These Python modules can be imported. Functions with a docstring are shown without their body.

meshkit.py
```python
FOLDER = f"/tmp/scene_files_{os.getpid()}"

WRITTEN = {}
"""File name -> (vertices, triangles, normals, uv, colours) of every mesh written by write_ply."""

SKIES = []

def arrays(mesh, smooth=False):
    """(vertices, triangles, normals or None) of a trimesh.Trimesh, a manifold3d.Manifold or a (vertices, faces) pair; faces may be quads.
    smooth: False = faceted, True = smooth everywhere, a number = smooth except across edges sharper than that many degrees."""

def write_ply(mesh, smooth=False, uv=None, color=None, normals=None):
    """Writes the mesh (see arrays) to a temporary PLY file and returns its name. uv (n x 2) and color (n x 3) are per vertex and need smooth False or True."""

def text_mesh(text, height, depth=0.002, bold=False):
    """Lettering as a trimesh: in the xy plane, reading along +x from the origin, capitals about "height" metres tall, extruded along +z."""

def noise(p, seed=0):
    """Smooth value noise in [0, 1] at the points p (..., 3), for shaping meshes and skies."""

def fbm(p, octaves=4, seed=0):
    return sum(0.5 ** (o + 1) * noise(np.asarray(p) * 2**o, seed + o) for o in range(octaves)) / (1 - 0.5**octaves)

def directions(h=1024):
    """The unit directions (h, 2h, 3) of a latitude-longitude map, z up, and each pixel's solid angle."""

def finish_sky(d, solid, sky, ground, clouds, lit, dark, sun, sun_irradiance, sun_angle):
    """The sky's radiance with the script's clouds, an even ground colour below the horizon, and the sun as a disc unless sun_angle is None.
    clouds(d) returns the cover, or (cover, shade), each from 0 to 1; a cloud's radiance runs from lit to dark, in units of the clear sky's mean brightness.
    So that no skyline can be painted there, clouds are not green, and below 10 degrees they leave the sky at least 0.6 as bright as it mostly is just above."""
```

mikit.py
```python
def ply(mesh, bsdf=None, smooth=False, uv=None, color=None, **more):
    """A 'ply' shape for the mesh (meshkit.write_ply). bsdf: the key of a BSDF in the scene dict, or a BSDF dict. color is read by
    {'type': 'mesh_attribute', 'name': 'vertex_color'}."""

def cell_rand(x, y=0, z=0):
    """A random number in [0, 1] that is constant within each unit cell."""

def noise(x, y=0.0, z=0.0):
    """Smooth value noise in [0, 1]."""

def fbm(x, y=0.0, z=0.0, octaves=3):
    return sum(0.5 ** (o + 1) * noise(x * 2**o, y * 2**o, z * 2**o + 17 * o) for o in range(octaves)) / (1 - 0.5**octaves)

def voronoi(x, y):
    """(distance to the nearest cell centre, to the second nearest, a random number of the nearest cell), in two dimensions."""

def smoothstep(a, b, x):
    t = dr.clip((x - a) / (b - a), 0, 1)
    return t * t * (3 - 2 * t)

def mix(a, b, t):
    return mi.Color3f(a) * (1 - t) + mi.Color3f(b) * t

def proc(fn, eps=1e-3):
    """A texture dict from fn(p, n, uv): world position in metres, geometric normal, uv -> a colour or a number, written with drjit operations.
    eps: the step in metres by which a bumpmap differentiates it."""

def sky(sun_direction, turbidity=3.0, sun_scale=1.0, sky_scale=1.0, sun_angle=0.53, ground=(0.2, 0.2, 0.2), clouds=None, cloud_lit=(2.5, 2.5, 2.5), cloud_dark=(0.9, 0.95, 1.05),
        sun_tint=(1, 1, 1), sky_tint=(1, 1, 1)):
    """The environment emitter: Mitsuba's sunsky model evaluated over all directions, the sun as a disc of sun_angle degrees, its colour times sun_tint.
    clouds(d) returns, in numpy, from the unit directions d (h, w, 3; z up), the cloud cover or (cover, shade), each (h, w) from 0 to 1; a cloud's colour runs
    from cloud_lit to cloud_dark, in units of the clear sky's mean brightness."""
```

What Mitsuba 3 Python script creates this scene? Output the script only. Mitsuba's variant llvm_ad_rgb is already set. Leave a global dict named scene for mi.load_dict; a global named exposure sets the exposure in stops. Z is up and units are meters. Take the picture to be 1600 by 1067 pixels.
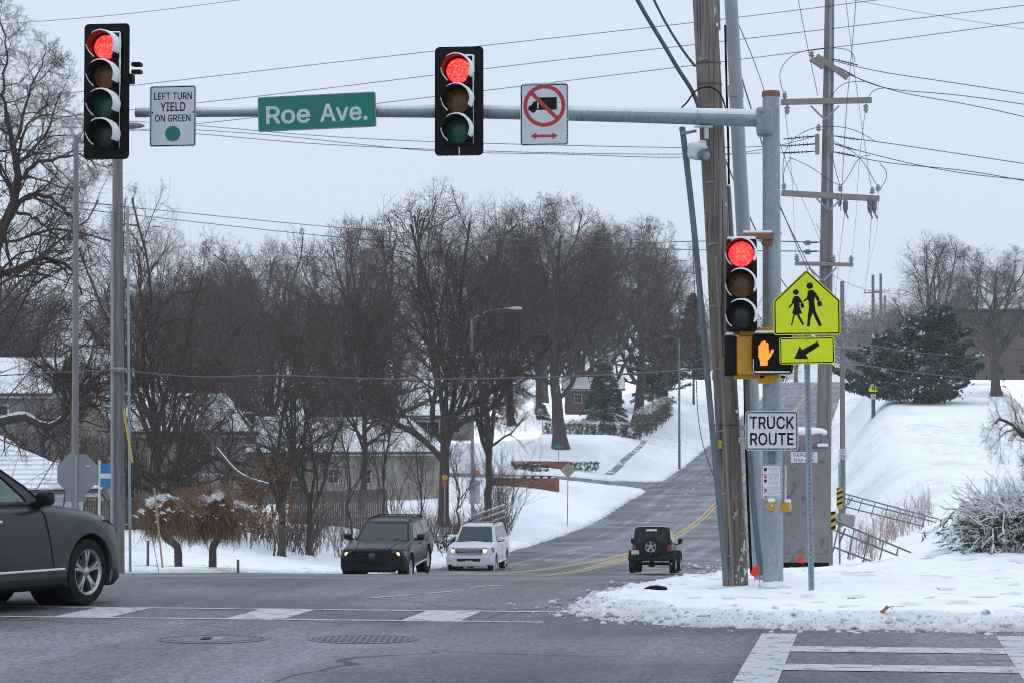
import math, numpy as np, trimesh, shapely, mitsuba as mi, drjit as dr, mikit, meshkit
import manifold3d as m3
from shapely.geometry import Polygon, Point, LineString, box as sbox
from shapely import affinity
from shapely.ops import unary_union
from trimesh.creation import extrude_polygon
T = mi.ScalarTransform4f
scene, labels = {}, {}
exposure = 1.98

# ---------------------------------------------------------------- camera, sky
F, CX, CY, HOR, EYE = 3900.0, 800.0, 533.5, 690.0, 1.85      # focal length etc. in pixels of the 1600 px photograph
PITCH = math.atan((HOR - CY) / F)
SP, CP = math.sin(PITCH), math.cos(PITCH)
HAZE = 0.00022
scene['camera'] = {'type': 'perspective', 'fov': math.degrees(2 * math.atan(800 / F)), 'fov_axis': 'x', 'near_clip': 0.1, 'far_clip': 6000.0,
                   'to_world': T().look_at(origin=[0, 0, EYE], target=[0, CP, EYE + SP], up=[0, 0, 1]),
                   'medium': {'type': 'ref', 'id': 'haze_medium'}}


def overcast(d):
    n = meshkit.fbm(np.stack([d[..., 0] / (d[..., 2] + .25), d[..., 1] / (d[..., 2] + .25), d[..., 2] * 0], -1) * 1.3 + 7, 4, 3)
    e = np.clip(d[..., 2], 0, 1)
    return np.ones(d.shape[:2]), np.clip(1 - e * .95 - .12 + (n - .5) * .22, 0, 1)


scene['sky'] = mikit.sky([-0.35, -0.45, 0.82], turbidity=3, sun_scale=0.03, sun_angle=50, ground=(.45, .46, .48), clouds=overcast,
                         cloud_lit=(1.74, 2.03, 2.40), cloud_dark=(1.53, 1.745, 2.04), sun_tint=(.95, .98, 1.0))
scene['haze_medium'] = {'type': 'homogeneous', 'albedo': 0.95, 'sigma_t': HAZE}
scene['haze'] = {'type': 'cube', 'to_world': T().translate([40, 400, 26]).scale([420, 480, 32]), 'bsdf': {'type': 'null'}, 'interior': {'type': 'ref', 'id': 'haze_medium'}}
labels['haze'] = {'kind': 'stuff', 'label': 'thin cold winter haze in the air', 'category': 'haze'}


# ---------------------------------------------------------------- helpers
def at(px, py, Y):
    """World point on the photograph's ray through (px, py) at depth Y metres."""
    a, b = px - CX, CY - py
    d = np.array([a, F * CP - b * SP, F * SP + b * CP])
    return np.array([0, 0, EYE]) + d * (Y / d[1])


USED = set()


def newkey(key):
    if key in USED:
        i = NEXT.get(key, 1)
        while f'{key}_{i:03d}' in USED:
            i += 1
        NEXT[key] = i + 1
        key = f'{key}_{i:03d}'
    USED.add(key)
    return key


NEXT = {}


def thing(name, label=None, cat=None, group=None, kind=None):
    k = newkey(name)
    e = {}
    if label: e['label'] = label
    if cat: e['category'] = cat
    if group: e['group'] = group
    if kind: e['kind'] = kind
    labels[k] = e
    return k


def part(parent, name, mesh, mat, smooth=False, label=None, kind=None, **kw):
    k = newkey(parent + '__' + name)
    scene[k] = mesh if isinstance(mesh, dict) else mikit.ply(mesh, mat, smooth, **kw)
    if label or kind:
        labels[k] = {a: b for a, b in (('label', label), ('kind', kind)) if b}
    return k


def solo(name, mesh, mat, label=None, cat=None, group=None, kind=None, smooth=False, **kw):
    k = thing(name, label, cat, group, kind)
    scene[k] = mikit.ply(mesh, mat, smooth, **kw)
    return k


def TM(v, f): return trimesh.Trimesh(np.asarray(v, float), np.asarray(f, int), process=False)


def cat(*ms):
    ms = [m for m in (ms[0] if len(ms) == 1 and isinstance(ms[0], (list, tuple)) else ms)]
    v, f, o = [], [], 0
    for m in ms:
        v.append(np.asarray(m.vertices)); f.append(np.asarray(m.faces) + o); o += len(m.vertices)
    return TM(np.vstack(v), np.vstack(f))


def rotz(a):
    c, s = math.cos(a), math.sin(a)
    return np.array([[c, -s, 0], [s, c, 0], [0, 0, 1.0]])


def rotx(a):
    c, s = math.cos(a), math.sin(a)
    return np.array([[1.0, 0, 0], [0, c, -s], [0, s, c]])


def roty(a):
    c, s = math.cos(a), math.sin(a)
    return np.array([[c, 0, s], [0, 1.0, 0], [-s, 0, c]])


def mv(m, loc=(0, 0, 0), R=None):
    v = np.asarray(m.vertices)
    if R is not None: v = v @ R.T
    return TM(v + np.asarray(loc, float), m.faces)


def bx(c, s, R=None):
    m = trimesh.creation.box(s)
    return mv(m, c, R)


def m2t(m):
    q = m.to_mesh()
    return TM(q.vert_properties[:, :3], q.tri_verts)


def rbox(c, s, r=.02, R=None, seg=8):
    """A box with rounded edges."""
    r = min(r, min(s) * .49)
    sp = m3.Manifold.sphere(r, seg)
    q = [sp.translate([x * (s[0] / 2 - r), y * (s[1] / 2 - r), z * (s[2] / 2 - r)]) for x in (-1, 1) for y in (-1, 1) for z in (-1, 1)]
    return mv(m2t(m3.Manifold.batch_hull(q)), c, R)


def cbox(c, s, b=.01, R=None):
    """A box with chamfered edges."""
    h = np.array(s) / 2
    b = min(b, h.min() * .9)
    P = []
    for x in (-1, 1):
        for y in (-1, 1):
            for z in (-1, 1):
                g = np.array([x, y, z])
                for k in range(3):
                    q = h - b; q[k] = h[k]
                    P.append(g * q)
    return mv(trimesh.Trimesh(P).convex_hull, c, R)


def frames(p):
    t = np.gradient(p, axis=-2)
    t /= np.linalg.norm(t, axis=-1, keepdims=True) + 1e-12
    m = t.mean(-2, keepdims=True)
    ref = np.where(np.abs(m[..., 2:]) < .8 * np.linalg.norm(m, axis=-1, keepdims=True), [0, 0, 1.0], [1.0, 0, 0])
    a = np.cross(t, np.broadcast_to(ref, t.shape)); a /= np.linalg.norm(a, axis=-1, keepdims=True) + 1e-12
    return a, np.cross(t, a)


def tubes(P, R, sides):
    """Many polylines (N, k, 3) with radii (N, k) as one mesh of tubes."""
    P, R = np.asarray(P, float), np.asarray(R, float)
    N, k = P.shape[:2]
    a, b = frames(P)
    g = np.arange(sides) * 2 * np.pi / sides
    v = P[:, :, None] + R[:, :, None, None] * (np.cos(g)[:, None] * a[:, :, None] + np.sin(g)[:, None] * b[:, :, None])
    n, i, j = np.meshgrid(np.arange(N), np.arange(k - 1), np.arange(sides), indexing='ij')
    o = (n * k + i) * sides
    q = np.stack([o + j, o + (j + 1) % sides, o + sides + (j + 1) % sides, o + sides + j], -1).reshape(-1, 4)
    return TM(v.reshape(-1, 3), np.vstack([q[:, [0, 1, 2]], q[:, [0, 2, 3]]]))


def tube(p, r, sides=10, cap=True):
    p = np.asarray(p, float)
    r = np.broadcast_to(np.asarray(r, float), (len(p),))
    m = tubes(p[None], r[None], sides)
    if cap:
        v = np.vstack([m.vertices, p[:1], p[-1:]])
        n, j = len(m.vertices), np.arange(sides)
        f0 = np.stack([j * 0 + n, (j + 1) % sides, j], 1)
        e = (len(p) - 1) * sides
        f1 = np.stack([j * 0 + n + 1, e + j, e + (j + 1) % sides], 1)
        m = TM(v, np.vstack([m.faces, f0, f1]))
    return m


def spline(pts, n=24):
    from scipy.interpolate import CubicSpline
    p = np.asarray(pts, float)
    if len(p) == 2: return p[0] + (p[1] - p[0]) * np.linspace(0, 1, n)[:, None]
    t = np.r_[0, np.cumsum(np.linalg.norm(np.diff(p, axis=0), axis=1))]
    return CubicSpline(t, p, bc_type='natural')(np.linspace(0, t[-1], n))


def revolve(prof, sides=32, axis='z'):
    """(r, h) points turned about an axis; not closed unless the profile touches r = 0."""
    p = np.asarray(prof, float)
    g = np.arange(sides) * 2 * np.pi / sides
    v = np.stack([p[:, None, 0] * np.cos(g), p[:, None, 0] * np.sin(g), np.broadcast_to(p[:, None, 1], (len(p), sides))], -1).reshape(-1, 3)
    i, j = np.meshgrid(np.arange(len(p) - 1), np.arange(sides), indexing='ij')
    q = np.stack([i * sides + j, i * sides + (j + 1) % sides, (i + 1) * sides + (j + 1) % sides, (i + 1) * sides + j], -1).reshape(-1, 4)
    m = TM(v, np.vstack([q[:, [0, 1, 2]], q[:, [0, 2, 3]]]))
    if axis == 'y': m = mv(m, R=rotx(math.pi / 2))      # +h becomes -y
    if axis == 'x': m = mv(m, R=roty(math.pi / 2))
    return m


FACE = rotx(math.pi / 2)      # xy drawings stand up and face -y


def ext(poly, d, off=0.0):
    gs = [g for g in getattr(poly, 'geoms', [poly]) if not g.is_empty and g.geom_type == 'Polygon']
    m = cat([extrude_polygon(g, d, engine='earcut') for g in gs])
    m.vertices[:, 2] += off
    return m


def rrect(w, h, r, cx=0, cy=0, n=6):
    return sbox(cx - w / 2 + r, cy - h / 2 + r, cx + w / 2 - r, cy + h / 2 - r).buffer(r, quad_segs=n)


def txt(s, w, h, cx=0, cy=0, d=.002, bold=False, off=0.0):
    m = meshkit.text_mesh(s, 1.0, 1.0, bold)
    v = np.array(m.vertices)
    lo, hi = v[:, :2].min(0), v[:, :2].max(0)
    v[:, 0] = (v[:, 0] - (lo[0] + hi[0]) / 2) * (w / (hi[0] - lo[0])) + cx
    v[:, 1] = (v[:, 1] - .5) * h + cy
    v[:, 2] = v[:, 2] * d + off
    return TM(v, m.faces)


RGB = lambda *c: {'type': 'rgb', 'value': [float(x) for x in c]}


def pr(key, col, rough=.6, two=True, bump=None, **k):
    """Names a principled material; col is a colour or fn(p, n, uv)."""
    b = {'type': 'principled', 'base_color': mikit.proc(col) if callable(col) else RGB(*col), 'roughness': mikit.proc(rough) if callable(rough) else float(rough)}
    b.update({a: (RGB(*v) if isinstance(v, tuple) else v) for a, v in k.items()})
    if bump: b = {'type': 'bumpmap', 'arbitrary': mikit.proc(bump[0], bump[2] if len(bump) > 2 else 1e-3), 'scale': float(bump[1]), 'bsdf': b}
    scene[key] = {'type': 'twosided', 'bsdf': b} if two else b
    return key


nz, fb, vor, sst, mix = mikit.noise, mikit.fbm, mikit.voronoi, mikit.smoothstep, mikit.mix

# ---------------------------------------------------------------- materials
HEAD = math.radians(8.3)                              # the road's heading, to the right of the view
US, UT = np.array([math.sin(HEAD), math.cos(HEAD)]), np.array([math.cos(HEAD), -math.sin(HEAD)])
O0 = np.array([10.9, 162.0]) - US * (162.0 / US[1])     # the yellow line's point at y = 0


def asphalt(p, n, uv):
    s = (p.x - O0[0]) * US[0] + p.y * US[1]
    t = (p.x - O0[0]) * UT[0] + p.y * UT[1]
    speck = nz(p.x * 70, p.y * 40, 0) * .5 + nz(p.x * 28, p.y * 13, 3) * .5
    big = fb(p.x * .35, p.y * .35, 1, 4)
    streak = fb(t * 2.3, s * .05, 5, 3)
    fade = 1 - sst(40, 140, p.y)
    wx, wy = p.x + 1.1 * fb(p.x * .6, p.y * .6, 4, 3), p.y + 1.6 * fb(p.x * .6, p.y * .6, 9, 3)
    v = vor(wx * .16, wy * .11)
    crack = (1 - sst(.003, .011, v[1] - v[0])) * sst(.38, .5, fb(p.x * .25, p.y * .25, 12, 2)) * fade
    patch = sst(.52, .56, fb(p.x * .12, p.y * .09, 21, 2)) * .12
    blot = fb(p.x * 1.4, p.y * .9, 31, 3)
    wet = sst(.50, .62, fb(t * 1.1, s * .09, 15, 3)) * .22 * fade
    a = .125 * (.70 + .60 * sst(.32, .68, big)) * (.86 + .28 * blot) * (1 - wet) * (1 + (speck - .5) * 1.15 * fade) * (.8 + .4 * streak) * (1 - patch)
    salt = sst(.55, .8, streak) * sst(45, 100, p.y) * .05 + .018 * sst(80, 200, p.y)
    a = (a + salt) * (1 - .7 * crack)
    return mi.Color3f(a * 1.16, a * 1.16, a * 1.30)


pr('m_asphalt', asphalt, lambda p, n, uv: .42 + .3 * fb(p.x * .4, p.y * .4, 3, 3), bump=(lambda p, n, uv: nz(p.x * 70, p.y * 70, 0), .0022, 4e-3), specular=.4)


def snowcol(p, n, uv):
    """uv.x: how near the ploughed edge; dirt and slush sit there."""
    d = uv.x
    k = nz(p.x * 14, p.y * 14, p.z * 14) * .6 + nz(p.x * 45, p.y * 45, p.z * 45) * .4
    fine = nz(p.x * 75, p.y * 75, p.z * 75) * .5 + nz(p.x * 33, p.y * 33, p.z * 33) * .5
    dirt = dr.clip(sst(.25, 1.0, d) * .42 + sst(.60, .72, fine) * sst(.12, .5, d) * .75 + sst(.62, .75, k) * sst(.3, .8, d) * .35, 0, 1)
    g = nz(p.x * 5, p.y * 5, 2) * .5 + fb(p.x * 23, p.y * 23, 1, 2) * .5
    grass = sst(.60, .74, g) * uv.y * .8
    drift = fb(p.x * .22, p.y * .07, 3, 5)
    tuft = sst(.56, .66, fb(p.x * .11, p.y * .035, 8, 3)) * sst(.50, .66, fb(p.x * 2.3, p.y * .8, 5, 3)) * sst(55, 90, p.y)
    c = mix(mix((.84, .85, .87), (.70, .71, .73), sst(.42, .70, drift) * .8), (.27, .25, .24), dirt * .85)
    return mix(mix(c, (.30, .28, .27), tuft * .24), (.16, .13, .10), grass * .55)


pr('m_snowfield', snowcol, .75, specular=.25)
pr('m_snow', (.84, .85, .87), .7, bump=(lambda p, n, uv: fb(p.x * 40, p.y * 40, p.z * 40, 2), .004), specular=.25)
pr('m_slush', lambda p, n, uv: mix((.66, .68, .71), (.22, .20, .19), sst(.42, .78, fb(p.x * 11, p.y * 11, p.z * 11, 3))), .7, specular=.3)


def worn(c0, base=(.15, .15, .16), lo=.30, hi=.46):
    def fn(p, n, uv):
        w = fb(p.x * 9, p.y * 9, 0, 4) * .7 + nz(p.x * 60, p.y * 60, 2) * .3
        return mix(base, c0, sst(lo, hi, w))
    return fn


pr('m_white_paint', worn((.46, .46, .47), lo=.30, hi=.44), .6)
pr('m_yellow_paint', worn((.55, .36, .09), lo=.28, hi=.42), .6)


def galv(p, n, uv):
    v = vor((p.x + p.y * .6) * 38, p.z * 24)
    s = fb(p.x * 9, p.y * 9, p.z * 2.5, 4)
    return mix((.21, .255, .29), (.40, .46, .50), v[2] * .35 + s * .65)


pr('m_galv', galv, .5, metallic=.35, specular=.4)
pr('m_galv_dark', lambda p, n, uv: mix((.10, .125, .15), (.19, .225, .255), fb(p.x * 12, p.y * 12, p.z * 4, 3)), .5, metallic=.3)
pr('m_pole_grey', lambda p, n, uv: mix((.27, .295, .33), (.37, .395, .43), fb(p.x * 14, p.y * 14, p.z * 3, 3)), .55, metallic=.1)
pr('m_pole_brown', lambda p, n, uv: mix((.15, .14, .145), (.24, .225, .23), fb(p.x * 10, p.y * 10, p.z * 2, 3)), .6)


def wood(p, n, uv):
    g = fb(p.x * 46, p.y * 46, p.z * 1.1, 4)
    f = nz(p.x * 130, p.y * 130, p.z * 3)
    big = fb(p.x * 3, p.y * 3, p.z * .7, 3)
    c = mix((.10, .080, .068), (.29, .25, .225), sst(.22, .72, g * .7 + f * .3))
    c = mix(c, (.16, .125, .10), sst(.4, .7, big) * .5)
    crack = sst(.70, .76, nz(p.x * 55 + 9, p.y * 55, p.z * .55)) * .75
    ice = sst(.645, .70, nz(p.x * 22, p.y * 22, p.z * 9) * .5 + nz(p.x * 70, p.y * 70, p.z * 26) * .5) * (1 - sst(.4, 1.7, p.z)) * sst(-.05, .05, n.x + .3)
    return mix(mix(c, (.04, .03, .027), crack), (.75, .78, .82), ice * .8)


pr('m_wood_pole', wood, .85, bump=(lambda p, n, uv: fb(p.x * 50, p.y * 50, p.z * 1.6, 3), .012))
pr('m_wood_far', lambda p, n, uv: mix((.14, .128, .124), (.265, .25, .245), fb(p.x * 25, p.y * 25, p.z * 1.2, 3)), .85)
pr('m_crossarm', lambda p, n, uv: mix((.19, .17, .155), (.33, .30, .28), fb(p.x * 3, p.y * 30, p.z * 40, 3)), .85)
pr('m_black', (.008, .009, .010), .55, specular=.15)
pr('m_black_gloss', (.008, .009, .010), .3, specular=.3)
pr('m_wire', (.055, .058, .065), .5)
pr('m_cable', (.10, .105, .115), .6)
pr('m_signal', lambda p, n, uv: mix((.010, .010, .011), (.05, .03, .02), sst(.62, .8, fb(p.x * 30, p.y * 30, p.z * 30, 2)) * .5), .55, specular=.15)
pr('m_rust', lambda p, n, uv: mix((.17, .075, .035), (.33, .16, .07), fb(p.x * 30, p.y * 30, p.z * 30, 3)), .7)
pr('m_amber_lens', (.20, .078, .010), .3)
pr('m_green_lens', (.004, .105, .072), .3)
pr('m_dark_lens', (.03, .032, .036), .3)
pr('m_sign_white', lambda p, n, uv: mix((.56, .59, .63), (.72, .74, .78), fb(p.x * 6, p.y * 6, p.z * 6, 3) * .6 + .4 * fb(p.x * 40, p.y * 40, p.z * 3, 3)), .5)
pr('m_sign_black', (.010, .010, .012), .55, specular=.15)
pr('m_sign_green', lambda p, n, uv: mix((.0, .165, .110), (.010, .235, .162), fb(p.x * 3, p.y * 3, p.z * 5, 4)), .45)
pr('m_sign_red', (.50, .035, .045), .5)
pr('m_sign_lime', lambda p, n, uv: mix((.68, .76, .0), (.76, .83, .004), fb(p.x * 5, p.y * 5, p.z * 5, 3)), .45)
pr('m_sign_silver', lambda p, n, uv: mix((.22, .235, .26), (.31, .325, .35), fb(p.x * 4, p.y * 4, p.z * 4, 3)), .5, metallic=.2)
pr('m_sign_blue', (.02, .16, .40), .5)
pr('m_letter_white', lambda p, n, uv: mix((.50, .60, .62), (.66, .72, .76), fb(p.x * 9, p.y * 9, p.z * 9, 2)), .5)
pr('m_yellow_box', lambda p, n, uv: mix((.56, .27, .008), (.66, .34, .012), fb(p.x * 12, p.y * 12, p.z * 12, 3)), .5)
pr('m_diamond_back', (.40, .33, .24), .6)
pr('m_orange_flag', (.75, .04, .02), .7)
pr('m_cabinet', lambda p, n, uv: mix((.175, .168, .168), (.265, .256, .255), fb(p.x * 3, p.y * 3, p.z * 1.5, 4)) * (1 - .35 * sst(.62, .75, fb(p.x * 14, p.y * 14, p.z * 9, 2))), .5, metallic=.15)
pr('m_concrete', lambda p, n, uv: mix((.25, .245, .24), (.38, .375, .37), fb(p.x * 7, p.y * 7, p.z * 7, 4)), .85)
pr('m_plastic_white', (.60, .62, .62), .4)
pr('m_glass_disc', (.35, .38, .40), .15)
pr('m_porcelain', (.30, .31, .33), .3)
pr('m_yellow_guard', (.56, .38, .03), .5)
pr('m_faded_guard', (.36, .29, .13), .6)
pr('m_iron', lambda p, n, uv: mix((.065, .065, .07), (.14, .14, .15), nz(p.x * 30, p.y * 30, 0)), .45, metallic=.2)
# cars
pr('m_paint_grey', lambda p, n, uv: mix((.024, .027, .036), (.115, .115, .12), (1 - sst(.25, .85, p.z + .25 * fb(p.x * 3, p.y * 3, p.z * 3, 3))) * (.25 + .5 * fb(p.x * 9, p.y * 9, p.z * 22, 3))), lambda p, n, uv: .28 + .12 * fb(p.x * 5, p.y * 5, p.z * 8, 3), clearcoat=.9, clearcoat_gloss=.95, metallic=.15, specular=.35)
pr('m_paint_dark', (.014, .017, .020), .3, clearcoat=.15, clearcoat_gloss=.9, specular=.15)
pr('m_paint_white', (.62, .64, .66), .35, clearcoat=.8)
pr('m_paint_black', (.006, .007, .008), .35, clearcoat=.2, specular=.25)
pr('m_trim', (.013, .013, .015), .65, specular=.2)
pr('m_glass_dark', (.022, .042, .047), .05, specular=.6)
pr('m_glass_side', (.008, .012, .014), .06, specular=.35)
pr('m_tyre', lambda p, n, uv: mix((.010, .010, .011), (.028, .027, .027), fb(p.x * 20, p.y * 20, p.z * 20, 2)), .85, specular=.15)
pr('m_alloy', (.46, .47, .50), .3, metallic=.85)
pr('m_chrome', (.70, .71, .74), .15, metallic=1.0)
pr('m_tail_red', (.16, .008, .012), .25, clearcoat=1.0)
pr('m_lamp_glass', (.20, .20, .215), .15, clearcoat=.8)
pr('m_plate', (.55, .60, .63), .5)
pr('m_seat', (.03, .03, .033), .8)
scene['m_tint_glass'] = {'type': 'thindielectric', 'specular_transmittance': RGB(.55, .80, .76), 'int_ior': 1.5}
# vegetation, houses


def bark(a, b, sc=1.0):
    return lambda p, n, uv: mix(a, b, fb(p.x * 6 * sc, p.y * 6 * sc, p.z * 1.5 * sc, 3))


pr('m_bark', bark((.036, .030, .028), (.095, .080, .074)), .9)
pr('m_bark_grey', bark((.058, .052, .052), (.13, .118, .116)), .9)
pr('m_twig', (.092, .064, .058), .9, specular=.1)
pr('m_twig_mid', (.125, .090, .083), .9, specular=.1)
pr('m_twig_pale', (.125, .105, .104), .9)
pr('m_twig_red', (.098, .066, .056), .9)
pr('m_bark_moss', bark((.035, .033, .026), (.10, .095, .07)), .9)
pr('m_weep', lambda p, n, uv: mix((.15, .085, .053), (.32, .19, .12), nz(p.x * 13, p.y * 13, p.z * 5)), .9)
pr('m_leaf_brown', lambda p, n, uv: mix((.13, .055, .025), (.26, .12, .06), nz(p.x * 9, p.y * 9, p.z * 9)), .8)
pr('m_needle', lambda p, n, uv: mix((.022, .056, .050), (.064, .125, .106), fb(p.x * 3, p.y * 3, p.z * 3, 3)), .75)
pr('m_needle_dark', lambda p, n, uv: mix((.012, .022, .022), (.032, .05, .045), fb(p.x * 3, p.y * 3, p.z * 3, 3)), .75)
pr('m_hedge', lambda p, n, uv: mix((.022, .030, .018), (.085, .085, .05), fb(p.x * 3, p.y * 3, p.z * 3, 3)), .8)
pr('m_yew', lambda p, n, uv: mix((.02, .05, .022), (.07, .10, .05), nz(p.x * 9, p.y * 9, p.z * 9)), .7)
pr('m_reed', lambda p, n, uv: mix((.26, .17, .155), (.42, .31, .28), nz(p.x * 5, p.y * 5, p.z * 5)), .9)
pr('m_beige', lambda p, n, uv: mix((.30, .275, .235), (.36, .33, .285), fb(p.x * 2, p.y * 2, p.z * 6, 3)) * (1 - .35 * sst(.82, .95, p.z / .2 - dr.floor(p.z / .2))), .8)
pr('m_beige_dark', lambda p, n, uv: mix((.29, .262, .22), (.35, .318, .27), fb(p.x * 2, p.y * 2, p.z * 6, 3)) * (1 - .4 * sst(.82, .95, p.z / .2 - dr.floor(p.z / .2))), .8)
pr('m_house_white', (.55, .58, .62), .7)
pr('m_house_grey', (.24, .24, .25), .8)
pr('m_pane', (.02, .024, .028), .1)


def roofsnow(p, n, uv):
    return mix((.80, .81, .83), (.30, .29, .29), sst(.60, .80, fb(p.x * 1.6, p.y * 1.6, p.z * 2.2, 4)) * .5)


pr('m_roof_snow', roofsnow, .75)
pr('m_roof_edge', (.10, .09, .09), .8)


def bricks(p, n, uv):
    h = p.x * .9 + p.y * .45
    r = dr.floor(p.z / .09)
    c = mikit.cell_rand(h / .26 + .5 * (r - 2 * dr.floor(r / 2)), r, 2)
    return mix((.15, .052, .036), (.30, .115, .08), c)


pr('m_brick', bricks, .85)
pr('m_brick_far', lambda p, n, uv: mix((.13, .095, .085), (.18, .135, .12), fb(p.x * .3, p.y * .3, p.z * .8, 3)), .85)
pr('m_fence', lambda p, n, uv: mix((.075, .06, .05), (.16, .135, .115), fb(p.x * 11, p.y * 11, p.z * .8, 3)), .85)
pr('m_rail', lambda p, n, uv: mix((.10, .105, .115), (.18, .185, .195), nz(p.x * 6, p.y * 6, p.z * 6)), .5, metallic=.2)
pr('m_railwood', (.30, .275, .265), .85)

# ---------------------------------------------------------------- ground, roads, markings
from scipy.interpolate import PchipInterpolator as PC
ZR = PC(*np.array([(-40, 0), (0, 0), (28, 0), (34, -.03), (40, -.27), (46, -.58), (55, -1.07), (64, -1.55), (73, -2.01), (100, -3.42), (108, -3.68), (130, -4.06), (150, -4.16), (165, -4.05), (180, -3.75), (200, -3.0),
                    (216, -2.5), (260, -.7), (300, 1.45), (355, 4.6), (430, 9.0), (500, 13.2), (560, 15.2), (650, 16), (1200, 17)]).T)
ZL = PC(*np.array([(-40, .2), (34, .15), (42, -.1), (50, -.6), (60, -1.42), (75, -1.85), (100, -1.98), (130, -2.62), (165, -2.75), (205, -2.0), (229, -1.35), (240, -.45), (255, 1.55), (285, 2.4), (300, 3.0), (330, 5.3), (400, 9.8), (500, 14), (650, 17), (1200, 18)]).T)
ZG = PC(*np.array([(-40, .2), (25, .2), (36, .17), (42, .02), (50, -.45), (60, -1.02), (72, -.92), (85, -.72), (110, -.55), (150, .1), (200, 2.6), (246, 5.5), (300, 8.6), (345, 10.2), (400, 12), (600, 18), (1200, 19)]).T)
# edge of the snow: polygons in plan
TL = [(1200, -7.2), (147, -7.2), (112, -6.6), (90, -6.4), (70, -6.5), (55, -7.2), (47, -8.6), (41, -11), (37, -15), (35, -22), (34, -40), (38, -120)]
TR = [(1200, 5.6), (430, 5.6), (300, 7), (160, 8.5), (100, 9.5), (60, 10.0), (40, 10.35)]


def line_pt(Y, t): return (O0[0] + US[0] / US[1] * Y + UT[0] * t, Y + UT[1] * t)


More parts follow.
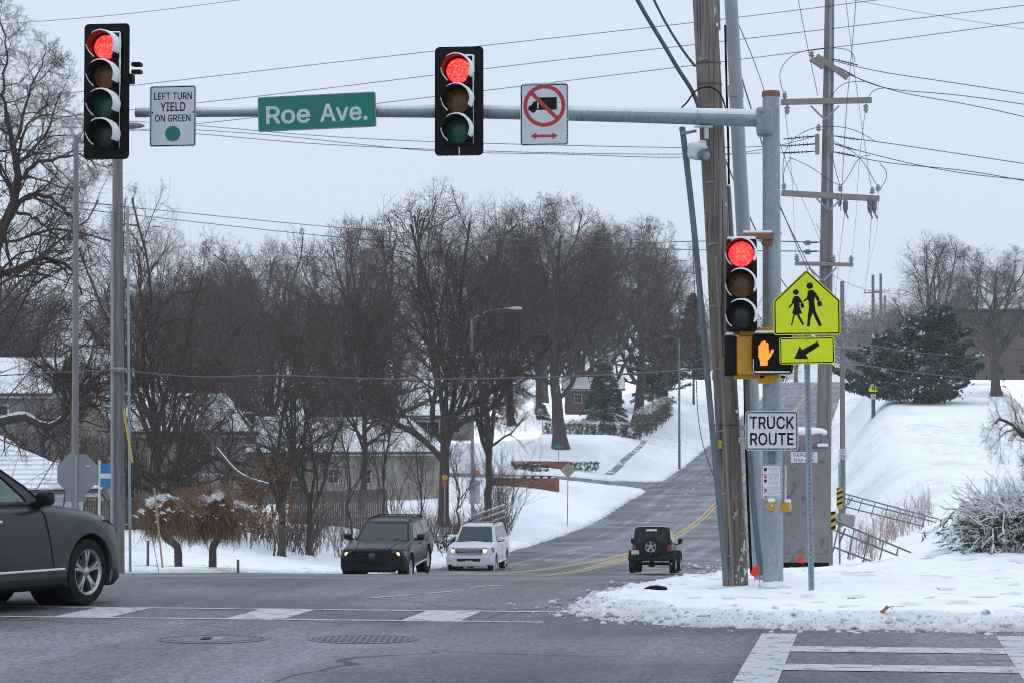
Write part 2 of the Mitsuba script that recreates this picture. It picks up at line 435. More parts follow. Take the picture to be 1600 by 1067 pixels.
left_poly = Polygon([line_pt(Y, t) for Y, t in TL] + [(-420, 60), (-420, 1200)])
corner = spline([(2.75, 38.5), (2.95, 35.5), (2.35, 33.4), (1.25, 30.4), (.68, 28.0), (.74, 26.7), (1.35, 25.6), (2.85, 24.75), (5.0, 24.4), (9, 23.9), (16, 22.9)], 60)
right_poly = Polygon([line_pt(Y, t) for Y, t in TR] + [tuple(c) for c in corner] + [(60, 16.5), (420, -20), (420, 1200)]).buffer(0)
side_line = [line_pt(226, -6.0), line_pt(226.5, -9), (10.5, 226.5), (2.5, 228), (-9, 231), (-30, 236), (-60, 240)]
side_poly = unary_union([LineString(side_line).buffer(2.7), Polygon([line_pt(217, -7.0), line_pt(221.5, -8.4), line_pt(223.5, -11), line_pt(229.5, -11), line_pt(231, -9), line_pt(234, -7.0)])])
snow_area = unary_union([left_poly, right_poly]).difference(side_poly)
shapely.prepare(snow_area)
snow_edge = snow_area.boundary


def st(X, Y):
    dx, dy = X - O0[0], Y
    return dx * US[0] + dy * US[1], dx * UT[0] + dy * UT[1]


def sm(a, b, x):
    t = np.clip((np.asarray(x, float) - a) / (b - a), 0, 1)
    return t * t * (3 - 2 * t)


TLf = PC([36, 41, 47, 55, 70, 90, 112, 147, 1200], [-15, -11, -8.6, -7.2, -6.5, -6.4, -6.6, -7.2, -7.2])
TRf = PC([24, 36, 60, 100, 160, 300, 1200], [9, 10.4, 10, 9.5, 8.5, 7, 5.6])


def base(X, Y):
    """The height of the land before the snow lies on it."""
    X, Y = np.asarray(X, float), np.asarray(Y, float)
    s, t = st(X, Y)
    Yp = Y - UT[1] * t                      # where the perpendicular meets the road
    z = ZR(Yp)
    tl, tr = TLf(np.clip(Yp, 36, 1000)), TRf(np.clip(Yp, 24, 1000))
    wl = sm(0, 11, tl - t) * sm(36, 44, Y)
    wr = sm(0, 7, t - tr) * sm(30, 42, Y)
    z = z + (ZL(Y) - z) * wl + (ZG(Y) - z) * wr
    # a low rise of ploughed snow and soil under the bush, the stream bed between the railings
    z = z + .30 * np.exp(-(((X - 6.9) / 1.6) ** 2 + ((Y - 36.5) / 2.2) ** 2)) * wr ** 0
    z = z - 0.35 * np.exp(-((Y - 67) / 3.5) ** 2) * sm(13, 18, t) * sm(55, 60, Y)
    return z


def inside(X, Y):
    X, Y = np.asarray(X, float), np.asarray(Y, float)
    p = shapely.points(X.ravel(), Y.ravel())
    d = shapely.distance(snow_edge, p)
    return np.where(shapely.contains(snow_area, p), d, -d).reshape(X.shape)


def snow_z(X, Y, fine=True):
    g = inside(X, Y)
    near = np.exp(-np.maximum(Y - 20, 0) / 60)
    P = np.stack([X, Y, X * 0], -1)
    g = g + (meshkit.fbm(P * 2.1, 3, 5) - .5) * (.55 + .5 * near)
    lump = (meshkit.fbm(P * np.array([7.0, 7.0, 1]), 3, 8) - .42)
    edge = np.exp(-np.maximum(g, 0) / .55)
    h = .16 * sm(-.02, .5, g) + .10 * np.clip(lump, 0, 1) * edge * near * sm(0, .12, g) * 1.7
    h = h + (meshkit.fbm(P * .55, 4, 2) - .5) * .12 * sm(.3, 2, g) + (meshkit.fbm(P * 2.6, 3, 4) - .5) * .05 * sm(.2, 1, g)
    foot = np.clip(meshkit.noise(P * np.array([5.5, 3.6, 1]), 31) - .74, 0, 1) * sm(.3, .9, g) * near * sm(.42, .55, meshkit.fbm(P * .9, 2, 44))
    h = h - np.minimum(foot * 1.1, .10)
    return np.where(g > 0, h, -.35 * sm(0, .25, -g) - .01) + base(X, Y), g


def ground(X, Y): return float(snow_z(np.array([float(X)]), np.array([float(Y)]))[0][0])


def grid(X, Y, Z):
    n, m = X.shape
    i, j = np.meshgrid(np.arange(n - 1), np.arange(m - 1), indexing='ij')
    a = i * m + j
    q = np.stack([a, a + 1, a + m + 1, a + m], -1).reshape(-1, 4)
    return np.stack([X, Y, Z], -1).reshape(-1, 3), q


def steps(*spans):
    out = []
    for a, b, d in spans: out += list(np.arange(a, b, d))
    return np.array(out + [spans[-1][1]])


def tri(v, q, keep=None):
    f = np.vstack([q[:, [0, 1, 2]], q[:, [0, 2, 3]]])
    if keep is not None: f = f[keep[f].any(1)]
    used = np.unique(f)
    remap = np.full(len(v), -1); remap[used] = np.arange(len(used))
    return TM(v[used], remap[f]), used


# snow over all the land: a coarse sheet, and a fine one for the street corner
s_, t_ = steps((20, 60, .5), (60, 130, .7), (130, 260, 1.1), (260, 620, 4), (620, 760, 20)), steps((-300, -120, 20), (-120, -40, 4), (-40, -16, 1), (-16, -9.5, .4), (-9.5, -5, .18), (-5, 7.2, 2), (7.2, 12.6, .2), (12.6, 20, .5), (20, 60, 1.6), (60, 120, 5), (120, 300, 20))
S, Tt = np.meshgrid(s_, t_, indexing='ij')
GX, GY = O0[0] + US[0] * S + UT[0] * Tt, US[1] * S + UT[1] * Tt
GZ, G = snow_z(GX, GY)
in_corner = (GX > .2) & (GX < 10.6) & (GY > 23.6) & (GY < 40.6)
v, q = grid(GX, GY, GZ)
keep = ((G > -.9) & ~in_corner).ravel()


def dirt_uv(X, Y, G):
    n = np.exp(-np.maximum(G, 0) / .42)
    far = sm(60, 130, Y)
    w = np.exp(-np.maximum(G, 0) / (.5 + 1.6 * far)) * (.35 + .5 * far)
    patch = np.clip(meshkit.fbm(np.stack([X * .05, Y * .022, X * 0], -1), 3, 12) * 1.5 - .62, 0, 1) * sm(45, 90, Y)
    return np.stack([n, np.clip(w * .9 + patch * .9, 0, 1)], -1).reshape(-1, 2)


m, used = tri(v, q, keep)
solo('snowy_ground', m, 'm_snowfield', 'snow lying over the verges, lawns and fields', 'ground', kind='structure', smooth=True, uv=dirt_uv(GX, GY, G)[used])
X2, Y2 = np.meshgrid(np.arange(.0, 10.8, .045), np.arange(23.4, 40.8, .05))
Z2, G2 = snow_z(X2, Y2)
v, q = grid(X2, Y2, Z2 + .004)
m, used = tri(v, q, (G2 > -.3).ravel())
solo('corner_snow', m, 'm_snowfield', 'trodden snow on the street corner with a dirty ploughed edge', 'snow', kind='structure', smooth=True, uv=dirt_uv(X2, Y2, G2)[used])

# asphalt
sa, ta = steps((-25, 20, 1), (20, 60, .5), (60, 620, 3)), steps((-30, -10, 2), (-10, 12, 1), (12, 40, 2))
S, Tt = np.meshgrid(sa, ta, indexing='ij')
X, Y = O0[0] + US[0] * S + UT[0] * Tt, US[1] * S + UT[1] * Tt
Yp = Y - UT[1] * Tt
side = (S > 44) & ((Tt < -12) | (Tt > 14))
v, q = grid(X, Y, ZR(Yp) - np.where(side, 3.0, 0))
ok = ~side.ravel()
f = np.vstack([q[:, [0, 1, 2]], q[:, [0, 2, 3]]])
f = f[ok[f].all(1)]
road = solo('road', TM(v, f), 'm_asphalt', 'grey salted asphalt road dipping into the valley and climbing the hill', 'road', kind='structure', smooth=True)
wide = np.meshgrid(np.r_[np.arange(-300, -29, 15), -29.0], np.r_[np.arange(-25, 33, 2.0)])
# cross street going right and left
for nm, xs in (('cross_street', np.arange(35, 300, 12.0)), ('cross_street', np.arange(-300, -24, 12.0))):
    tt, ss = np.meshgrid(xs, np.arange(-6, 25.5, 1.5))
    X, Y = O0[0] + US[0] * ss + UT[0] * tt, US[1] * ss + UT[1] * tt
    v, q = grid(X, Y, 0 * X - .006)
    solo(nm, tri(v, q)[0], 'm_asphalt', 'side arm of the cross street at the junction', 'road', kind='structure')
# the side street that joins from the left, and the swept footpath
pts = spline(side_line, 40)
d = np.gradient(pts, axis=0); d /= np.linalg.norm(d, axis=1, keepdims=True)
nn = np.stack([-d[:, 1], d[:, 0]], 1)
w = np.linspace(-4.2, 4.2, 9)
X, Y = pts[:, None, 0] + nn[:, None, 0] * w, pts[:, None, 1] + nn[:, None, 1] * w
v, q = grid(X, Y, base(X, Y) + .02)
solo('side_street', tri(v, q)[0], 'm_asphalt', 'narrow asphalt side street with slush joining from the left', 'road', kind='structure', smooth=True)


def drape(poly_pts, n, lift, fn=base):
    """A strip between two polylines laid on the land."""
    a, b = spline(poly_pts[0], n), spline(poly_pts[1], n)
    w = np.linspace(0, 1, 5)[None, :, None]
    P = a[:, None] * (1 - w) + b[:, None] * w
    v, q = grid(P[..., 0], P[..., 1], fn(P[..., 0], P[..., 1]) + lift)
    return tri(v, q)[0]


pr('m_path', lambda p, n, uv: mix((.62, .64, .67), (.20, .19, .185), sst(.30, .62, fb(p.x * 1.6, p.y * .9, 0, 4))), .8)
sz = lambda X, Y: snow_z(X, Y)[0]


def hit(px, py, fn=None):
    '''Where the photograph's ray meets the land (beyond 40 m).'''
    Y = np.arange(60, 420, .25); X = (px - CX) / F * Y
    z = base(X, Y) if fn is None else fn(X, Y)
    i = np.nonzero((EYE - z) / Y * F + HOR <= py)[0]
    return X[i[0]], Y[i[0]]


fp_l, fp_r = [hit(*q) for q in ((943, 744), (975, 716), (1003, 690))], [hit(*q) for q in ((958, 744), (987, 716), (1012, 690))]
solo('footpath', drape((fp_l, fp_r), 40, .03, sz), 'm_path', 'half-cleared grey footpath crossing the snowy lawn', 'path', kind='structure', smooth=True)


def on_road(P):      # (n, 2) plan -> height of the asphalt
    s, t = st(P[:, 0], P[:, 1])
    return ZR(P[:, 1] - UT[1] * t)


def paint(name, st_pts, mat, lift=.005, n=2):
    """A painted quad given in road coordinates (s, t): two long edges."""
    a, b = [spline([O0 + US * s + UT * t for s, t in e], n) for e in st_pts]
    P = np.stack([a, b], 1)
    v, q = grid(P[..., 0], P[..., 1], on_road(P.reshape(-1, 2)).reshape(P.shape[:2]) + lift)
    return part(road, name, tri(v, q[:, ::-1])[0], mat)


def s_of(px, py):     # ground plane point of a pixel, as (s, t)
    Y = F * EYE / (py - HOR)
    return st((px - CX) / F * Y, Y)


# crosswalk over the road ahead
s1, s2 = 26.05, 28.3
XW = (s_of(600, 968)[0], s_of(600, 952)[0])
s1, s2 = XW
for s in (s1, s2):
    paint('crosswalk_line', [[(s - .07, -14), (s - .07, 9.2)], [(s + .07, -14), (s + .07, 9.2)]], 'm_white_paint', n=8)
tc = s_of(397, 966)[1]
for k in range(-6, 5):
    t = tc + 1.87 * k
    if t < 8.6: paint('crosswalk_bar', [[(s1 + .072, t - .31), (s2 - .072, t - .31)], [(s1 + .072, t + .31), (s2 - .072, t + .31)]], 'm_white_paint')
# crosswalk over the right arm
ta, tb = s_of(1217, 988)[1], s_of(1587, 1000)[1]
for t in (ta, tb):
    paint('crosswalk_edge', [[(s_of(1217, 1110)[0] - 4, t - .17), (26.12, t - .17)], [(s_of(1217, 1110)[0] - 4, t + .17), (26.12, t + .17)]], 'm_white_paint', lift=.006)
sb = s_of(1230, 1012)[0]
for k in range(-3, 2):
    s = sb + 1.82 * k
    if s < 25.6: paint('crosswalk_bar', [[(s - .29, ta + .172), (s - .29, tb - .172)], [(s + .29, ta + .172), (s + .29, tb - .172)]], 'm_white_paint', lift=.006)
paint('stop_line', [[(29.9, -14), (29.9, -8.3)], [(30.4, -14), (30.4, -8.3)]], 'm_white_paint')
# long lines: double yellow centre line, turn lane taper, white lane dashes
for o in (-.16, .16):
    ss = np.linspace(92, 600, 120)
    paint('centre_line', [[(s, o - .075) for s in ss], [(s, o + .075) for s in ss]], 'm_yellow_paint', n=260)
    ss = np.linspace(92, 139, 20)
    tap = -2.6 * (1 - (ss - 92) / 47) ** 1.2 - .0
    paint('taper_line', [[(s, o - .075 + t - .36) for s, t in zip(ss, tap)], [(s, o + .075 + t - .36) for s, t in zip(ss, tap)]], 'm_yellow_paint', lift=.008, n=40)
for k in range(60):
    s = 88 + 9 * k
    if s < 520:
        paint('lane_dash', [[(s, -3.62), (s + 3, -3.62)], [(s, -3.5), (s + 3, -3.5)]], 'm_white_paint')
        o = 5.5 - 1.2 * sm(95, 165, s) - .3
        paint('lane_dash', [[(s, o), (s + 3, o)], [(s, o + .13), (s + 3, o + .13)]], 'm_white_paint')
for px, py in ((575, 932), (725, 914), (650, 925)):
    s, t = s_of(px, py)
    paint('guide_dash', [[(s, t), (s + .75, t + .35)], [(s, t + .1), (s + .75, t + .45)]], 'm_white_paint')

# manholes
for px, lab in ((333, 'round iron manhole cover with a small square plate in the road'), (569, 'round iron manhole cover with a waffle pattern, right one of the two in the road')):
    Y = F * EYE / (997 - HOR)
    X = (px - CX) / F * Y
    k = thing('manhole_cover', lab, 'manhole cover', 'manhole covers in the road')
    part(k, 'frame', mv(revolve([(.52, -.02), (.52, .007), (.485, .008), (.485, -.004), (.478, -.004), (.478, -.02)], 48), (X, Y, 0)), 'm_iron')
    part(k, 'lid', mv(revolve([(0, .007), (.472, .007), (.475, -.02)], 48), (X, Y, 0)), 'm_iron')
    if px > 400:
        g = np.arange(-.42, .43, .06)
        ns = [bx((X + a, Y + b, .0075), (.034, .034, .008)) for a in g for b in g if a * a + b * b < .19]
        part(k, 'stud_pattern', cat(ns), 'm_iron', kind='stuff')
    else:
        part(k, 'inner_ring', mv(revolve([(.40, .0072), (.40, .0105), (.38, .0105), (.38, .0072)], 48), (X, Y, 0)), 'm_iron')
        for a in (-.052, .052):
            part(k, 'square_plate', mv(cbox((0, 0, .009), (.085, .26, .008), .003), (X + a, Y, 0)), 'm_sign_black' if a < 0 else 'm_sign_silver')
        for a in np.arange(12) * math.pi / 6:
            part(k, 'bolt', mv(revolve([(0, .013), (.018, .012), (.02, .006)], 8), (X + .435 * math.cos(a), Y + .435 * math.sin(a), 0)), 'm_iron')

# slush lumps thrown up along the corner's edge, and small debris
rng = np.random.default_rng(11)
ico = trimesh.creation.icosphere(1)
C = []
cl = LineString([tuple(c) for c in corner])
for i in range(1300):
    u = rng.random() ** .9
    p = cl.interpolate(cl.length * (.06 + .9 * u) if False else cl.length * rng.uniform(.03, .98))
    r = .008 + .034 * rng.random() ** 3.4
    a = rng.uniform(0, 6.28); o = abs(rng.normal(0, .30))
    X, Y = p.x + math.cos(a) * o, p.y + math.sin(a) * o
    C.append((X, Y, r))
C = np.array(C)
cz, cg = snow_z(C[:, 0], C[:, 1])
cz = np.where(cg > 0, cz, 0)
Vs, Fs = [], []
b0 = np.asarray(ico.vertices)
for k, (X, Y, r) in enumerate(C):
    vv = b0 * (1 + .55 * (meshkit.noise(b0 * 1.9 + k * 3.7, k) - .5))[:, None] * r * np.array([1.2, 1.1, .8])
    Vs.append(vv + [X, Y, cz[k] + r * .25]); Fs.append(ico.faces + k * len(b0))
solo('slush_lumps', TM(np.vstack(Vs), np.vstack(Fs)), 'm_slush', 'dirty lumps of ploughed slush along the snowy corner', 'slush', kind='stuff', smooth=True)
P = at(1026, 934, 29.0)
solo('black_rag', mv(TM(b0 * [.10, .05, .03] * (1 + .5 * meshkit.noise(b0 * 3, 3))[:, None], ico.faces), (P[0], P[1], ground(P[0], P[1]) + .015)), 'm_black', 'small black scrap lying on the snowy corner', 'litter')
P = at(1381, 976, 25.1)
leaf = ext(Polygon([(-.09, 0), (-.06, .03), (-.02, .02), (.03, .045), (.10, .01), (.05, -.01), (.0, -.035), (-.05, -.02)]), .004)
leaf.vertices[:, 2] += .04 * np.sin(leaf.vertices[:, 0] * 30)
solo('dead_leaf', mv(leaf, (P[0], P[1], ground(P[0], P[1]) + .03), rotx(.5)), 'm_rust', 'curled brown dead leaf on the slush at the kerb', 'leaf')

# ---------------------------------------------------------------- signal pole, signals, signs, poles
RZ = rotz(-HEAD)
PX, PY = 3.05, 29.25


def face(m, loc, roll=0.0, R=None):
    """A drawing in the xy plane stood up, rolled in its own plane, facing the traffic, at loc."""
    return mv(m, loc, (RZ if R is None else R) @ FACE @ rotz(roll))


def snowcap(m): return m


gz = ground(PX, PY)
# --- mast
mast = thing('traffic_signal_mast', 'tall galvanized signal mast with a long arm reaching left over the road', 'signal mast')
ptop = at(1206, 149, PY)[2]
part(mast, 'pole', tube([(PX, PY, gz - .3), (PX, PY, gz + .5), (PX, PY, ptop - .02)], [.122, .120, .100], 28), 'm_galv', 40)
part(mast, 'cap', mv(revolve([(0, .05), (.10, .045), (.109, .02), (.109, -.02), (.10, -.025)], 24), (PX, PY, ptop)), 'm_rust', 40)
A0, A1 = at(1192, 187, PY - .02), at(212, 178, PY + 1.17)
A0p = A0 + (A0 - A1) / np.linalg.norm(A0 - A1) * .02
nA = 30
ap = A0p + (A1 - A0p) * np.linspace(0, 1, nA)[:, None]
ap[:, 2] += .05 * np.sin(np.linspace(0, np.pi, nA))
ar = np.linspace(.094, .047, nA)
part(mast, 'arm', tube(ap, ar, 24), 'm_galv', 40)
part(mast, 'arm_bracket', rbox((PX - .07, PY + .0, A0[2] - .03), (.20, .27, .33), .03, RZ), 'm_galv', 30)
for dz in (-.13, .08):
    part(mast, 'bolt', mv(revolve([(0, .03), (.018, .03), (.02, 0)], 8, 'y'), (PX - .12, PY - .13, A0[2] + dz)), 'm_galv')
# snow lying along the top of the arm
a, b = frames(ap)
upv = np.array([0, 0, 1.0])
side_v = np.cross((A1 - A0p) / np.linalg.norm(A1 - A0p), upv)
g = np.radians(np.linspace(28, 152, 9))
hh = ar[:, None] * 1.0 + .022 * np.sin((g - g[0]) / (g[-1] - g[0]) * np.pi)[None] * (.7 + .6 * meshkit.noise(np.stack([ap[:, 0] * 5, ap[:, 1], ap[:, 2]], -1), 4))[:, None]
v = ap[:, None] + hh[..., None] * (np.cos(g)[None, :, None] * side_v + np.sin(g)[None, :, None] * upv)
vv, q = grid(v[..., 0], v[..., 1], v[..., 2])
part(mast, 'snow_strip', tri(vv, q)[0], 'm_snow', True)
part(mast, 'band', mv(revolve([(.116, -.012), (.119, -.012), (.119, .012), (.116, .012)], 24), (PX, PY, at(0, 365, PY)[2])), 'm_galv')
part(mast, 'band', mv(revolve([(.117, -.012), (.121, -.012), (.121, .012), (.117, .012)], 24), (PX, PY, at(0, 590, PY)[2])), 'm_galv')
part(mast, 'hand_hole_cover', mv(rbox((0, 0, 0), (.085, .02, .16), .008), (PX - .02, PY - .118, at(0, 716, PY)[2])), 'm_galv_dark')
part(mast, 'base_snow', mv(TM(trimesh.creation.icosphere(2).vertices * [.19, .17, .07] * (1 + .4 * (meshkit.noise(trimesh.creation.icosphere(2).vertices * 2.3, 2) - .5))[:, None], trimesh.creation.icosphere(2).faces), (PX + .02, PY - .02, gz + .02)), 'm_snow', True)


def arm_at(px):
    i = np.array([(q[0] / q[1]) * F + CX for q in ap])
    return np.array([np.interp(px, i[::-1], ap[::-1, k]) for k in range(3)]), float(np.interp(px, i[::-1], ar[::-1]))


def led_dots(seed):
    """Two sets of small discs on the lens: bright and very bright diodes."""
    rs = np.random.default_rng(seed)
    g = np.arange(-.14, .141, .0155)
    pts = np.array([(x + (.0078 if j % 2 else 0), z) for j, z in enumerate(g) for x in g])
    pts = pts[np.hypot(*pts.T) < .136]
    n = rs.normal(.56, .11, len(pts))
    dom = lambda p: .0235 - .022 * (np.hypot(*p) / LR) ** 2
    disc = lambda p, r: mv(revolve([(r, 0), (0, .002)], 6, 'y'), (p[0], -dom(p), p[1]))
    return [cat([disc(p, r) for p, q in zip(pts, n) if lo < q <= hi]) for lo, hi, r in ((.42, .58, .0042), (.58, 9, .0052))]


EMIT = .42
LR = .146


def signal_head(kind, px, rows, Y, mats, label, backplate=True, bpl=None, sec=.356, roll=0.0):
    """A vertical signal facing the traffic; rows: the photograph's rows of its lens centres."""
    k = thing('traffic_light', label, 'traffic light', 'red traffic lights facing the junction')
    n = len(rows)
    z = [at(px, r, Y)[2] for r in rows]
    X = at(px, np.mean(rows), Y)[0]
    loc = np.array([X, Y, np.mean(z)])
    R = RZ @ roty(roll)
    put = lambda m: mv(m, loc, R)
    H = n * sec
    if backplate:
        w, h = bpl
        shape = rrect(w, h, .055).difference(rrect(.335, H - .02, .01))
        part(k, 'backplate', put(mv(ext(shape, .004, -.02), R=FACE)), 'm_black')
    part(k, 'housing', put(rbox((0, .11, 0), (.345, .20, H), .03)), 'm_signal', 30)
    zc = [(n - 1) / 2 * sec - i * sec for i in range(n)]
    for i, zz in enumerate(zc):
        part(k, 'door', put(cbox((0, -.004, zz), (.348, .03, sec - .008), .012)), 'm_signal')
        lens = mv(revolve([(LR, 0.0), (.10, .013), (.05, .020), (0, .022)], 36, 'y'), (0, -.02, zz))
        key = part(k, 'lens', put(lens), mats[i] if mats[i] != 'red' else 'm_dark_lens', True, label='lit red lens of small bright dots' if mats[i] == 'red' else None)
        if mats[i] == 'red':
            scene[key]['emitter'] = {'type': 'area', 'radiance': RGB(1.7 * EMIT, .020 * EMIT, .028 * EMIT)}
            for m_, c_ in zip(led_dots(int(px)), ((2.2, .05, .045), (3.0, .36, .15))):
                dk = part(k, 'lens_diodes', put(mv(m_, (0, -.02, zz))), 'm_dark_lens', kind='stuff')
                scene[dk]['emitter'] = {'type': 'area', 'radiance': RGB(*[x * EMIT for x in c_])}
        part(k, 'lens_ring', put(mv(revolve([(LR + .002, -.002), (LR + .006, .018), (LR + .016, .018), (LR + .018, -.002)], 36, 'y'), (0, -.02, zz))), 'm_signal')
        # tunnel visor, open below
        g = np.radians(np.linspace(-52, 232, 40))
        L = .25
        depth = np.where(np.sin(g) > 0, L, L * (1 + .55 * np.sin(g)))
        r1, r0 = .172, .166
        v, f = [], []
        for rr in (r1, r0):
            for dd in (0, 1):
                v.append(np.stack([rr * np.cos(g), -.02 - depth * dd, rr * np.sin(g) + zz], -1))
        v = np.vstack(v); m_ = len(g); i0 = np.arange(m_ - 1)
        def strip(a, b): return np.vstack([np.stack([a + i0, a + i0 + 1, b + i0 + 1], 1), np.stack([a + i0, b + i0 + 1, b + i0], 1)])
        f = np.vstack([strip(0, m_), strip(3 * m_, 2 * m_), strip(m_, 3 * m_)])
        part(k, 'visor', put(TM(v, f)), 'm_signal', 40)
        # snow driven onto the top and right of the visor
        g = np.radians(np.linspace(-28, 128, 26))
        u = (g - g[0]) / (g[-1] - g[0])
        rs = np.random.default_rng(int(px) + i)
        prof = np.sin(u * np.pi) ** .55
        nz_ = meshkit.fbm(np.stack([u * 6 + i * 3.3, u * 0 + px, u * 0], -1), 3, 3)
        ds = np.linspace(0, 1, 7)
        P = []
        for d_ in ds:
            th = (.002 + (.009 + .018 * nz_) * prof) * (.35 + .65 * min(1, 1.6 * (1 - d_) + .5)) * (1 if d_ < .99 else .75)
            P.append(np.stack([(.172 + th) * np.cos(g), -.02 - (L + .006) * d_ + 0 * g, (.172 + th) * np.sin(g) + zz], -1))
        P.append(np.stack([.168 * np.cos(g), -.02 - (L + .006) + 0 * g, .168 * np.sin(g) + zz], -1))
        P = np.array(P)
        vv, q = grid(P[..., 0], P[..., 1], P[..., 2])
        part(k, 'visor_snow', put(tri(vv, q[:, ::-1])[0]), 'm_snow', True)
        # thin rime on the lower rim
        for sgn_, (a0, a1) in ((1, (180, 231)),):
            gg = np.radians(np.linspace(a0, a1, 9))
            dd = np.where(np.sin(gg) > 0, L, L * (1 + .55 * np.sin(gg)))
            part(k, 'rim_frost', put(tube(np.stack([.169 * np.cos(gg), -.024 - dd, .169 * np.sin(gg) + zz], -1), np.linspace(.006, .008, 9), 5)), 'm_snow')
    if backplate:      # snow packed between the housing and the plate
        hz = np.linspace(-H / 2 + .02, H / 2, 16)
        rs = np.random.default_rng(int(px))
        p = np.stack([.178 + 0 * hz, -.028 + 0 * hz, hz], -1)
        part(k, 'edge_snow', put(tube(p, .003 + .0085 * sm(-.4, .7, hz / H * 2) * (.5 + rs.random(16)), 6)), 'm_snow', True)
        p = np.stack([np.linspace(-.08, .178, 9), np.full(9, -.028), np.full(9, H / 2 + .004)], -1)
        part(k, 'edge_snow', put(tube(p, .008 + .008 * rs.random(9), 6)), 'm_snow', True)
    else:
        part(k, 'top_snow', put(rbox((0, .06, H / 2 + .012), (.33, .16, .035), .015)), 'm_snow', 40)
    return k, loc, R


c, r_ = arm_at(718)
k, loc, R = signal_head('three', 717, [109.5, 158, 207], c[1] - .30, ['red', 'm_amber_lens', 'm_green_lens'], 'hanging three-lens traffic light with black backplate between two signs', bpl=(.585, 1.30))
part(k, 'bracket', mv(cbox((0, .23, 0), (.08, .12, .30), .01), loc, R), 'm_black')
part(k, 'vent_slot', mv(bx((.01, -.026, -.60), (.012, .004, .085)), loc, R), 'm_snow')
c, r_ = arm_at(170)
k, loc, R = signal_head('four', 166, [72.5, 119.5, 167, 214], c[1] - .30, ['red', 'm_amber_lens', 'm_green_lens', 'm_dark_lens'], 'hanging four-lens traffic light with black backplate at the far left end of the arm', bpl=(.57, 1.655))
part(k, 'bracket', mv(cbox((.10, .24, .18), (.34, .13, .12), .01), loc, R), 'm_black')
for dz in (.26, .35):
    part(k, 'clamp', mv(rbox((.36, .08, dz - .02), (.12, .12, .05), .015), loc, R), 'm_black')
k, loc, R = signal_head('three', 1158.5, [397, 445.5, 494], PY - .28, ['red', 'm_amber_lens', 'm_dark_lens'], 'three-lens traffic light mounted on the pole above the orange hand signal', backplate=False)
zb = at(0, 371, PY)[2]
part(k, 'bracket', cbox((PX - .17, PY - .14, zb), (.36, .06, .08), .012), 'm_rust')
part(k, 'bracket_clamp', cbox((PX - .06, PY - .10, zb - .02), (.12, .07, .16), .012), 'm_rust')
part(k, 'bracket_snow', rbox((PX - .18, PY - .14, zb + .05), (.34, .055, .03), .013), 'm_snow', 40)
zb = at(0, 522, PY)[2]
part(k, 'bracket', cbox((PX - .20, PY - .15, zb), (.40, .07, .07), .012), 'm_yellow_box')
part(k, 'bracket_clamp', cbox((PX - .03, PY - .12, zb), (.17, .07, .15), .012), 'm_yellow_box')


# --- sign boards
def board(name, label, cat_, px, py, Y, w, h, r, mat, border=None, inset=.012, bw=.012, roll=0.0, group=None, R=None, shape=None, backing=True):
    k = thing(name, label, cat_, group)
    loc = at(px, py, Y)
    pl = shape if shape is not None else rrect(w, h, r)
    part(k, 'panel', face(ext(pl, .004, -.004), loc, roll, R), mat)
    if border:
        part(k, 'border', face(ext(pl.buffer(-inset).difference(pl.buffer(-inset - bw)), .0015), loc, roll, R), border)
    return k, loc, (lambda nm, m, mt, **kw: part(k, nm, face(m, loc, roll, R), mt, **kw))


def holder(k, loc, r, bar=.25, R=None):
    """Clamp and strut behind a sign that hangs on the arm."""
    part(k, 'strut', mv(cbox((0, .022, 0), (.04, .030, bar), .006), loc, RZ), 'm_galv')


c, r_ = arm_at(270)
Y = c[1] - r_ - .06
k, loc, put = board('left_turn_sign', 'white sign reading LEFT TURN YIELD ON GREEN with a green disc', 'sign', 270, 182, Y, .58, .745, .035, 'm_sign_white', 'm_sign_black', .008, .012)
put('lettering', txt('LEFT TURN', .475, .083, 0, .245, .0015, True), 'm_sign_black')
put('lettering', txt('YIELD', .315, .105, 0, .115, .0015, True), 'm_sign_black')
put('lettering', txt('ON GREEN', .445, .080, 0, -.025, .0015, True), 'm_sign_black')
put('green_disc', ext(Point(0, -.215).buffer(.096, quad_segs=16), .0015), 'm_sign_green')
for x in (-.255, .255): put('bolt', ext(Point(x, .045).buffer(.011), .004), 'm_sign_black')
holder(k, loc, r_)
c, r_ = arm_at(495)
Y = c[1] - r_ - .06
k, loc, put = board('street_name_sign', 'large green street name sign reading Roe Ave. on the signal arm', 'street sign', 495, 175.5, Y, 1.455, .425, .03, 'm_sign_green', roll=math.radians(1.6))
put('border', ext(rrect(1.455, .425, .03).difference(rrect(1.431, .401, .022)), .0015), 'm_sign_silver')
for s, x0, x1 in (('R', -.640, -.498), ('o', -.478, -.350), ('e', -.330, -.200), ('A', -.0, .185), ('v', .178, .322), ('e', .325, .475), ('.', .497, .537)):
    pass
put('lettering', txt('Roe', .545, .205, -.355, -.012, .0015, True), 'm_letter_white')
put('lettering', txt('Ave.', .580, .205, .330, -.012, .0015, True), 'm_letter_white')
for x in (-.42, .42): part(k, 'strut', mv(cbox((x, .022, 0), (.04, .03, .3), .006), loc, RZ), 'm_galv')
c, r_ = arm_at(851)
Y = c[1] - r_ - .06
k, loc, put = board('no_trucks_sign', 'white no trucks sign with red ring and red double arrow', 'sign', 850.5, 179.5, Y, .575, .735, .035, 'm_sign_white', 'm_sign_black', .008, .011)
truck = unary_union([sbox(-.09, .055, .130, .205), Polygon([(-.105, .06), (-.105, .165), (-.15, .155), (-.172, .115), (-.208, .105), (-.213, .06)]), sbox(-.2, .055, -.05, .072), Point(-.155, .058).buffer(.036), sbox(-.215, .052, -.19, .066)])
put('truck_symbol', ext(affinity.translate(truck, .02, -.0), .0012), 'm_sign_black')
cx_, cy_ = 0.0, .105
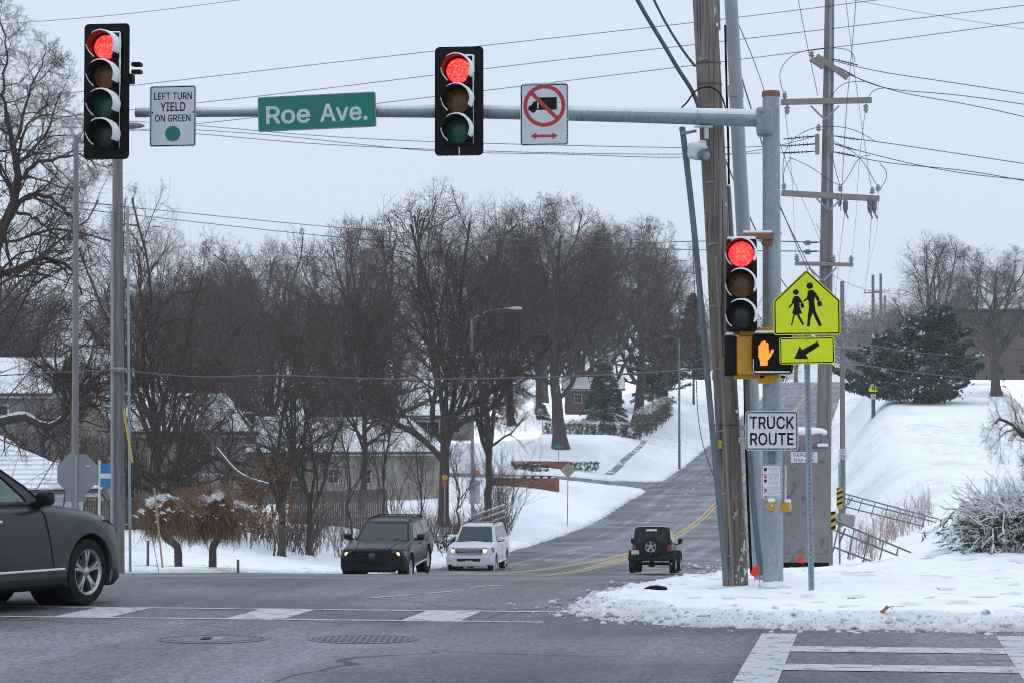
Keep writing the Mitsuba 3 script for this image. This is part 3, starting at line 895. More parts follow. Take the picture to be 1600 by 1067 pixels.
ring = Point(cx_, cy_).buffer(.252, quad_segs=24).difference(Point(cx_, cy_).buffer(.205, quad_segs=24))
bar = LineString([(cx_ - .155, cy_ + .155), (cx_ + .16, cy_ - .16)]).buffer(.024, cap_style=2)
put('red_ring', ext(unary_union([ring, bar]), .0024), 'm_sign_red')
ah = Polygon([(-.165, -.255), (-.09, -.212), (-.10, -.238), (.10, -.238), (.09, -.212), (.165, -.255), (.09, -.298), (.10, -.272), (-.10, -.272), (-.09, -.298)])
put('double_arrow', ext(ah, .0015), 'm_sign_red')
holder(k, loc, r_)
part(k, 'top_snow', mv(tube([(-.24, .0, .372), (0, .0, .374), (.26, .0, .372)], [.004, .008, .005], 6), loc, RZ), 'm_snow')

k, loc, put = board('truck_route_sign', 'white sign reading TRUCK ROUTE strapped to the signal pole', 'sign', 1206, 672.5, PY - .20, .612, .456, .035, 'm_sign_white', 'm_sign_black', .010, .014, R=rotz(-.05))
put('lettering', txt('TRUCK', .515, .135, 0, .095, .0015, True), 'm_sign_black')
put('lettering', txt('ROUTE', .505, .135, 0, -.095, .0015, True), 'm_sign_black')
for y in (.165, -.16): put('bolt', ext(Point(0, y).buffer(.010), .004), 'm_galv')
part(k, 'strut', mv(cbox((0, .055, 0), (.05, .08, .3), .006), loc), 'm_galv')

k, loc, put = board('crossing_button_sign', 'small white pedestrian push button instruction sign on the signal pole', 'sign', 1205.5, 752.5, PY - .15, .235, .405, .022, 'm_sign_white', 'm_sign_black', .006, .006, R=rotz(-.02))
for y in (.085, -.068, -.125): put('rule', ext(sbox(-.105, y - .002, .105, y + .002), .0012), 'm_sign_black')
for y, mt in ((.145, 'm_sign_black'), (.06, 'm_sign_red'), (.012, 'm_sign_black'), (-.096, 'm_sign_red')):
    put('symbol', ext(rrect(.032, .036, .004, -.07, y), .0012), mt)
for y, s, w in ((.162, 'START CROSSING', .13), (.145, 'WATCH FOR', .09), (.128, 'VEHICLES', .08), (.070, "DON'T START", .11), (.048, 'FINISH CROSSING', .13), (.026, 'IF STARTED', .10), (-.002, 'TIME REMAINING', .12), (-.022, 'TO FINISH', .10), (-.093, "DON'T CROSS", .12), (-.142, 'PUSH BUTTON', .12)):
    put('lettering', txt(s, w, .0105, .025 if y > -.12 else 0, y, .0012), 'm_sign_black')
put('arrow', ext(Polygon([(-.09, -.172), (-.06, -.158), (-.06, -.168), (.09, -.168), (.09, -.176), (-.06, -.176), (-.06, -.186)]), .0012), 'm_sign_black')


def button(px, py, Y, label, turn):
    k = thing('push_button', label, 'push button', 'pedestrian push buttons')
    loc = at(px, py, Y); R = rotz(turn)
    part(k, 'body', mv(mv(revolve([(0, .05), (.050, .05), (.057, .04), (.057, -.04)], 20, 'y'), (0, 0, 0)), loc, R), 'm_yellow_box', 40)
    part(k, 'ring', mv(revolve([(.032, .051), (.045, .051), (.045, .060), (.032, .060)], 20, 'y'), loc, R), 'm_yellow_guard')
    part(k, 'button', mv(revolve([(0, .066), (.022, .064), (.028, .051)], 16, 'y'), loc, R), 'm_alloy', True)
    part(k, 'snow', mv(rbox((0, -.02, .065), (.085, .075, .045), .02), loc, R), 'm_snow', 40)


button(1205, 790, PY - .15, 'yellow pedestrian button below the instruction sign on the signal pole', 0)
button(1228, 791, PY - .04, 'yellow pedestrian button on the right side of the signal pole', 1.1)
pp = at(1227, 727, PY - .02), at(1227, 782, PY - .02)
k = thing('thin_conduit', 'thin white pipe above the right-hand pedestrian button', 'pipe')
part(k, 'pipe', tube([pp[0], pp[1]], .014, 10), 'm_plastic_white', 40)
part(k, 'clamp', rbox(pp[0] * .7 + pp[1] * .3 + [-.03, 0, 0], (.06, .04, .035), .01), 'm_galv')

# --- pedestrian signals
hand = unary_union([Polygon([(377, 815), (445, 815), (444, 850), (434, 885), (433, 920), (388, 920), (385, 890), (376, 860)])] +
                   [LineString(l).buffer(w) for l, w in (([(384, 792), (386, 850)], 7.5), ([(398, 774), (400, 850)], 8), ([(414, 766), (416, 850)], 8), ([(432, 778), (433, 850)], 7.5), ([(467, 822), (447, 860), (430, 880)], 8.5))])
hand = affinity.scale(affinity.translate(hand, -424, -845), 1 / 560, -1 / 560, origin=(0, 0)).simplify(.001)


def ped_signal(px, py, Y, R, label):
    k = thing('pedestrian_signal', label, 'pedestrian signal', 'black and yellow pedestrian signals')
    loc = at(px, py, Y)
    put = lambda m: mv(m, loc, R)
    part(k, 'housing', put(rbox((0, .12, 0), (.43, .20, .43), .03)), 'm_yellow_box', 30)
    part(k, 'face', put(cbox((0, .005, 0), (.445, .04, .445), .012)), 'm_black')
    hood = unary_union([rrect(.47, .46, .05).difference(rrect(.45, .44, .045))])
    part(k, 'hood', put(mv(ext(hood, .10, .01), R=FACE)), 'm_black')
    part(k, 'hood_snow', put(rbox((0, -.05, .245), (.40, .10, .04), .018)), 'm_snow', 40)
    part(k, 'lip_snow', put(rbox((0, -.055, -.212), (.42, .09, .028), .012)), 'm_snow', 40)
    part(k, 'side_snow', put(rbox((-.222, -.085, -.14), (.018, .035, .16), .008)), 'm_snow', 40)
    h = part(k, 'hand_symbol', put(mv(ext(affinity.translate(hand, -.075, .0), .002, .017), R=FACE)), 'm_dark_lens', label='lit orange raised hand')
    scene[h]['emitter'] = {'type': 'area', 'radiance': RGB(1.35 * EMIT, .24 * EMIT, .012 * EMIT)}
    return k, loc


k, loc = ped_signal(1207, 553, PY - .36, RZ @ rotz(.02), 'pedestrian signal with lit orange hand facing the camera')
for z in (.235, -.26): part(k, 'bracket', mv(cbox((.0, .30, z), (.16, .22, .05), .012), loc, RZ), 'm_yellow_box')
for x in (-.12, .12): part(k, 'door_latch', mv(rbox((x, -.03, -.262), (.05, .03, .03), .01), loc, RZ), 'm_black')
k, loc = ped_signal(1147, 556, PY - .05, RZ @ rotz(-math.radians(86)), 'pedestrian signal seen from its side, yellow box with black hood facing left')
for a_, q_, s_b in ((1172, 520, (.42, .12, .05)), (1175, 588, (.44, .12, .055)), (1196, 592, (.18, .10, .10)), (1196, 519, (.18, .10, .10))): part(k, 'bracket', cbox(at(a_, q_, PY - .05 - .08 * (a_ > 1190)), s_b, .012), 'm_yellow_box')

# --- school crossing post
SX, SY = at(1268, 909, 28.6)[:2]
k0 = thing('sign_post', 'slim perforated galvanized post under the school crossing sign', 'post')
zg, zt = ground(SX, SY), at(1260, 432, 28.6)[2]
b0_, b1_ = np.array([SX, SY, zg - .2]), np.array([at(1258, 432, 28.62)[0], SY + .02, zt])
ax = (b1_ - b0_) / np.linalg.norm(b1_ - b0_)
prof = unary_union([sbox(-.022, -.003, .022, .0), sbox(-.022, -.018, -.019, 0), sbox(.019, -.018, .022, 0), sbox(-.034, -.021, -.019, -.018), sbox(.019, -.021, .034, -.018)])
pm = ext(prof, np.linalg.norm(b1_ - b0_))
R_ = np.stack([np.cross([0, 1, 0], ax), np.cross(ax, np.cross([0, 1, 0], ax)), ax], 1)
part(k0, 'channel', mv(pm, b0_, R_), 'm_galv')
hs = [bx(b0_ + ax * d + [0, -.0052, 0], (.009, .0015, .014)) for d in np.arange(.3, np.linalg.norm(b1_ - b0_), .0508)]
part(k0, 'hole_row', cat(hs), 'm_black', kind='stuff')

pent = Polygon([(-.381, -.375), (.381, -.375), (.381, .02), (0, .375), (-.381, .02)]).buffer(-.03).buffer(.03, quad_segs=6)
k, loc, put = board('school_crossing_sign', 'fluorescent yellow five-sided sign with two walking children', 'sign', 1260.5, 472.5, 28.55, 0, 0, 0, 'm_sign_lime', 'm_sign_black', .011, .015, shape=pent, R=rotz(-.06), roll=math.radians(.5))
Z = lambda pts: Polygon([((x - 697) / 563, -(y - 507) / 563) for x, y in pts]).buffer(0)
adult = unary_union([Z([(704, 440), (712, 430), (738, 428), (755, 446), (780, 487), (776, 503), (766, 505), (748, 470), (747, 520), (753, 565), (770, 605), (793, 658), (775, 665), (748, 612), (735, 578), (721, 612), (714, 663), (697, 663), (702, 600), (711, 545), (709, 500), (700, 492), (679, 506), (674, 497), (699, 478)]), Z([(762, 512), (788, 500), (797, 528), (768, 540)]), Z([(766, 500), (776, 498), (784, 512), (772, 516)]), Point((718 - 697) / 563, -(402 - 507) / 563).buffer(21 / 563)]).buffer(.004).buffer(-.004)
child = unary_union([Z([(614, 470), (640, 466), (656, 480), (670, 510), (664, 522), (651, 505), (652, 540), (667, 580), (646, 583), (662, 615), (680, 650), (668, 656), (645, 617), (632, 590), (620, 590), (612, 620), (602, 657), (593, 655), (604, 610), (611, 582), (602, 580), (615, 535), (612, 512), (601, 530), (583, 546), (580, 538), (598, 515)]), Z([(655, 522), (676, 512), (681, 540), (660, 546)]), Point((628 - 697) / 563, -(442 - 507) / 563).buffer(18.5 / 563)]).buffer(.004).buffer(-.004)
put('walking_adult', ext(adult, .0015), 'm_sign_black')
put('walking_child', ext(child, .0015), 'm_sign_black')
for y in (.235, -.315): put('bolt', ext(Point(0, y).buffer(.010), .004), 'm_galv')
k, loc, put = board('arrow_plaque', 'fluorescent yellow plaque with a black arrow pointing down left', 'sign', 1261, 547.5, 28.55, .63, .305, .03, 'm_sign_lime', 'm_sign_black', .010, .012, R=rotz(-.06), roll=math.radians(1.0))
arr = Polygon([((x - 700) / 555, -(y - 808) / 555) for x, y in [(618, 858), (655, 778), (668, 803), (765, 752), (781, 778), (692, 833), (708, 862)]])
put('arrow', ext(arr, .0015), 'm_sign_black')
for y in (.12, -.12): put('bolt', ext(Point(.0, y).buffer(.009), .004), 'm_galv')

# --- detector camera under the arm
k = thing('detector_camera', 'frosted white vehicle detector with round lens hanging below the arm', 'camera')
c, r_ = arm_at(1101)
Yd = c[1]
for dx in (-.074, .074): part(k, 'u_bolt', tube([(c[0] + dx, Yd + r_ * math.sin(a) * 1.09, c[2] + r_ * math.cos(a) * 1.09) for a in np.linspace(-2.6, 2.6, 20)], .006, 6), 'm_alloy')
part(k, 'base_plate', cbox((c[0], Yd, c[2] - r_ - .018), (.22, .11, .014), .004), 'm_plastic_white')
part(k, 'stem', tube([(c[0] + .03, Yd, c[2] - r_ - .02), (c[0] + .035, Yd, c[2] - r_ - .16)], .026, 12), 'm_plastic_white', 40)
hc = at(1090, 237, Yd - .05)
Rd = rotz(.35) @ rotx(.18)
part(k, 'housing', rbox(hc, (.17, .30, .20), .05, Rd), 'm_plastic_white', 40)
lc = at(1104, 243, Yd - .26)
part(k, 'lens_tube', mv(revolve([(.062, -.10), (.072, -.10), (.080, .01), (.072, .03), (.064, .03), (.062, .0)], 28, 'y'), lc, Rd), 'm_galv_dark', 40)
part(k, 'lens', mv(revolve([(0, .012), (.04, .010), (.064, .0)], 24, 'y'), lc, Rd), 'm_glass_disc', True)
part(k, 'hinge', rbox(at(1097, 224, Yd - .10), (.09, .07, .06), .015, Rd), 'm_plastic_white', 40)

# --- leaning wooden pole at the corner with its conduits
WY = 29.75
w0, w1 = at(1149.5, 913, WY), at(1099.5, -40, WY)
w0z = ground(w0[0], w0[1])
wax = (w1 - w0) / (w1[2] - w0[2])
W = lambda z, dx=0, dy=0: w0 + wax * (z - w0[2]) + [dx, dy, 0]
k = thing('utility_pole', 'big weathered leaning wooden utility pole at the snowy corner', 'utility pole')
zz = np.linspace(w0z - .4, 7.6, 40)
pts = np.array([W(z) for z in zz])
rr = np.interp(zz, [0, 1.5, 7.6], [.152, .142, .143])
m = tubes(pts[None], rr[None], 36)
v = np.asarray(m.vertices); axc = np.repeat(pts, 36, 0)
dd = v - axc
ang = np.arctan2(dd[:, 1], dd[:, 0])
gr = meshkit.fbm(np.stack([np.cos(ang) * 4.5, np.sin(ang) * 4.5, v[:, 2] * .45], -1), 4, 3) - .5
part(k, 'shaft', TM(axc + dd * (1 + .16 * gr)[:, None], m.faces), 'm_wood_pole', True)
for zc_ in (at(0, 133, WY)[2], at(0, 100, WY)[2], 2.05):
    part(k, 'strap', mv(revolve([(.148, -.008), (.153, -.008), (.153, .008), (.148, .008)], 24), W(zc_)), 'm_wire')
for py, col in ((570, 'm_yellow_guard'), (694, 'm_yellow_guard')):
    z = at(0, py, WY)[2]
    part(k, 'number_tag', mv(cbox((0, 0, 0), (.045, .006, .17 if py < 600 else .10), .002), W(z, -.045 if py < 600 else -.11, -.148)), col)
for z in np.linspace(.5, 6.4, 9):
    part(k, 'staple', mv(tube([(-.06, -.02, 0), (0, -.016, .01), (.05, 0, .015)], .008, 6), W(z, -.07, -.135)), 'm_galv')
# ground wire moulding on the pole's face
part(k, 'moulding', tube([W(z, -.045, -.150) for z in np.linspace(.3, 4.05, 12)], .017, 8), 'm_crossarm', 40)
rs = np.random.default_rng(5)
fl = [bx(W(z, .10 + .03 * rs.random(), -.09), (.012 + .03 * rs.random() * (rs.random() > .7), .02, .03 + .06 * rs.random())) for z in rs.uniform(.3, 7, 14)]
part(k, 'frost_patch', cat(fl), 'm_snow', kind='stuff')

k = thing('steel_conduit', 'slim grey steel conduit leaning against the left of the wooden pole', 'conduit')
q0, q1, q2, q3 = at(1066, 200, 29.55), at(1078, 300, 29.55), at(1103, 560, 29.5), at(1125, 800, 29.5)
q4 = at(1135, 905, 29.5)
part(k, 'pipe', tube(spline([q0, q1, q2, q3, q4], 30), .036, 14), 'm_galv_dark', 40)
part(k, 'standoff', tube([at(1068, 209, 29.55), at(1087, 205, 29.72)], .018, 8), 'm_galv')
part(k, 'standoff_clamp', rbox(at(1068, 208, 29.5), (.06, .06, .05), .01), 'm_galv')
part(k, 'end_cap', mv(revolve([(0, .01), (.036, .008), (.040, -.03)], 14), q0), 'm_galv')
part(k, 'coupling', tube([at(1102.3, 552, 29.5), at(1104.2, 572, 29.5)], .042, 14), 'm_galv_dark', 40)

k = thing('grey_riser_pole', 'tall pale grey metal pole leaning behind the signal mast', 'pole')
g0, g1 = at(1192, 905, 30.6), at(1139.5, -40, 30.6)
part(k, 'lower_shaft', tube([g0 - [0, 0, .3], g0 + (g1 - g0) * .80], [.090, .086], 24), 'm_pole_grey', 40)
part(k, 'upper_shaft', tube([g0 + (g1 - g0) * .80, g1], [.080, .078], 24), 'm_pole_grey', 40)
part(k, 'collar', tube([g0 + (g1 - g0) * .795, g0 + (g1 - g0) * .815], [.096, .094], 24), 'm_pole_grey', 40)
pz = np.linspace(.43, .99, 40)
part(k, 'wind_blown_frost', tube([g0 + (g1 - g0) * z + [.079, -.01, 0] for z in pz], .004 + .006 * rs.random(40), 6), 'm_snow', True)
k = thing('black_conduit', 'dark cable conduit running up the right side of the wooden pole', 'conduit')
part(k, 'pipe', tube(spline([at(1166, 500, 29.6), at(1169, 640, 29.6), at(1179, 800, 29.55), at(1190, 898, 29.5)], 20), .036, 12), 'm_galv_dark', 40)
part(k, 'cable', tube(spline([at(1162, 520, 29.65), at(1166, 700, 29.65), at(1174, 895, 29.6)], 20), .016, 8), 'm_black', 40)
part(k, 'clamp', rbox(at(1164, 668, 29.55), (.14, .05, .06), .015), 'm_galv')
k = thing('metal_riser', 'short dark metal riser on the upper right of the wooden pole', 'conduit')
part(k, 'pipe', tube([at(1137, 292, 29.8), at(1143, 380, 29.8)], .035, 12), 'm_galv_dark', 40)
part(k, 'cable', tube(spline([at(1133, 40, 29.8), at(1136, 160, 29.8), at(1138, 230, 29.8), at(1139, 292, 29.8)], 20), .013, 8), 'm_black', 40)
part(k, 'pipe', tube([at(1120, -30, 29.8), at(1122, 48, 29.8)], .030, 12), 'm_galv_dark', 40)
part(k, 'snow', rbox(at(1137, 290, 29.75), (.06, .05, .025), .012), 'm_snow', 40)

# --- roadside cabinet
CD = 37.5
cl_, cr_ = at(1226, 883, CD), at(1298, 883, CD)
cw = cr_[0] - cl_[0]
ccx, cz0 = (cl_[0] + cr_[0]) / 2, at(0, 882, CD)[2]
ch = at(0, 703, CD)[2] - cz0
zg = ground(ccx, CD)
k = thing('signal_cabinet', 'grey brown metal control cabinet capped with snow', 'cabinet')
Rc = rotz(-.06)
cc = np.array([ccx, CD + .3, 0])
put = lambda m: mv(m, cc, Rc)
part(k, 'plinth', put(bx((0, 0, (zg + cz0) / 2 - .05), (cw * .97, .56, max(.12, cz0 - zg + .3)))), 'm_black')
part(k, 'body', put(cbox((0, 0, cz0 + ch / 2 + .04), (cw, .6, ch), .012)), 'm_cabinet')
part(k, 'door', put(cbox((0, -.305, cz0 + ch * .52 + .03), (cw * .94, .02, ch * .88), .008)), 'm_cabinet')
part(k, 'base_sill', put(cbox((0, -.30, cz0 + .06), (cw * 1.01, .05, .05), .006)), 'm_cabinet')
roof = ext(Polygon([(-cw / 2, 0), (cw / 2, 0), (cw / 2, .10), (cw / 2 - .10, .20), (-cw / 2 + .1, .20), (-cw / 2, .10)]), .6)
part(k, 'roof', put(mv(roof, (0, .3, cz0 + ch + .042), FACE)), 'm_cabinet')
ico3 = trimesh.creation.icosphere(3)
sv = ico3.vertices * [cw * .46, .33, .085]
sv = sv + [0, 0, .02] + (meshkit.fbm(ico3.vertices * 3, 3, 2) - .5)[:, None] * [.05, .05, .03]
part(k, 'snow_cap', put(mv(TM(sv, ico3.faces), (.02, 0, cz0 + ch + .245))), 'm_snow', True)
part(k, 'snow_ledge', put(rbox((cw * .36, -.31, cz0 + ch + .075), (cw * .24, .07, .05), .02)), 'm_snow', 40)
part(k, 'handle', put(rbox((-cw * .40, -.33, cz0 + ch * .55), (.025, .03, .14), .008)), 'm_galv_dark')
for q_ in (.2, .5, .8): part(k, 'hinge', put(rbox((cw * .475, -.315, cz0 + ch * q_), (.02, .02, .12), .006)), 'm_cabinet')
pl_ = at(1256.5, 714, CD - .02)
part(k, 'number_plate', mv(mv(ext(rrect(.40, .162, .008), .004), R=FACE), pl_, Rc), 'm_sign_white')
part(k, 'lettering', mv(mv(txt('9496 SC', .32, .062, 0, .036, .0015, off=.0042), R=FACE), pl_, Rc), 'm_sign_black')
part(k, 'lettering', mv(mv(txt('Roe Ave', .29, .058, 0, -.040, .0015, off=.0042), R=FACE), pl_, Rc), 'm_sign_black')
for nm, px, py, Y, lab, poly in (('marker_flag', 1180, 892, 29.1, 'square red utility flag drooping between the wooden pole and the signal mast', [(-.055, -.03), (.0, -.075), (.055, -.01), (.02, .07), (-.025, .05)]),
                                ('marker_flag', 1250, 871, 34.5, 'narrow red flag standing in front of the cabinet', [(-.04, -.06), (.03, -.075), (.045, -.03), (.02, 0), (.0, .085), (-.02, .01)])):
    k = thing(nm, lab, 'flag', 'red utility flags')
    c = at(px, py, Y)
    n_ = ext(Polygon(poly), .003)
    n_ = n_.subdivide().subdivide()
    n_.vertices[:, 2] += .02 * np.sin(n_.vertices[:, 0] * 45) + .01 * np.sin(n_.vertices[:, 1] * 60)
    part(k, 'cloth', mv(n_, c, rotz(.3) @ FACE), 'm_orange_flag')
    part(k, 'wire', tube([c + [.03, .01, .03], c + [.05, .012, -.05], (c[0] + .06, c[1] + .02, ground(c[0], c[1]) - .05)], .004, 6), 'm_galv_dark')

# ---------------------------------------------------------------- vehicles
def mir(pts): return [(y, z) for y, z in pts] + [(-y, z) for y, z in pts]


def loft(stations):
    ms = []
    for (x0, a), (x1, b) in zip(stations[:-1], stations[1:]):
        P = np.array([(x0, y, z) for y, z in mir(a)] + [(x1, y, z) for y, z in mir(b)])
        ms.append(m3.Manifold.hull_points(P))
    return m3.Manifold.batch_boolean(ms, m3.OpType.Add)


def cyl_y(x, y0, y1, z, r, n=40):
    return m3.Manifold.cylinder(y1 - y0, r, r, n).rotate([-90, 0, 0]).translate([x, y0, z])


def wheel(holder_, loc, R, r, w, rr, sp, M, name='wheel', alloy='m_alloy', double=True):
    """Outer face looks along local -y."""
    k = part(holder_, name, mv(revolve([(rr - .01, w / 2 - .02), (rr + .015, w / 2), (r - .05, w / 2), (r - .012, w / 2 - .018), (r, w / 2 - .05), (r, -w / 2 + .05), (r - .012, -w / 2 + .018), (r - .05, -w / 2), (rr, -w / 2), (rr - .01, -w / 2 + .05)], 48, 'y'), loc, R), 'm_tyre', 40, label=None)
    ms = [revolve([(rr - .035, w / 2 - .03), (rr - .012, w / 2 - .006), (rr - .004, w / 2 - .004), (rr, w / 2 - .03), (rr - .02, -w / 2 + .06)], 48, 'y')]
    for i in range(sp):
        a = i * 2 * math.pi / sp + math.pi / 2
        for da in ((-.16, .16) if double else (0,)):
            P = []
            for rad, hw, dep, th in ((.045, .030, w / 2 - .035, .04), (rr * .55, .021 if double else .036, w / 2 - .022, .045), (rr - .02, .020 if double else .05, w / 2 - .02, .05)):
                ang = a + da * (rad / rr)
                c = np.array([math.cos(ang) * rad, math.sin(ang) * rad]); t = np.array([-math.sin(ang), math.cos(ang)])
                for s in (-1, 1):
                    for dd, sc in ((0, .75), (-th, 1)):
                        q = c + t * s * hw * sc
                        P.append((q[0], -(dep + dd), q[1]))
            P = np.array(P)
            ms += [m2t(m3.Manifold.hull_points(P[:8])), m2t(m3.Manifold.hull_points(P[4:]))]
    ms.append(revolve([(.058, w / 2 - .06), (.055, w / 2 - .03), (.03, w / 2 - .02), (0, w / 2 - .02)], 16, 'y'))
    part(k, 'rim', mv(cat(ms), loc, R), alloy, 30)
    part(k, 'brake_disc', mv(revolve([(.15, w / 2 - .12), (.0, w / 2 - .115)], 24, 'y'), loc, R), 'm_iron')
    part(k, 'inner_rim', mv(revolve([(rr - .02, -w / 2 + .04), (0, -w / 2 + .05)], 24, 'y'), loc, R), 'm_black')
    return k


def xz_plate(poly, yfn, th, sgn):
    """A polygon drawn in (x, z), bent onto the side y = sgn * yfn(z), th thick outwards."""
    m = ext(Polygon(poly), th)
    v = np.asarray(m.vertices)
    return TM(np.stack([v[:, 0], sgn * (yfn(v[:, 1]) + v[:, 2]), v[:, 1]], -1), m.faces if sgn < 0 else m.faces[:, ::-1])


def quadplate(c, u0, u1, v0, v1, th):
    """An inset plate on the quad c = (bottom left, bottom right, top right, top left)."""
    c = np.asarray(c, float)
    B = lambda u, v: (c[0] * (1 - u) + c[1] * u) * (1 - v) + (c[3] * (1 - u) + c[2] * u) * v
    q = [B(u0, v0), B(u1, v0), B(u1, v1), B(u0, v1)]
    n = np.cross(q[1] - q[0], q[3] - q[0]); n /= np.linalg.norm(n)
    if n @ (np.mean(q, 0) - [0, 0, 1.0]) < 0: n = -n
    return m2t(m3.Manifold.hull_points(np.array([p + n * th for p in q] + [p - n * .01 for p in q])))


def place_car(X, Y, heading, z=None, slope=0.0):
    h = np.array([math.sin(heading), math.cos(heading), 0])      # heading: angle to the right of +y
    fw = np.array([h[0], h[1], slope]); fw /= np.linalg.norm(fw)
    lf = np.cross([0, 0, 1.0], fw); lf /= np.linalg.norm(lf)
    R = np.stack([fw, lf, np.cross(fw, lf)], 1)
    return np.array([X, Y, z]), R


# --- the grey crossover crossing at the left
k = thing('crossover_car', 'dark grey crossover car turning across the junction, cut by the left edge', 'car')
hub = at(137.5, 893, 28.35)
loc, R = place_car(hub[0], hub[1], math.radians(27), 0.0)
loc = loc - R @ np.array([0, -.91, 0])
put = lambda m: mv(m, loc, R)


def sec(wb, wm, wt, z0, z1, cr=.03): return [(wb, z0), (wm, z0 + .16), (wm, z0 + .16 + (z1 - z0) * .40), (wm * .975, z1 - (z1 - z0) * .14), (wt, z1), (0, z1 + cr)]


body = loft([(.93, sec(.40, .46, .40, .34, .70)), (.84, sec(.66, .70, .60, .26, .84)), (.66, sec(.80, .85, .68, .24, .95, .07)), (.40, sec(.88, .915, .74, .24, 1.02, .10)), (.0, sec(.90, .935, .78, .24, 1.085, .115)), (-.45, sec(.90, .94, .80, .26, 1.135, .10)),
             (-.80, sec(.90, .94, .825, .26, 1.165, .06)), (-1.9, sec(.90, .942, .84, .27, 1.18, 0)), (-3.0, sec(.90, .942, .84, .28, 1.20, 0)), (-3.55, sec(.84, .90, .78, .32, 1.2, 0)), (-3.86, sec(.66, .72, .6, .45, 1.08))])
for xw in (0, -2.825):
    for y0, y1 in ((-1.1, -.62), (.62, 1.1)):
        body -= cyl_y(xw, y0, y1, .395, .425)
bulge = []
for xw in (0, -2.825):
    for s in (-1, 1):
        bulge.append((m3.Manifold.sphere(1.0, 64).scale([.62, .055, .52]).translate([xw - .06, s * .905, .46]) - cyl_y(xw, -1.2, 1.2, .395, .425)).trim_by_plane([0, 0, 1], .40).trim_by_plane([-1, 0, 0], -(xw + .52)))
prof = [(-.62, 1.12), (-.98, 1.375), (-1.38, 1.60), (-1.82, 1.70), (-2.4, 1.73), (-3.0, 1.68), (-3.45, 1.53), (-3.78, 1.15)]
gy = lambda z: .835 - (z - 1.15) * .38
hullpts = lambda ins: np.array([(x + (ins if x > -1.9 else -ins) * -1.2, s * (gy(z) - ins), z - ins * (z > 1.2)) for x, z in prof for s in (-1, 1)])
gh = m3.Manifold.hull_points(hullpts(0.0))
wins = [[(-1.0, 1.195), (-1.03, 1.245), (-1.30, 1.465), (-1.56, 1.585), (-1.90, 1.63), (-1.99, 1.20)], [(-2.07, 1.20), (-1.99, 1.632), (-2.5, 1.64), (-2.95, 1.58), (-3.02, 1.235)], [(-3.09, 1.26), (-3.02, 1.52), (-3.32, 1.43), (-3.42, 1.30)]]
gh -= m3.Manifold.hull_points(hullpts(.05))
for w_ in wins:
    e = m3.CrossSection([[(x, z) for x, z in w_][::(1 if Polygon(w_).exterior.is_ccw else -1)]]).extrude(3).rotate([90, 0, 0]).translate([0, 1.5, 0])
    gh -= e
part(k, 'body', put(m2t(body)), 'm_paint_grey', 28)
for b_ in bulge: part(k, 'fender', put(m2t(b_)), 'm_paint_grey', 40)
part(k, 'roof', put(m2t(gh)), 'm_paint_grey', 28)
for s in (-1, 1):
    for w_ in wins:
        part(k, 'window', put(xz_plate(w_, lambda z: gy(z) - .022, .004, s)), 'm_tint_glass', label='tinted greenish side window' if s < 0 else None)
    part(k, 'window_trim', put(tube([(x, s * (gy(z) + .004), z) for x, z in [(-.93, 1.165), (-1.4, 1.168), (-2.0, 1.172), (-3.05, 1.20)]], .010, 6)), 'm_black_gloss')
    pil = [(-.70, 1.15), (-.98, 1.36), (-1.38, 1.585), (-1.82, 1.68), (-2.4, 1.71), (-3.0, 1.66)]
    part(k, 'drip_rail', put(tube([(x, s * (gy(z) + .002), z) for x, z in pil], .012, 6)), 'm_black_gloss')
    yb = .945 * s
    part(k, 'chrome_strip', put(cbox((-1.35, yb, .435), (1.75, .022, .030), .008)), 'm_chrome')
    part(k, 'sill', put(cbox((-1.40, .90 * s, .30), (2.0, .09, .11), .03)), 'm_trim')
    hd = rbox((-1.70, s * .955, .99), (.21, .035, .034), .015)
    part(k, 'door_handle', put(hd), 'm_chrome', 40)
    part(k, 'door_handle', put(mv(hd, (-1.05, 0, .01))), 'm_chrome', 40)
    sd = [(.905, .30), (.945, .43), (.945, .79), (.922, 1.04), (.838, 1.165)]
    for x0, dx in ((-.62, -.22), (-2.02, 0), (-2.95, .1)):
        part(k, 'door_seam', put(tube([(x0 + dx * (z - .3) / .87, s * (y + .000), z) for y, z in sd], .0045, 5)), 'm_black')
    mir_ = rbox((-.93, s * 1.02, 1.235), (.13, .22, .165), .05)
    part(k, 'mirror', put(mir_), 'm_black_gloss', 40)
    part(k, 'mirror_arm', put(rbox((-.86, s * .88, 1.17), (.16, .16, .05), .02)), 'm_black', 40)
    hl = np.array([(.80, .60, .70), (.84, .56, .82), (.62, .81, .86), (.36, .865, .965), (.40, .78, 1.005), (.66, .70, .93)]) * [1, s, 1]
    part(k, 'headlight', put(m2t(m3.Manifold.hull_points(np.vstack([hl + [.012, s * .012, .004], hl - [.05, s * .05, .02]])))), 'm_lamp_glass', 30)
    for xw in (0, -2.825):
        a = np.linspace(-.35, math.pi + .35, 40)
        part(k, 'arch_lip', put(tube(np.stack([xw + .432 * np.cos(a), s * (.930 - .02 * np.abs(np.cos(a))), .395 + .432 * np.sin(a)], -1), .022, 8)), 'm_paint_grey', True)
        part(k, 'wheel_well', put(mv(revolve([(.424, -.28), (.424, .0)], 36, 'y'), (xw, s * .79 + .14 * (s < 0) - .14 * (s > 0) + (.0), .395), np.eye(3) if s < 0 else rotz(math.pi))), 'm_black')
        part(k, 'wheel_well', put(mv(revolve([(.424, 0), (0, 0)], 36, 'y'), (xw, s * .63, .395))), 'm_black')
        st_ = R @ rotz((0 if s < 0 else math.pi) + (math.radians(2) if xw == 0 else 0))
        wheel(k, loc + R @ np.array([xw, s * .80, .381]), st_, .381, .235, .262, 5, None)
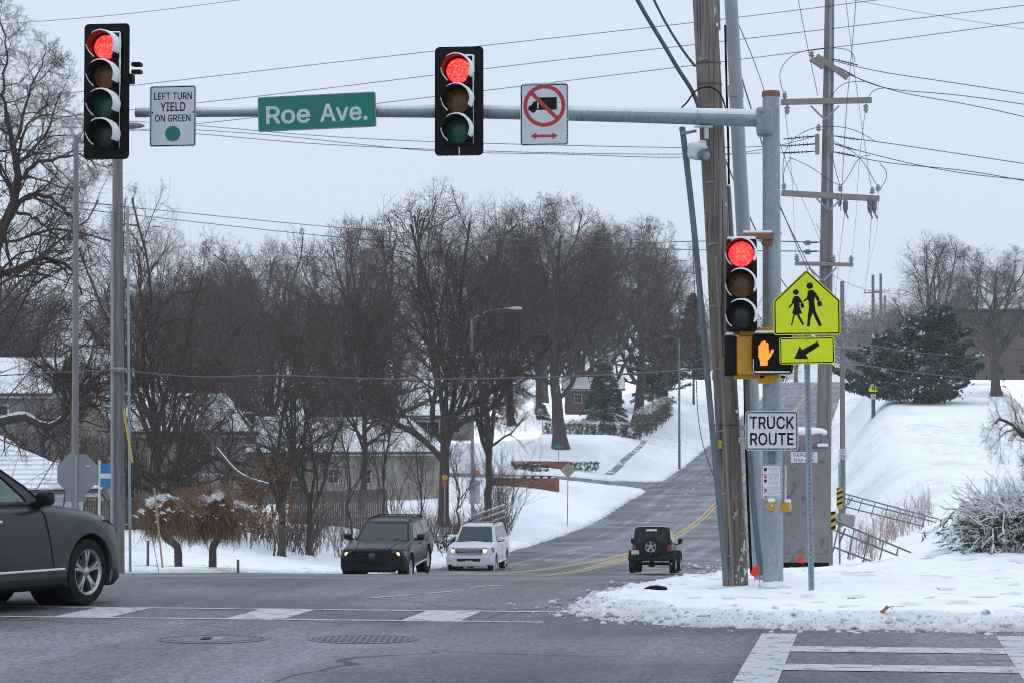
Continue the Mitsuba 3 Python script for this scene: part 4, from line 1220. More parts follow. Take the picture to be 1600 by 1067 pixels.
# windscreen and back glass follow the roof's curve
for pr_, nm in ((prof[0:4], 'windscreen'), (prof[5:8], 'rear_window')):
    u = np.array(pr_)
    P = np.array([[(x + (.006 if nm[0] == 'w' else -.006), s * (gy(z) - .07), z + .008) for s in (1, -1)] for x, z in u])
    vv, q = grid(P[..., 0], P[..., 1], P[..., 2])
    part(k, nm, put(tri(vv, q)[0]), 'm_glass_dark', True)
part(k, 'bumper', put(m2t(loft([(.93, [(.42, .22), (.50, .30), (.45, .42)]), (.80, [(.68, .20), (.76, .28), (.74, .42)]), (.56, [(.80, .20), (.885, .28), (.88, .40)]), (.46, [(.82, .22), (.89, .28), (.88, .38)])]))), 'm_trim', 30)
part(k, 'floor', put(cbox((-1.45, 0, .26), (4.0, 1.5, .12), .03)), 'm_black')
for x in (-1.75, -2.75):
    for y in (-.38, .38):
        part(k, 'seat', put(cat(rbox((x - .12, y, 1.20), (.16, .48, .34), .06, roty(-.2)), rbox((x - .19, y, 1.47), (.09, .26, .17), .04))), 'm_seat', 40)
part(k, 'dashboard', put(rbox((-.98, 0, 1.16), (.4, 1.36, .10), .04)), 'm_seat', 40)
part(k, 'tail_light', put(rbox((-3.70, -.74, 1.02), (.2, .16, .26), .04)), 'm_tail_red', 40)
part(k, 'tail_light', put(rbox((-3.70, .74, 1.02), (.2, .16, .26), .04)), 'm_tail_red', 40)


# --- boxier cars, seen small
def emblem(R_):
    el = lambda a, b, x=0, z=0: affinity.translate(affinity.scale(Point(0, 0).buffer(1, 16), a, b), x, z)
    ring_ = lambda a, b, t, x=0, z=0: el(a, b, x, z).difference(el(a - t, b - t, x, z))
    return unary_union([ring_(.085, .058, .012), ring_(.030, .055, .010), ring_(.060, .026, .010, 0, .028)])


def suv(name, label, X, Y, heading, z, slope, c):
    k = thing(name, label, 'car')
    loc, R = place_car(X, Y, heading, z, slope)
    put = lambda m: mv(m, loc, R)
    L, W_, H, wb, belt, fo = c['L'], c['W'], c['H'], c['wb'], c['belt'], c['fo']
    xf, xr = wb / 2 + fo, wb / 2 + fo - L
    hw = W_ / 2
    hood = c['hood']
    s4 = lambda w, z0, z1, cr=.03: [(w * .92, z0), (w, z0 + .16), (w, z0 + (z1 - z0) * .72), (w * .93, z1 - .03), (w * .86, z1), (0, z1 + cr)]
    body = loft([(xf, s4(hw * .82, .42, hood - .17)), (xf - .10, s4(hw * .93, .38, hood - .07)), (xf - .32, s4(hw * .985, .36, hood - .02)), (c['cowl'] + .1, s4(hw, .36, hood + .06, .05)), (c['cowl'] - .25, s4(hw, .36, belt, 0)), (xr + .35, s4(hw, .36, belt, 0)), (xr + .08, s4(hw * .96, .42, belt, 0)), (xr, s4(hw * .88, .5, belt - .1))])
    for xw in (wb / 2, -wb / 2):
        for y0, y1 in ((-hw - .1, -hw + .30), (hw - .30, hw + .1)):
            body -= cyl_y(xw, y0, y1, c['r'] + .01, c['r'] + .055)
    part(k, 'body', put(m2t(body)), c['paint'], 28)
    gb, gt = hw * .88, hw * .70
    xb0, xt0, xt1, xb1 = c['cowl'], c['wtop'], xr + .38, xr + .05
    b0, t0 = belt - .02, H - .05
    gpts = [(xb0, s * gb * .97, b0) for s in (-1, 1)] + [(xt0, s * gt * .97, t0) for s in (-1, 1)] + [(xt1, s * gt, t0) for s in (-1, 1)] + [(xb1, s * gb, b0) for s in (-1, 1)] + [(xt0 - .25, s * gt * .6, H) for s in (-1, 1)] + [(xt1 + .2, s * gt * .6, H) for s in (-1, 1)] + [(xb0 - .6, s * gb, b0) for s in (-1, 1)] + [(xt0 - .35, s * gt, t0) for s in (-1, 1)]
    part(k, 'roof', put(m2t(m3.Manifold.hull_points(np.array(gpts)))), c['paint'], 28)
    part(k, 'windscreen', put(quadplate([(xb0, gb * .97, b0), (xb0, -gb * .97, b0), (xt0, -gt * .97, t0), (xt0, gt * .97, t0)][::1], .05, .95, .08, .93, .008)), 'm_glass_dark')
    part(k, 'rear_window', put(quadplate([(xb1, -gb, b0), (xb1, gb, b0), (xt1, gt, t0), (xt1, -gt, t0)], .1, .9, .15, .85, .008)), 'm_glass_side')
    gy_ = lambda zz: gb + (zz - b0) / (t0 - b0) * (gt - gb) - .004
    xa = lambda zz, d: xb0 - .25 - d + (zz - b0) / (t0 - b0) * (xt0 - xb0 + .02)
    z0, z1 = belt + .05, t0 - .07
    cuts = c['cuts']
    for s in (-1, 1):
        ws = [[(xa(z0, .10), z0), (xa(z1, .10), z1), (cuts[0] + .04, z1), (cuts[0] + .04, z0)], [(cuts[0] - .04, z0), (cuts[0] - .04, z1), (cuts[1] + .06, z1), (cuts[1] + .04, z0)], [(cuts[1] - .06, z0), (cuts[1] - .06, z1), (xt1 - .08, z1), (xb1 + .22, z0)]]
        for w_ in ws: part(k, 'window', put(xz_plate(w_, gy_, .012, s)), 'm_glass_side')
        part(k, 'mirror', put(rbox((xb0 - .28, s * (hw + .13), belt + .10), (.12, .22, .18), .05)), c['mirror'], 40)
        part(k, 'mirror_arm', put(rbox((xb0 - .26, s * (hw + .0), belt + .03), (.09, .16, .06), .02)), 'm_trim', 40)
        part(k, 'roof_rail', put(tube([(xt0 - .12, s * gt * .93, t0 - .02), (xt0 - .30, s * gt * .93, t0 + .07), (xt1 + .28, s * gt * .93, t0 + .07), (xt1 + .1, s * gt * .93, t0 - .02)], .02, 8)), 'm_trim', 40)
        part(k, 'sill_step', put(cbox((0, s * (hw - .02), .40), (wb - .95, .14, .06), .02)), c['step'])
        part(k, 'body_moulding', put(cbox((-.02, s * (hw + .002), .72), (wb - .8, .02, .07), .008)), c['paint'])
        for xd in (cuts[0], cuts[1]):
            part(k, 'door_seam', put(bx((xd, s * hw, .78), (.012, .012, .62))), 'm_black')
            part(k, 'door_handle', put(rbox((xd + .17, s * (hw + .01), belt - .14), (.16, .03, .035), .012)), c['mirror'], 40)
        for xw in (wb / 2, -wb / 2):
            a = np.linspace(-.15, math.pi + .15, 24)
            part(k, 'arch_lip', put(tube(np.stack([xw + (c['r'] + .06) * np.cos(a), 0 * a + s * (hw - .012), c['r'] + .01 + (c['r'] + .06) * np.sin(a)], -1), .028, 7)), c['lip'], True)
            part(k, 'wheel_well', put(mv(revolve([(c['r'] + .052, -.26), (c['r'] + .052, 0), (0, 0)], 24, 'y'), (xw, s * (hw - .31), c['r'] + .01), np.eye(3) if s > 0 else np.eye(3))), 'm_black')
            wheel(k, loc + R @ np.array([xw, s * (hw - .13), c['r']]), R @ rotz(0 if s < 0 else math.pi), c['r'], .25, c['r'] * .66, 6, None, double=False)
        # lamps
        hl = np.array([(xf - .06, .50 * hw, hood - .30), (xf - .04, .50 * hw, hood - .12), (xf - .16, .80 * hw, hood - .10), (xf - .36, .975 * hw, hood - .12), (xf - .34, .985 * hw, hood - .28), (xf - .10, .82 * hw, hood - .32)]) * [1, s, 1]
        part(k, 'headlight', put(m2t(m3.Manifold.hull_points(np.vstack([hl + [.055, s * .025, .01], hl - [.1, s * .03, 0]])))), 'm_lamp_glass', 30)
        part(k, 'headlight_trim', put(tube(np.vstack([hl, hl[:1]]) + [.050, s * .022, .008], .014, 6)), 'm_black')
        lx = .76 if c['lamp_out'] else .66
        lp = part(k, 'headlight_bulb', put(mv(revolve([(0, .04), (.05, .03), (.075, 0)][::-1], 16, 'x'), (xf + .005 - (.045 if c['lamp_out'] else .0), s * lx * hw, hood - .21))), 'm_lamp_glass', True, label='glowing warm headlight bulb')
        scene[lp]['emitter'] = {'type': 'area', 'radiance': RGB(*c['lamp'])}
        part(k, 'fog_light', put(mv(revolve([(.075, 0), (.06, .02), (0, .025)], 16, 'x'), (xf + .005, s * .74 * hw, .62))), c['fog'], True)
    part(k, 'rear_deck', put(cbox((xr + .02, 0, .62), (.10, W_ * .9, .24), .04)), c['lip'])
    for y in np.linspace(-.3, .3, 2): part(k, 'roof_crossbar', put(tube([(xt0 - .9 - .8 * (y > 0), -gt * .93, t0 + .09), (xt0 - .9 - .8 * (y > 0), gt * .93, t0 + .09)], .018, 8)), 'm_trim')
    for s in (-1, 1):
        part(k, 'hood_crease', put(tube([(xf - .12, s * .50 * hw, hood - .045), (xf - .5, s * .56 * hw, hood + .012), (c['cowl'] + .12, s * .66 * hw, hood + .065)], [.02, .03, .025], 8)), c['paint'], True)
        fl_ = m3.Manifold.sphere(1.0, 28).scale([c['r'] + .17, .07, c['r'] + .15]).translate([0, s * (hw - .03), c['r'] + .06])
        for xw in (wb / 2, -wb / 2):
            part(k, 'fender_flare', put(m2t(fl_.translate([xw, 0, 0]) - cyl_y(xw, -hw - .3, hw + .3, c['r'] + .01, c['r'] + .058))), c['paint'], 30)
    part(k, 'cowl_strip', put(rbox((xb0 + .06, 0, b0 + .045), (.13, gb * 1.75, .03), .012)), 'm_black', 30)
    G_ = lambda e, lo, hi: Polygon([(x * c['gw'] * hw, z) for x, z in ((-.86 - e, lo), (.86 + e, lo), (1 + e, -.31), (1 + e, hi - .04), (.92 + e, hi), (-.92 - e, hi), (-1 - e, hi - .04), (-1 - e, -.31))])
    part(k, 'grille_surround', put(mv(mv(ext(G_(.08, -.395, -.085).difference(G_(0, -.36, -.115)), .05), R=rotz(math.pi / 2) @ FACE), (xf - .01, 0, hood))), c['paint'])
    # grille, bumper, badge
    gw = c['gw'] * hw
    part(k, 'grille', put(m2t(m3.Manifold.hull_points(np.array([(xf + o, s * w_ * gw, zz) for o in (.012, -.1) for s in (-1, 1) for w_, zz in ((.86, hood - .36), (1.0, hood - .31), (1.0, hood - .15), (.92, hood - .11))])))), 'm_black_gloss', 30)
    for i in range(c['bars']):
        zz = hood - .34 + (i + .5) * .22 / c['bars']
        part(k, 'grille_bar', put(rbox((xf + .012, 0, zz), (.03, gw * 1.86, c['barh']), .01)), c['barmat'], 40)
    fr = ext(emblem(R), .012)
    part(k, 'badge', put(mv(mv(fr, R=rotz(math.pi / 2) @ FACE), (xf + .028, 0, hood - .22))), 'm_chrome')
    part(k, 'bumper', put(m2t(loft([(xf + .09, [(hw * .62, .44), (hw * .66, .52), (hw * .66, .66), (hw * .60, .72)]), (xf + .02, [(hw * .88, .40), (hw * .92, .5), (hw * .92, .70), (hw * .88, .76)]), (xf - .22, [(hw * .985, .38), (hw * 1.005, .5), (hw * 1.005, .70), (hw * .98, .77)])]))), c['bump'], 30)
    part(k, 'air_intake', put(rbox((xf + .075, 0, .62 if not c['low'] else .60), (.05, gw * 1.75, .13), .03)), 'm_black', 30)
    part(k, 'skid_plate', put(cbox((xf - .05, 0, .40), (.25, W_ * .72, .14), .04)), c['skid'])
    if c['plate']: part(k, 'licence_plate', put(rbox((xf + .11, 0, .50), (.012, .31, .16), .005)), 'm_plate')
    for y in (-.28, .22): part(k, 'wiper', put(tube([(xb0 + .02, y, b0 + .045), (xb0 - .06, y + .28, b0 + .10)], .012, 6)), 'm_black')
    part(k, 'floor', put(cbox((0, 0, .42), (L * .86, W_ * .62, .20), .05)), 'm_black')
    part(k, 'axle', put(tube([(-wb / 2, -hw + .1, c['r']), (-wb / 2, hw - .1, c['r'])], .06, 8)), 'm_black')
    return k


sl = lambda Y: float((ZR(Y + 1) - ZR(Y - 1)) / 2)
Y = 72.0
P = at(600, 800, Y)
suv('dark_suv', 'dark grey four-door car with lit headlights, oncoming ahead of the white one', P[0] + .05, Y + 1.3, math.pi + HEAD, float(ZR(Y + 1.3)) - .03, sl(Y), dict(
    L=4.8, W=1.91, H=1.61, wb=2.79, belt=1.08, fo=.90, hood=1.04, cowl=.78, wtop=.02, r=.385, paint='m_paint_dark', mirror='m_black_gloss', step='m_alloy', lip='m_paint_dark', cuts=(-.42, -1.35), lamp_out=True, lamp=(.75, .37, .13), fog='m_lamp_glass', gw=.58, bars=1, barh=.05, barmat='m_paint_dark', bump='m_trim', low=False, skid='m_black', plate=False))
Y = 107.0
P = at(743, 800, Y)
suv('white_suv', 'white four-door car with lit headlights, oncoming behind the dark grey one', P[0] + .1, Y + 1.6, math.pi + HEAD, float(ZR(Y + 1.5)) + .01, sl(Y), dict(
    L=5.2, W=2.05, H=1.98, wb=3.1, belt=1.26, fo=.95, hood=1.20, cowl=.98, wtop=.25, r=.40, paint='m_paint_white', mirror='m_chrome', step='m_paint_white', lip='m_paint_white', cuts=(-.32, -1.35), lamp_out=False, lamp=(.75, .40, .16), fog='m_trim', gw=.56, bars=4, barh=.028, barmat='m_alloy', bump='m_paint_white', low=True, skid='m_paint_white', plate=True))

# --- black off-roader driving away
k = thing('offroad_car', 'boxy black off-road car driving away with a spare wheel on its back', 'car')
Y = 99.0
P = at(1022.5, 860, Y)
loc, R = place_car(P[0] + .15, Y + 1.9, HEAD, float(ZR(Y + 1.0)) + .0, sl(Y))
put = lambda m: mv(m, loc, R)
tub = loft([(1.75, [(.62, .55), (.66, .62), (.66, 1.12), (0, 1.18)]), (.75, [(.74, .50), (.78, .6), (.78, 1.16), (0, 1.2)]), (-1.55, [(.74, .50), (.785, .6), (.785, 1.18), (0, 1.2)]), (-1.62, [(.72, .54), (.76, .64), (.76, 1.14), (0, 1.17)])])
part(k, 'body', put(m2t(tub)), 'm_paint_black', 28)
top = np.array([(.62, s * .755, 1.15) for s in (-1, 1)] + [(.18, s * .665, 1.79) for s in (-1, 1)] + [(-1.50, s * .675, 1.80) for s in (-1, 1)] + [(-1.60, s * .765, 1.15) for s in (-1, 1)] + [(-.2, s * .5, 1.845) for s in (-1, 1)] + [(-1.40, s * .55, 1.84) for s in (-1, 1)])
part(k, 'hard_top', put(m2t(m3.Manifold.hull_points(top))), 'm_paint_black', 25)
part(k, 'roof_snow', put(rbox((-.8, 0, 1.846), (1.3, 1.12, .018), .008)), 'm_snow', 40)
bq = [(-1.60, .765, 1.15), (-1.60, -.765, 1.15), (-1.50, -.675, 1.80), (-1.50, .675, 1.80)]
part(k, 'rear_window', put(quadplate(bq[:2][::-1] + bq[2:][::-1], .13, .87, .12, .90, .010)), 'm_glass_side')
part(k, 'windscreen', put(quadplate([(.62, .755, 1.15), (.62, -.755, 1.15), (.18, -.665, 1.79), (.18, .665, 1.79)], .06, .94, .1, .9, .01)), 'm_glass_dark')
gyj = lambda z: .757 - (z - 1.15) / .65 * .085
for s in (-1, 1):
    for w_ in ([(.42, 1.22), (.12, 1.70), (-.42, 1.70), (-.42, 1.22)], [(-.50, 1.22), (-.50, 1.70), (-1.40, 1.70), (-1.46, 1.22)]):
        part(k, 'window', put(xz_plate(w_, gyj, .010, s)), 'm_glass_side')
    part(k, 'mirror', put(rbox((.52, s * .96, 1.28), (.09, .17, .20), .03)), 'm_black', 40)
    part(k, 'mirror_arm', put(tube([(.55, s * .78, 1.14), (.52, s * .92, 1.18)], .025, 8)), 'm_black')
    for xw in (1.22, -1.20):
        a = np.linspace(.28, math.pi - .28, 14)
        fl = [(xw + .52 * math.cos(t), .41 + .50 * math.sin(t)) for t in a]
        fl2 = [(xw + .46 * math.cos(t), .40 + .43 * math.sin(t)) for t in a[::-1]]
        part(k, 'fender', put(mv(ext(Polygon(fl + fl2).buffer(.012), .24), (0, s * .94 if s > 0 else -.70, 0), FACE)), 'm_trim', 30)
        wheel(k, loc + R @ np.array([xw, s * .80, .385]), R @ rotz(0 if s < 0 else math.pi), .385, .25, .235, 5, None, double=False)
    part(k, 'tail_light', put(rbox((-1.66, s * .70, 1.0), (.09, .15, .26), .02)), 'm_tail_red', 40)
    part(k, 'step', put(tube([(.70, s * .84, .46), (-.72, s * .84, .46)], .035, 8)), 'm_black')
    part(k, 'hinge', put(rbox((-1.625, -.62, 1.0 + .2 * s), (.03, .1, .05), .01)), 'm_black')
    part(k, 'tyre_strap', put(rbox((-1.20, s * .62, .58), (.4, .2, .2), .03)), 'm_black')
part(k, 'rear_bumper', put(rbox((-1.70, 0, .60), (.22, 1.62, .20), .04)), 'm_trim', 30)
part(k, 'licence_plate', put(rbox((-1.70, .66, .83), (.02, .31, .16), .006)), 'm_plate')
part(k, 'brake_light', put(rbox((-1.64, .02, 1.70), (.05, .44, .075), .02)), 'm_snow', 40, label='high brake light covered with snow')
part(k, 'exhaust', put(tube([(-1.62, -.42, .50), (-1.80, -.42, .48)], .035, 10)), 'm_iron')
part(k, 'rear_axle', put(tube([(-1.2, -.75, .385), (-1.2, .75, .385)], .06, 8)), 'm_black')
part(k, 'differential', put(rbox((-1.2, .05, .36), (.26, .26, .24), .08)), 'm_black', 40)
part(k, 'grille', put(rbox((1.76, 0, .92), (.05, 1.1, .4), .03)), 'm_trim', 40)
part(k, 'underbody', put(cbox((-.1, 0, .56), (2.8, 1.0, .16), .03)), 'm_black')
wheel(k, loc + R @ np.array([-1.80, .03, 1.06]), R @ rotz(-math.pi / 2), .385, .24, .225, 5, None, name='spare_wheel', double=False)

# ---------------------------------------------------------------- houses
def house(name, label, c0, c1, depth, wall_h, z0, ridge, mat, over=.45, windows=(), chimney=None, hip=0.0, courses=None, gable=False, downpipes=(), group=None, cat_='house', band=None, roofmat='m_roof_snow'):
    """A house whose front runs in plan from c0 to c1 (left to right as seen); depth behind; ridge: height of ridge over the eaves."""
    k = thing(name, label, cat_, group)
    c0, c1 = np.array(c0, float), np.array(c1, float)
    w = np.linalg.norm(c1 - c0)
    a = (c1 - c0) / w
    R = np.array([[a[0], -a[1], 0], [a[1], a[0], 0], [0, 0, 1.0]])       # local x along the front, y away from the viewer
    o = np.array([c0[0], c0[1], z0])
    put = lambda m: mv(m, o, R)
    H = wall_h
    hole = []
    fr = sbox(0, -1.0, w, H)
    for (x, z, ww, hh) in windows: fr = fr.difference(sbox(x - ww / 2, z - hh / 2, x + ww / 2, z + hh / 2))
    part(k, 'front_wall', put(mv(ext(fr, .2), (0, .2, 0), FACE)), mat)
    part(k, 'wall', put(cat(bx((.1, depth / 2 + .1, H / 2 - .5), (.2, depth - .2, H + 1)), bx((w - .1, depth / 2 + .1, H / 2 - .5), (.2, depth - .2, H + 1)), bx((w / 2, depth - .1, H / 2 - .5), (w - .4, .2, H + 1)))), mat)
    if gable:       # gable end faces the viewer, ridge runs back
        part(k, 'gable', put(mv(ext(Polygon([(0, 0), (w, 0), (w / 2, ridge)]), .2), (0, .2, H + .002), FACE)), mat)
        planes = [[(-over, -over, H - over * ridge / (w / 2)), (w / 2, -over, H + ridge), (w / 2, depth + over, H + ridge), (-over, depth + over, H - over * ridge / (w / 2))],
                  [(w / 2, -over, H + ridge), (w + over, -over, H - over * ridge / (w / 2)), (w + over, depth + over, H - over * ridge / (w / 2)), (w / 2, depth + over, H + ridge)]]
    else:
        dz = over * ridge / (depth / 2)
        planes = [[(-over, -over, H - dz), (w + over, -over, H - dz), (w + over - hip, depth / 2, H + ridge), (-over + hip, depth / 2, H + ridge)],
                  [(w + over, depth + over, H - dz), (-over, depth + over, H - dz), (-over + hip, depth / 2, H + ridge), (w + over - hip, depth / 2, H + ridge)]]
        if hip:
            planes += [[(w + over, -over, H - dz), (w + over, depth + over, H - dz), (w + over - hip, depth / 2, H + ridge)], [(-over, depth + over, H - dz), (-over, -over, H - dz), (-over + hip, depth / 2, H + ridge)]]
        else:
            for xg in (0, w - .2):
                g = ext(Polygon([(.2, 0), (depth - .2, 0), (depth / 2, ridge - .2)]), .2)
                part(k, 'gable', put(TM(np.stack([g.vertices[:, 2] + xg, g.vertices[:, 0], g.vertices[:, 1] + H + .01], -1), g.faces)), mat)
    rk = None
    for i, p in enumerate(planes):
        p = np.array(p, float)
        n = np.cross(p[1] - p[0], p[-1] - p[0]); n /= np.linalg.norm(n)
        slab = m2t(m3.Manifold.hull_points(np.vstack([p, p + n * .14])))
        rk = part(k, 'roof', put(slab), 'm_roof_edge')
        if courses and i in courses:
            d = np.linalg.norm((p[-1] + p[-2]) / 2 - (p[0] + p[1]) / 2)
            nc = int(d / courses[i])
            for j in range(nc):
                f0, f1 = j / nc, (j + 1.12) / nc
                L = lambda f, s: (p[0] * (1 - f) + p[-1] * f) if s == 0 else (p[1] * (1 - f) + p[-2 if len(p) == 4 else 2] * f)
                q0, q1, q2, q3 = L(f0, 0), L(f0, 1), L(min(f1, 1), 1), L(min(f1, 1), 0)
                P = np.array([q0 + n * .15, q1 + n * .15, q2 + n * .15, q3 + n * .15, q0 + n * .225, q1 + n * .225, q2 + n * .17, q3 + n * .17])
                part(rk, 'shingle_course', put(m2t(m3.Manifold.hull_points(P))), roofmat)
        else:
            P = np.array(p); cen = P.mean(0)
            P = cen + (P - cen) * .985
            part(rk, 'snow', put(m2t(m3.Manifold.hull_points(np.vstack([P + n * .141, P + n * .20])))), roofmat)
    if not gable: part(k, 'fascia', put(bx((w / 2, -over - .015, H - over * ridge / (depth / 2) - .02), (w + 2 * over, .03, .20))), 'm_house_white')
    if not gable: part(k, 'gutter', put(bx((w / 2, -over - .08, H - over * ridge / (depth / 2) + .04), (w + 2 * over, .10, .09))), 'm_roof_edge')
    for (x, z, ww, hh) in windows:
        f = part(k, 'window', put(mv(ext(sbox(x - ww / 2, z - hh / 2, x + ww / 2, z + hh / 2).difference(sbox(x - ww / 2 + .08, z - hh / 2 + .08, x + ww / 2 - .08, z + hh / 2 - .08)), .10), (0, .06, 0), FACE)), 'm_house_white')
        part(f, 'pane', put(bx((x, .12, z), (ww - .16, .03, hh - .16))), 'm_pane')
        part(f, 'glazing_bar', put(cat(bx((x, .08, z), (.04, .04, hh - .16)), bx((x, .08, z), (ww - .16, .036, .04)))), 'm_house_white')
    for x in downpipes: part(k, 'downpipe', put(tube([(x, -.06, H - .2), (x, -.06, -.6)], .06, 8)), 'm_house_white')
    if band: part(k, 'trim_band', put(bx((w / 2, -.02, band), (w, .05, .16))), 'm_house_white')
    if chimney:
        x, y, cw_, h0, h1 = chimney
        cb = part(k, 'chimney', put(cbox((x, y, H + (h0 + h1) / 2), (cw_, cw_ * .7, h1 - h0), .03)), 'm_roof_edge')
        part(cb, 'cap_snow', put(rbox((x, y, H + h1 + .06), (cw_ * 1.08, cw_ * .78, .14), .05)), 'm_snow', 40)
    return k


def plan(px, Y): return ((px - CX) / F * Y, Y)


def zrow(py, Y): return float(at(CX, py, Y)[2])


# long beige house behind the fence
Yh = 178.0
zb_, ze_ = zrow(795, Yh), zrow(709, Yh)
house('beige_house', 'long low beige house with a snowy roof behind the board fence', plan(372, Yh - 5), plan(690, Yh + 7), 9.0, ze_ - zb_ + .25, zb_, 2.3, 'm_beige', windows=[(4.6, 1.55, 2.3, 1.2), (8.3, 2.35, .95, 1.1), (11.2, 2.3, 1.0, 1.1)], chimney=(1.2, .9, 1.2, -.6, 2.6), downpipes=(6.9,), over=.5)
# house at mid left behind the weeping trees
Ym = 118.0
zb_, ze_ = zrow(800, Ym), zrow(672, Ym)
house('tan_house', 'tan two-storey house half hidden by branches behind the weeping trees', plan(188, Ym), plan(384, Ym + 3), 7.5, ze_ - zb_, zb_, 1.7, 'm_beige_dark', windows=[(.50, .95, .62, .75), (4.3, 2.8, .8, 1.1)], band=zrow(742, Ym) - zb_, gable=False, downpipes=(3.95,))
# white house at the far left with a coursed roof
Yw = 78.0
zb_, ze_ = zrow(800, Yw), zrow(762, Yw)
house('white_garage_house', 'low white house with a snow-covered coursed roof behind the stop sign', plan(-260, Yw - 5), plan(131, Yw + 2), 8.0, ze_ - zb_, zb_, 2.15, 'm_house_white', windows=[(6.85, .05, .8, 1.0)], hip=2.3, courses={0: .30, 2: .30}, over=.35)
# houses up the slope
Yf = 235.0
house('hip_roof_house', 'grey house with a steep snowy pyramid roof up the slope behind the beige house', plan(478, Yf), plan(612, Yf), 8.0, 2.6, zrow(640, Yf), 3.2, 'm_house_grey', windows=[(2.0, 1.4, 1.0, 1.2), (5.6, 1.4, 1.0, 1.2)], hip=3.6)
Yf = 262.0
house('brown_trim_house', 'pale house with dark garage openings up the slope behind the big trees', plan(608, Yf), plan(735, Yf), 8.0, 2.7, zrow(688, Yf), 1.8, 'm_beige', windows=[(1.6, 1.3, 1.5, 1.3), (4.0, 1.2, 2.6, 1.7), (7.0, 1.4, 1.0, 1.2)])
Yf = 140.0
house('snow_roof_house', 'small house with a snowy gable roof at the far left up the slope', plan(-90, Yf), plan(72, Yf), 7.5, 2.8, zrow(690, Yf), 1.9, 'm_house_grey', windows=[(3.2, 1.5, 1.1, 1.2)])
Yf = 330.0
house('brick_house', 'red brick house glimpsed behind the spruce and hedge', plan(884, Yf), plan(972, Yf), 8, 2.8, zrow(640, Yf), 1.5, 'm_brick_far', windows=[(1.6, 1.5, 1.0, 1.2), (5.9, 1.5, 1.0, 1.2)])
# brown brick block on the right
Yb = 345.0
zb_, ze_ = zrow(612, Yb), zrow(487, Yb)
k = thing('brick_building', 'large flat-roofed brown brick building behind the bare trees at right', 'building')
x0, x1 = at(1455, 500, Yb)[0], at(1720, 500, Yb)[0]
Hb = ze_ - zb_
fr = sbox(x0, zb_ - 1, x1, ze_)
wins_ = [(x0 + 2.6 + 3.4 * i, zb_ + Hb * q_, 1.5, 1.5) for i in range(6) for q_ in (.28, .72)]
for (x, z, a_, b_) in wins_: fr = fr.difference(sbox(x - a_ / 2, z - b_ / 2, x + a_ / 2, z + b_ / 2))
part(k, 'front_wall', mv(ext(fr, .3), (0, Yb + .3, 0), FACE), 'm_brick_far')
part(k, 'wall', cat(bx((x0 + .15, Yb + 8.3, (zb_ + ze_) / 2), (.3, 16, Hb)), bx(((x0 + x1) / 2, Yb + 16.5, (zb_ + ze_) / 2), (x1 - x0, .3, Hb))), 'm_brick_far')
part(k, 'roof', bx(((x0 + x1) / 2, Yb + 8.2, ze_ + .15), (x1 - x0 + .6, 17.4, .3)), 'm_roof_edge')
part(k, 'roof_snow', bx(((x0 + x1) / 2, Yb + 8.2, ze_ + .36), (x1 - x0 + .3, 17.0, .12)), 'm_snow')
for (x, z, a_, b_) in wins_:
    f_ = part(k, 'window', mv(ext(sbox(x - a_ / 2, z - b_ / 2, x + a_ / 2, z + b_ / 2).difference(sbox(x - a_ / 2 + .1, z - b_ / 2 + .1, x + a_ / 2 - .1, z + b_ / 2 - .1)), .1), (0, Yb + .2, 0), FACE), 'm_house_grey')
    part(f_, 'pane', bx((x, Yb + .22, z), (a_ - .2, .04, b_ - .2)), 'm_pane')

# ---------------------------------------------------------------- fences, walls, small street things
rng = np.random.default_rng(21)
k = thing('board_fence', 'weathered brown board fence in front of the beige house', 'fence')
Yq = 132.0
f0, f1 = np.array(plan(452, Yq)), np.array(plan(606, Yq + 1))
zt0, zt1, zl0 = zrow(768, Yq), zrow(764, Yq), zrow(846, Yq)
n_ = 46
for i in range(n_):
    u = (i + .5) / n_
    p = f0 + (f1 - f0) * u
    h = zt0 + (zt1 - zt0) * u + .03 * rng.standard_normal()
    lo = min(zl0, h - 1.9)
    part(k, 'picket', cbox((p[0], p[1] + .01 * rng.standard_normal(), (h + lo) / 2), (.105, .022, h - lo), .006), 'm_fence')
for z in (-.35, -1.5):
    part(k, 'rail', tube([(f0[0], f0[1] + .06, zt0 + z), (f1[0], f1[1] + .06, zt1 + z)], .045, 6), 'm_fence')
k = thing('grey_fence', 'dark grey board fence beside the tan house', 'fence')
Yq = 108.0
f0, f1 = np.array(plan(128, Yq)), np.array(plan(226, Yq + 1))
for i in range(26):
    u = (i + .5) / 26
    p = f0 + (f1 - f0) * u
    h, lo = zrow(781, Yq) + .02 * rng.standard_normal(), zrow(842, Yq)
    part(k, 'picket', cbox((p[0], p[1], (h + lo) / 2), (.083, .02, h - lo), .005), 'm_fence')
part(k, 'rail', tube([(f0[0], f0[1] + .05, zrow(790, Yq)), (f1[0], f1[1] + .05, zrow(790, Yq))], .04, 6), 'm_fence')

k = thing('rail_fence', 'short weathered two-rail wooden fence beside the street lamp', 'fence')
Yq = 146.0
P0, P1 = at(743, 806, Yq), at(786, 789, Yq + 3)
for i in range(5):
    c = P0 + (P1 - P0) * i / 4
    g_ = ground(c[0], c[1]) - .2
    part(k, 'post', cbox((c[0], c[1], (c[2] + .1 + g_) / 2), (.14, .14, c[2] + .1 - g_), .02), 'm_railwood')
for dz in (0, -.36, -.72):
    part(k, 'rail', tube([P0 + [-.1, -.09, dz], P1 + [.1, -.09, dz]], .055, 6), 'm_railwood')
    part(k, 'rail_snow', tube([P0 + [-.1, -.09, dz + .07], P1 + [.1, -.09, dz + .07]], .035, 6), 'm_snow')
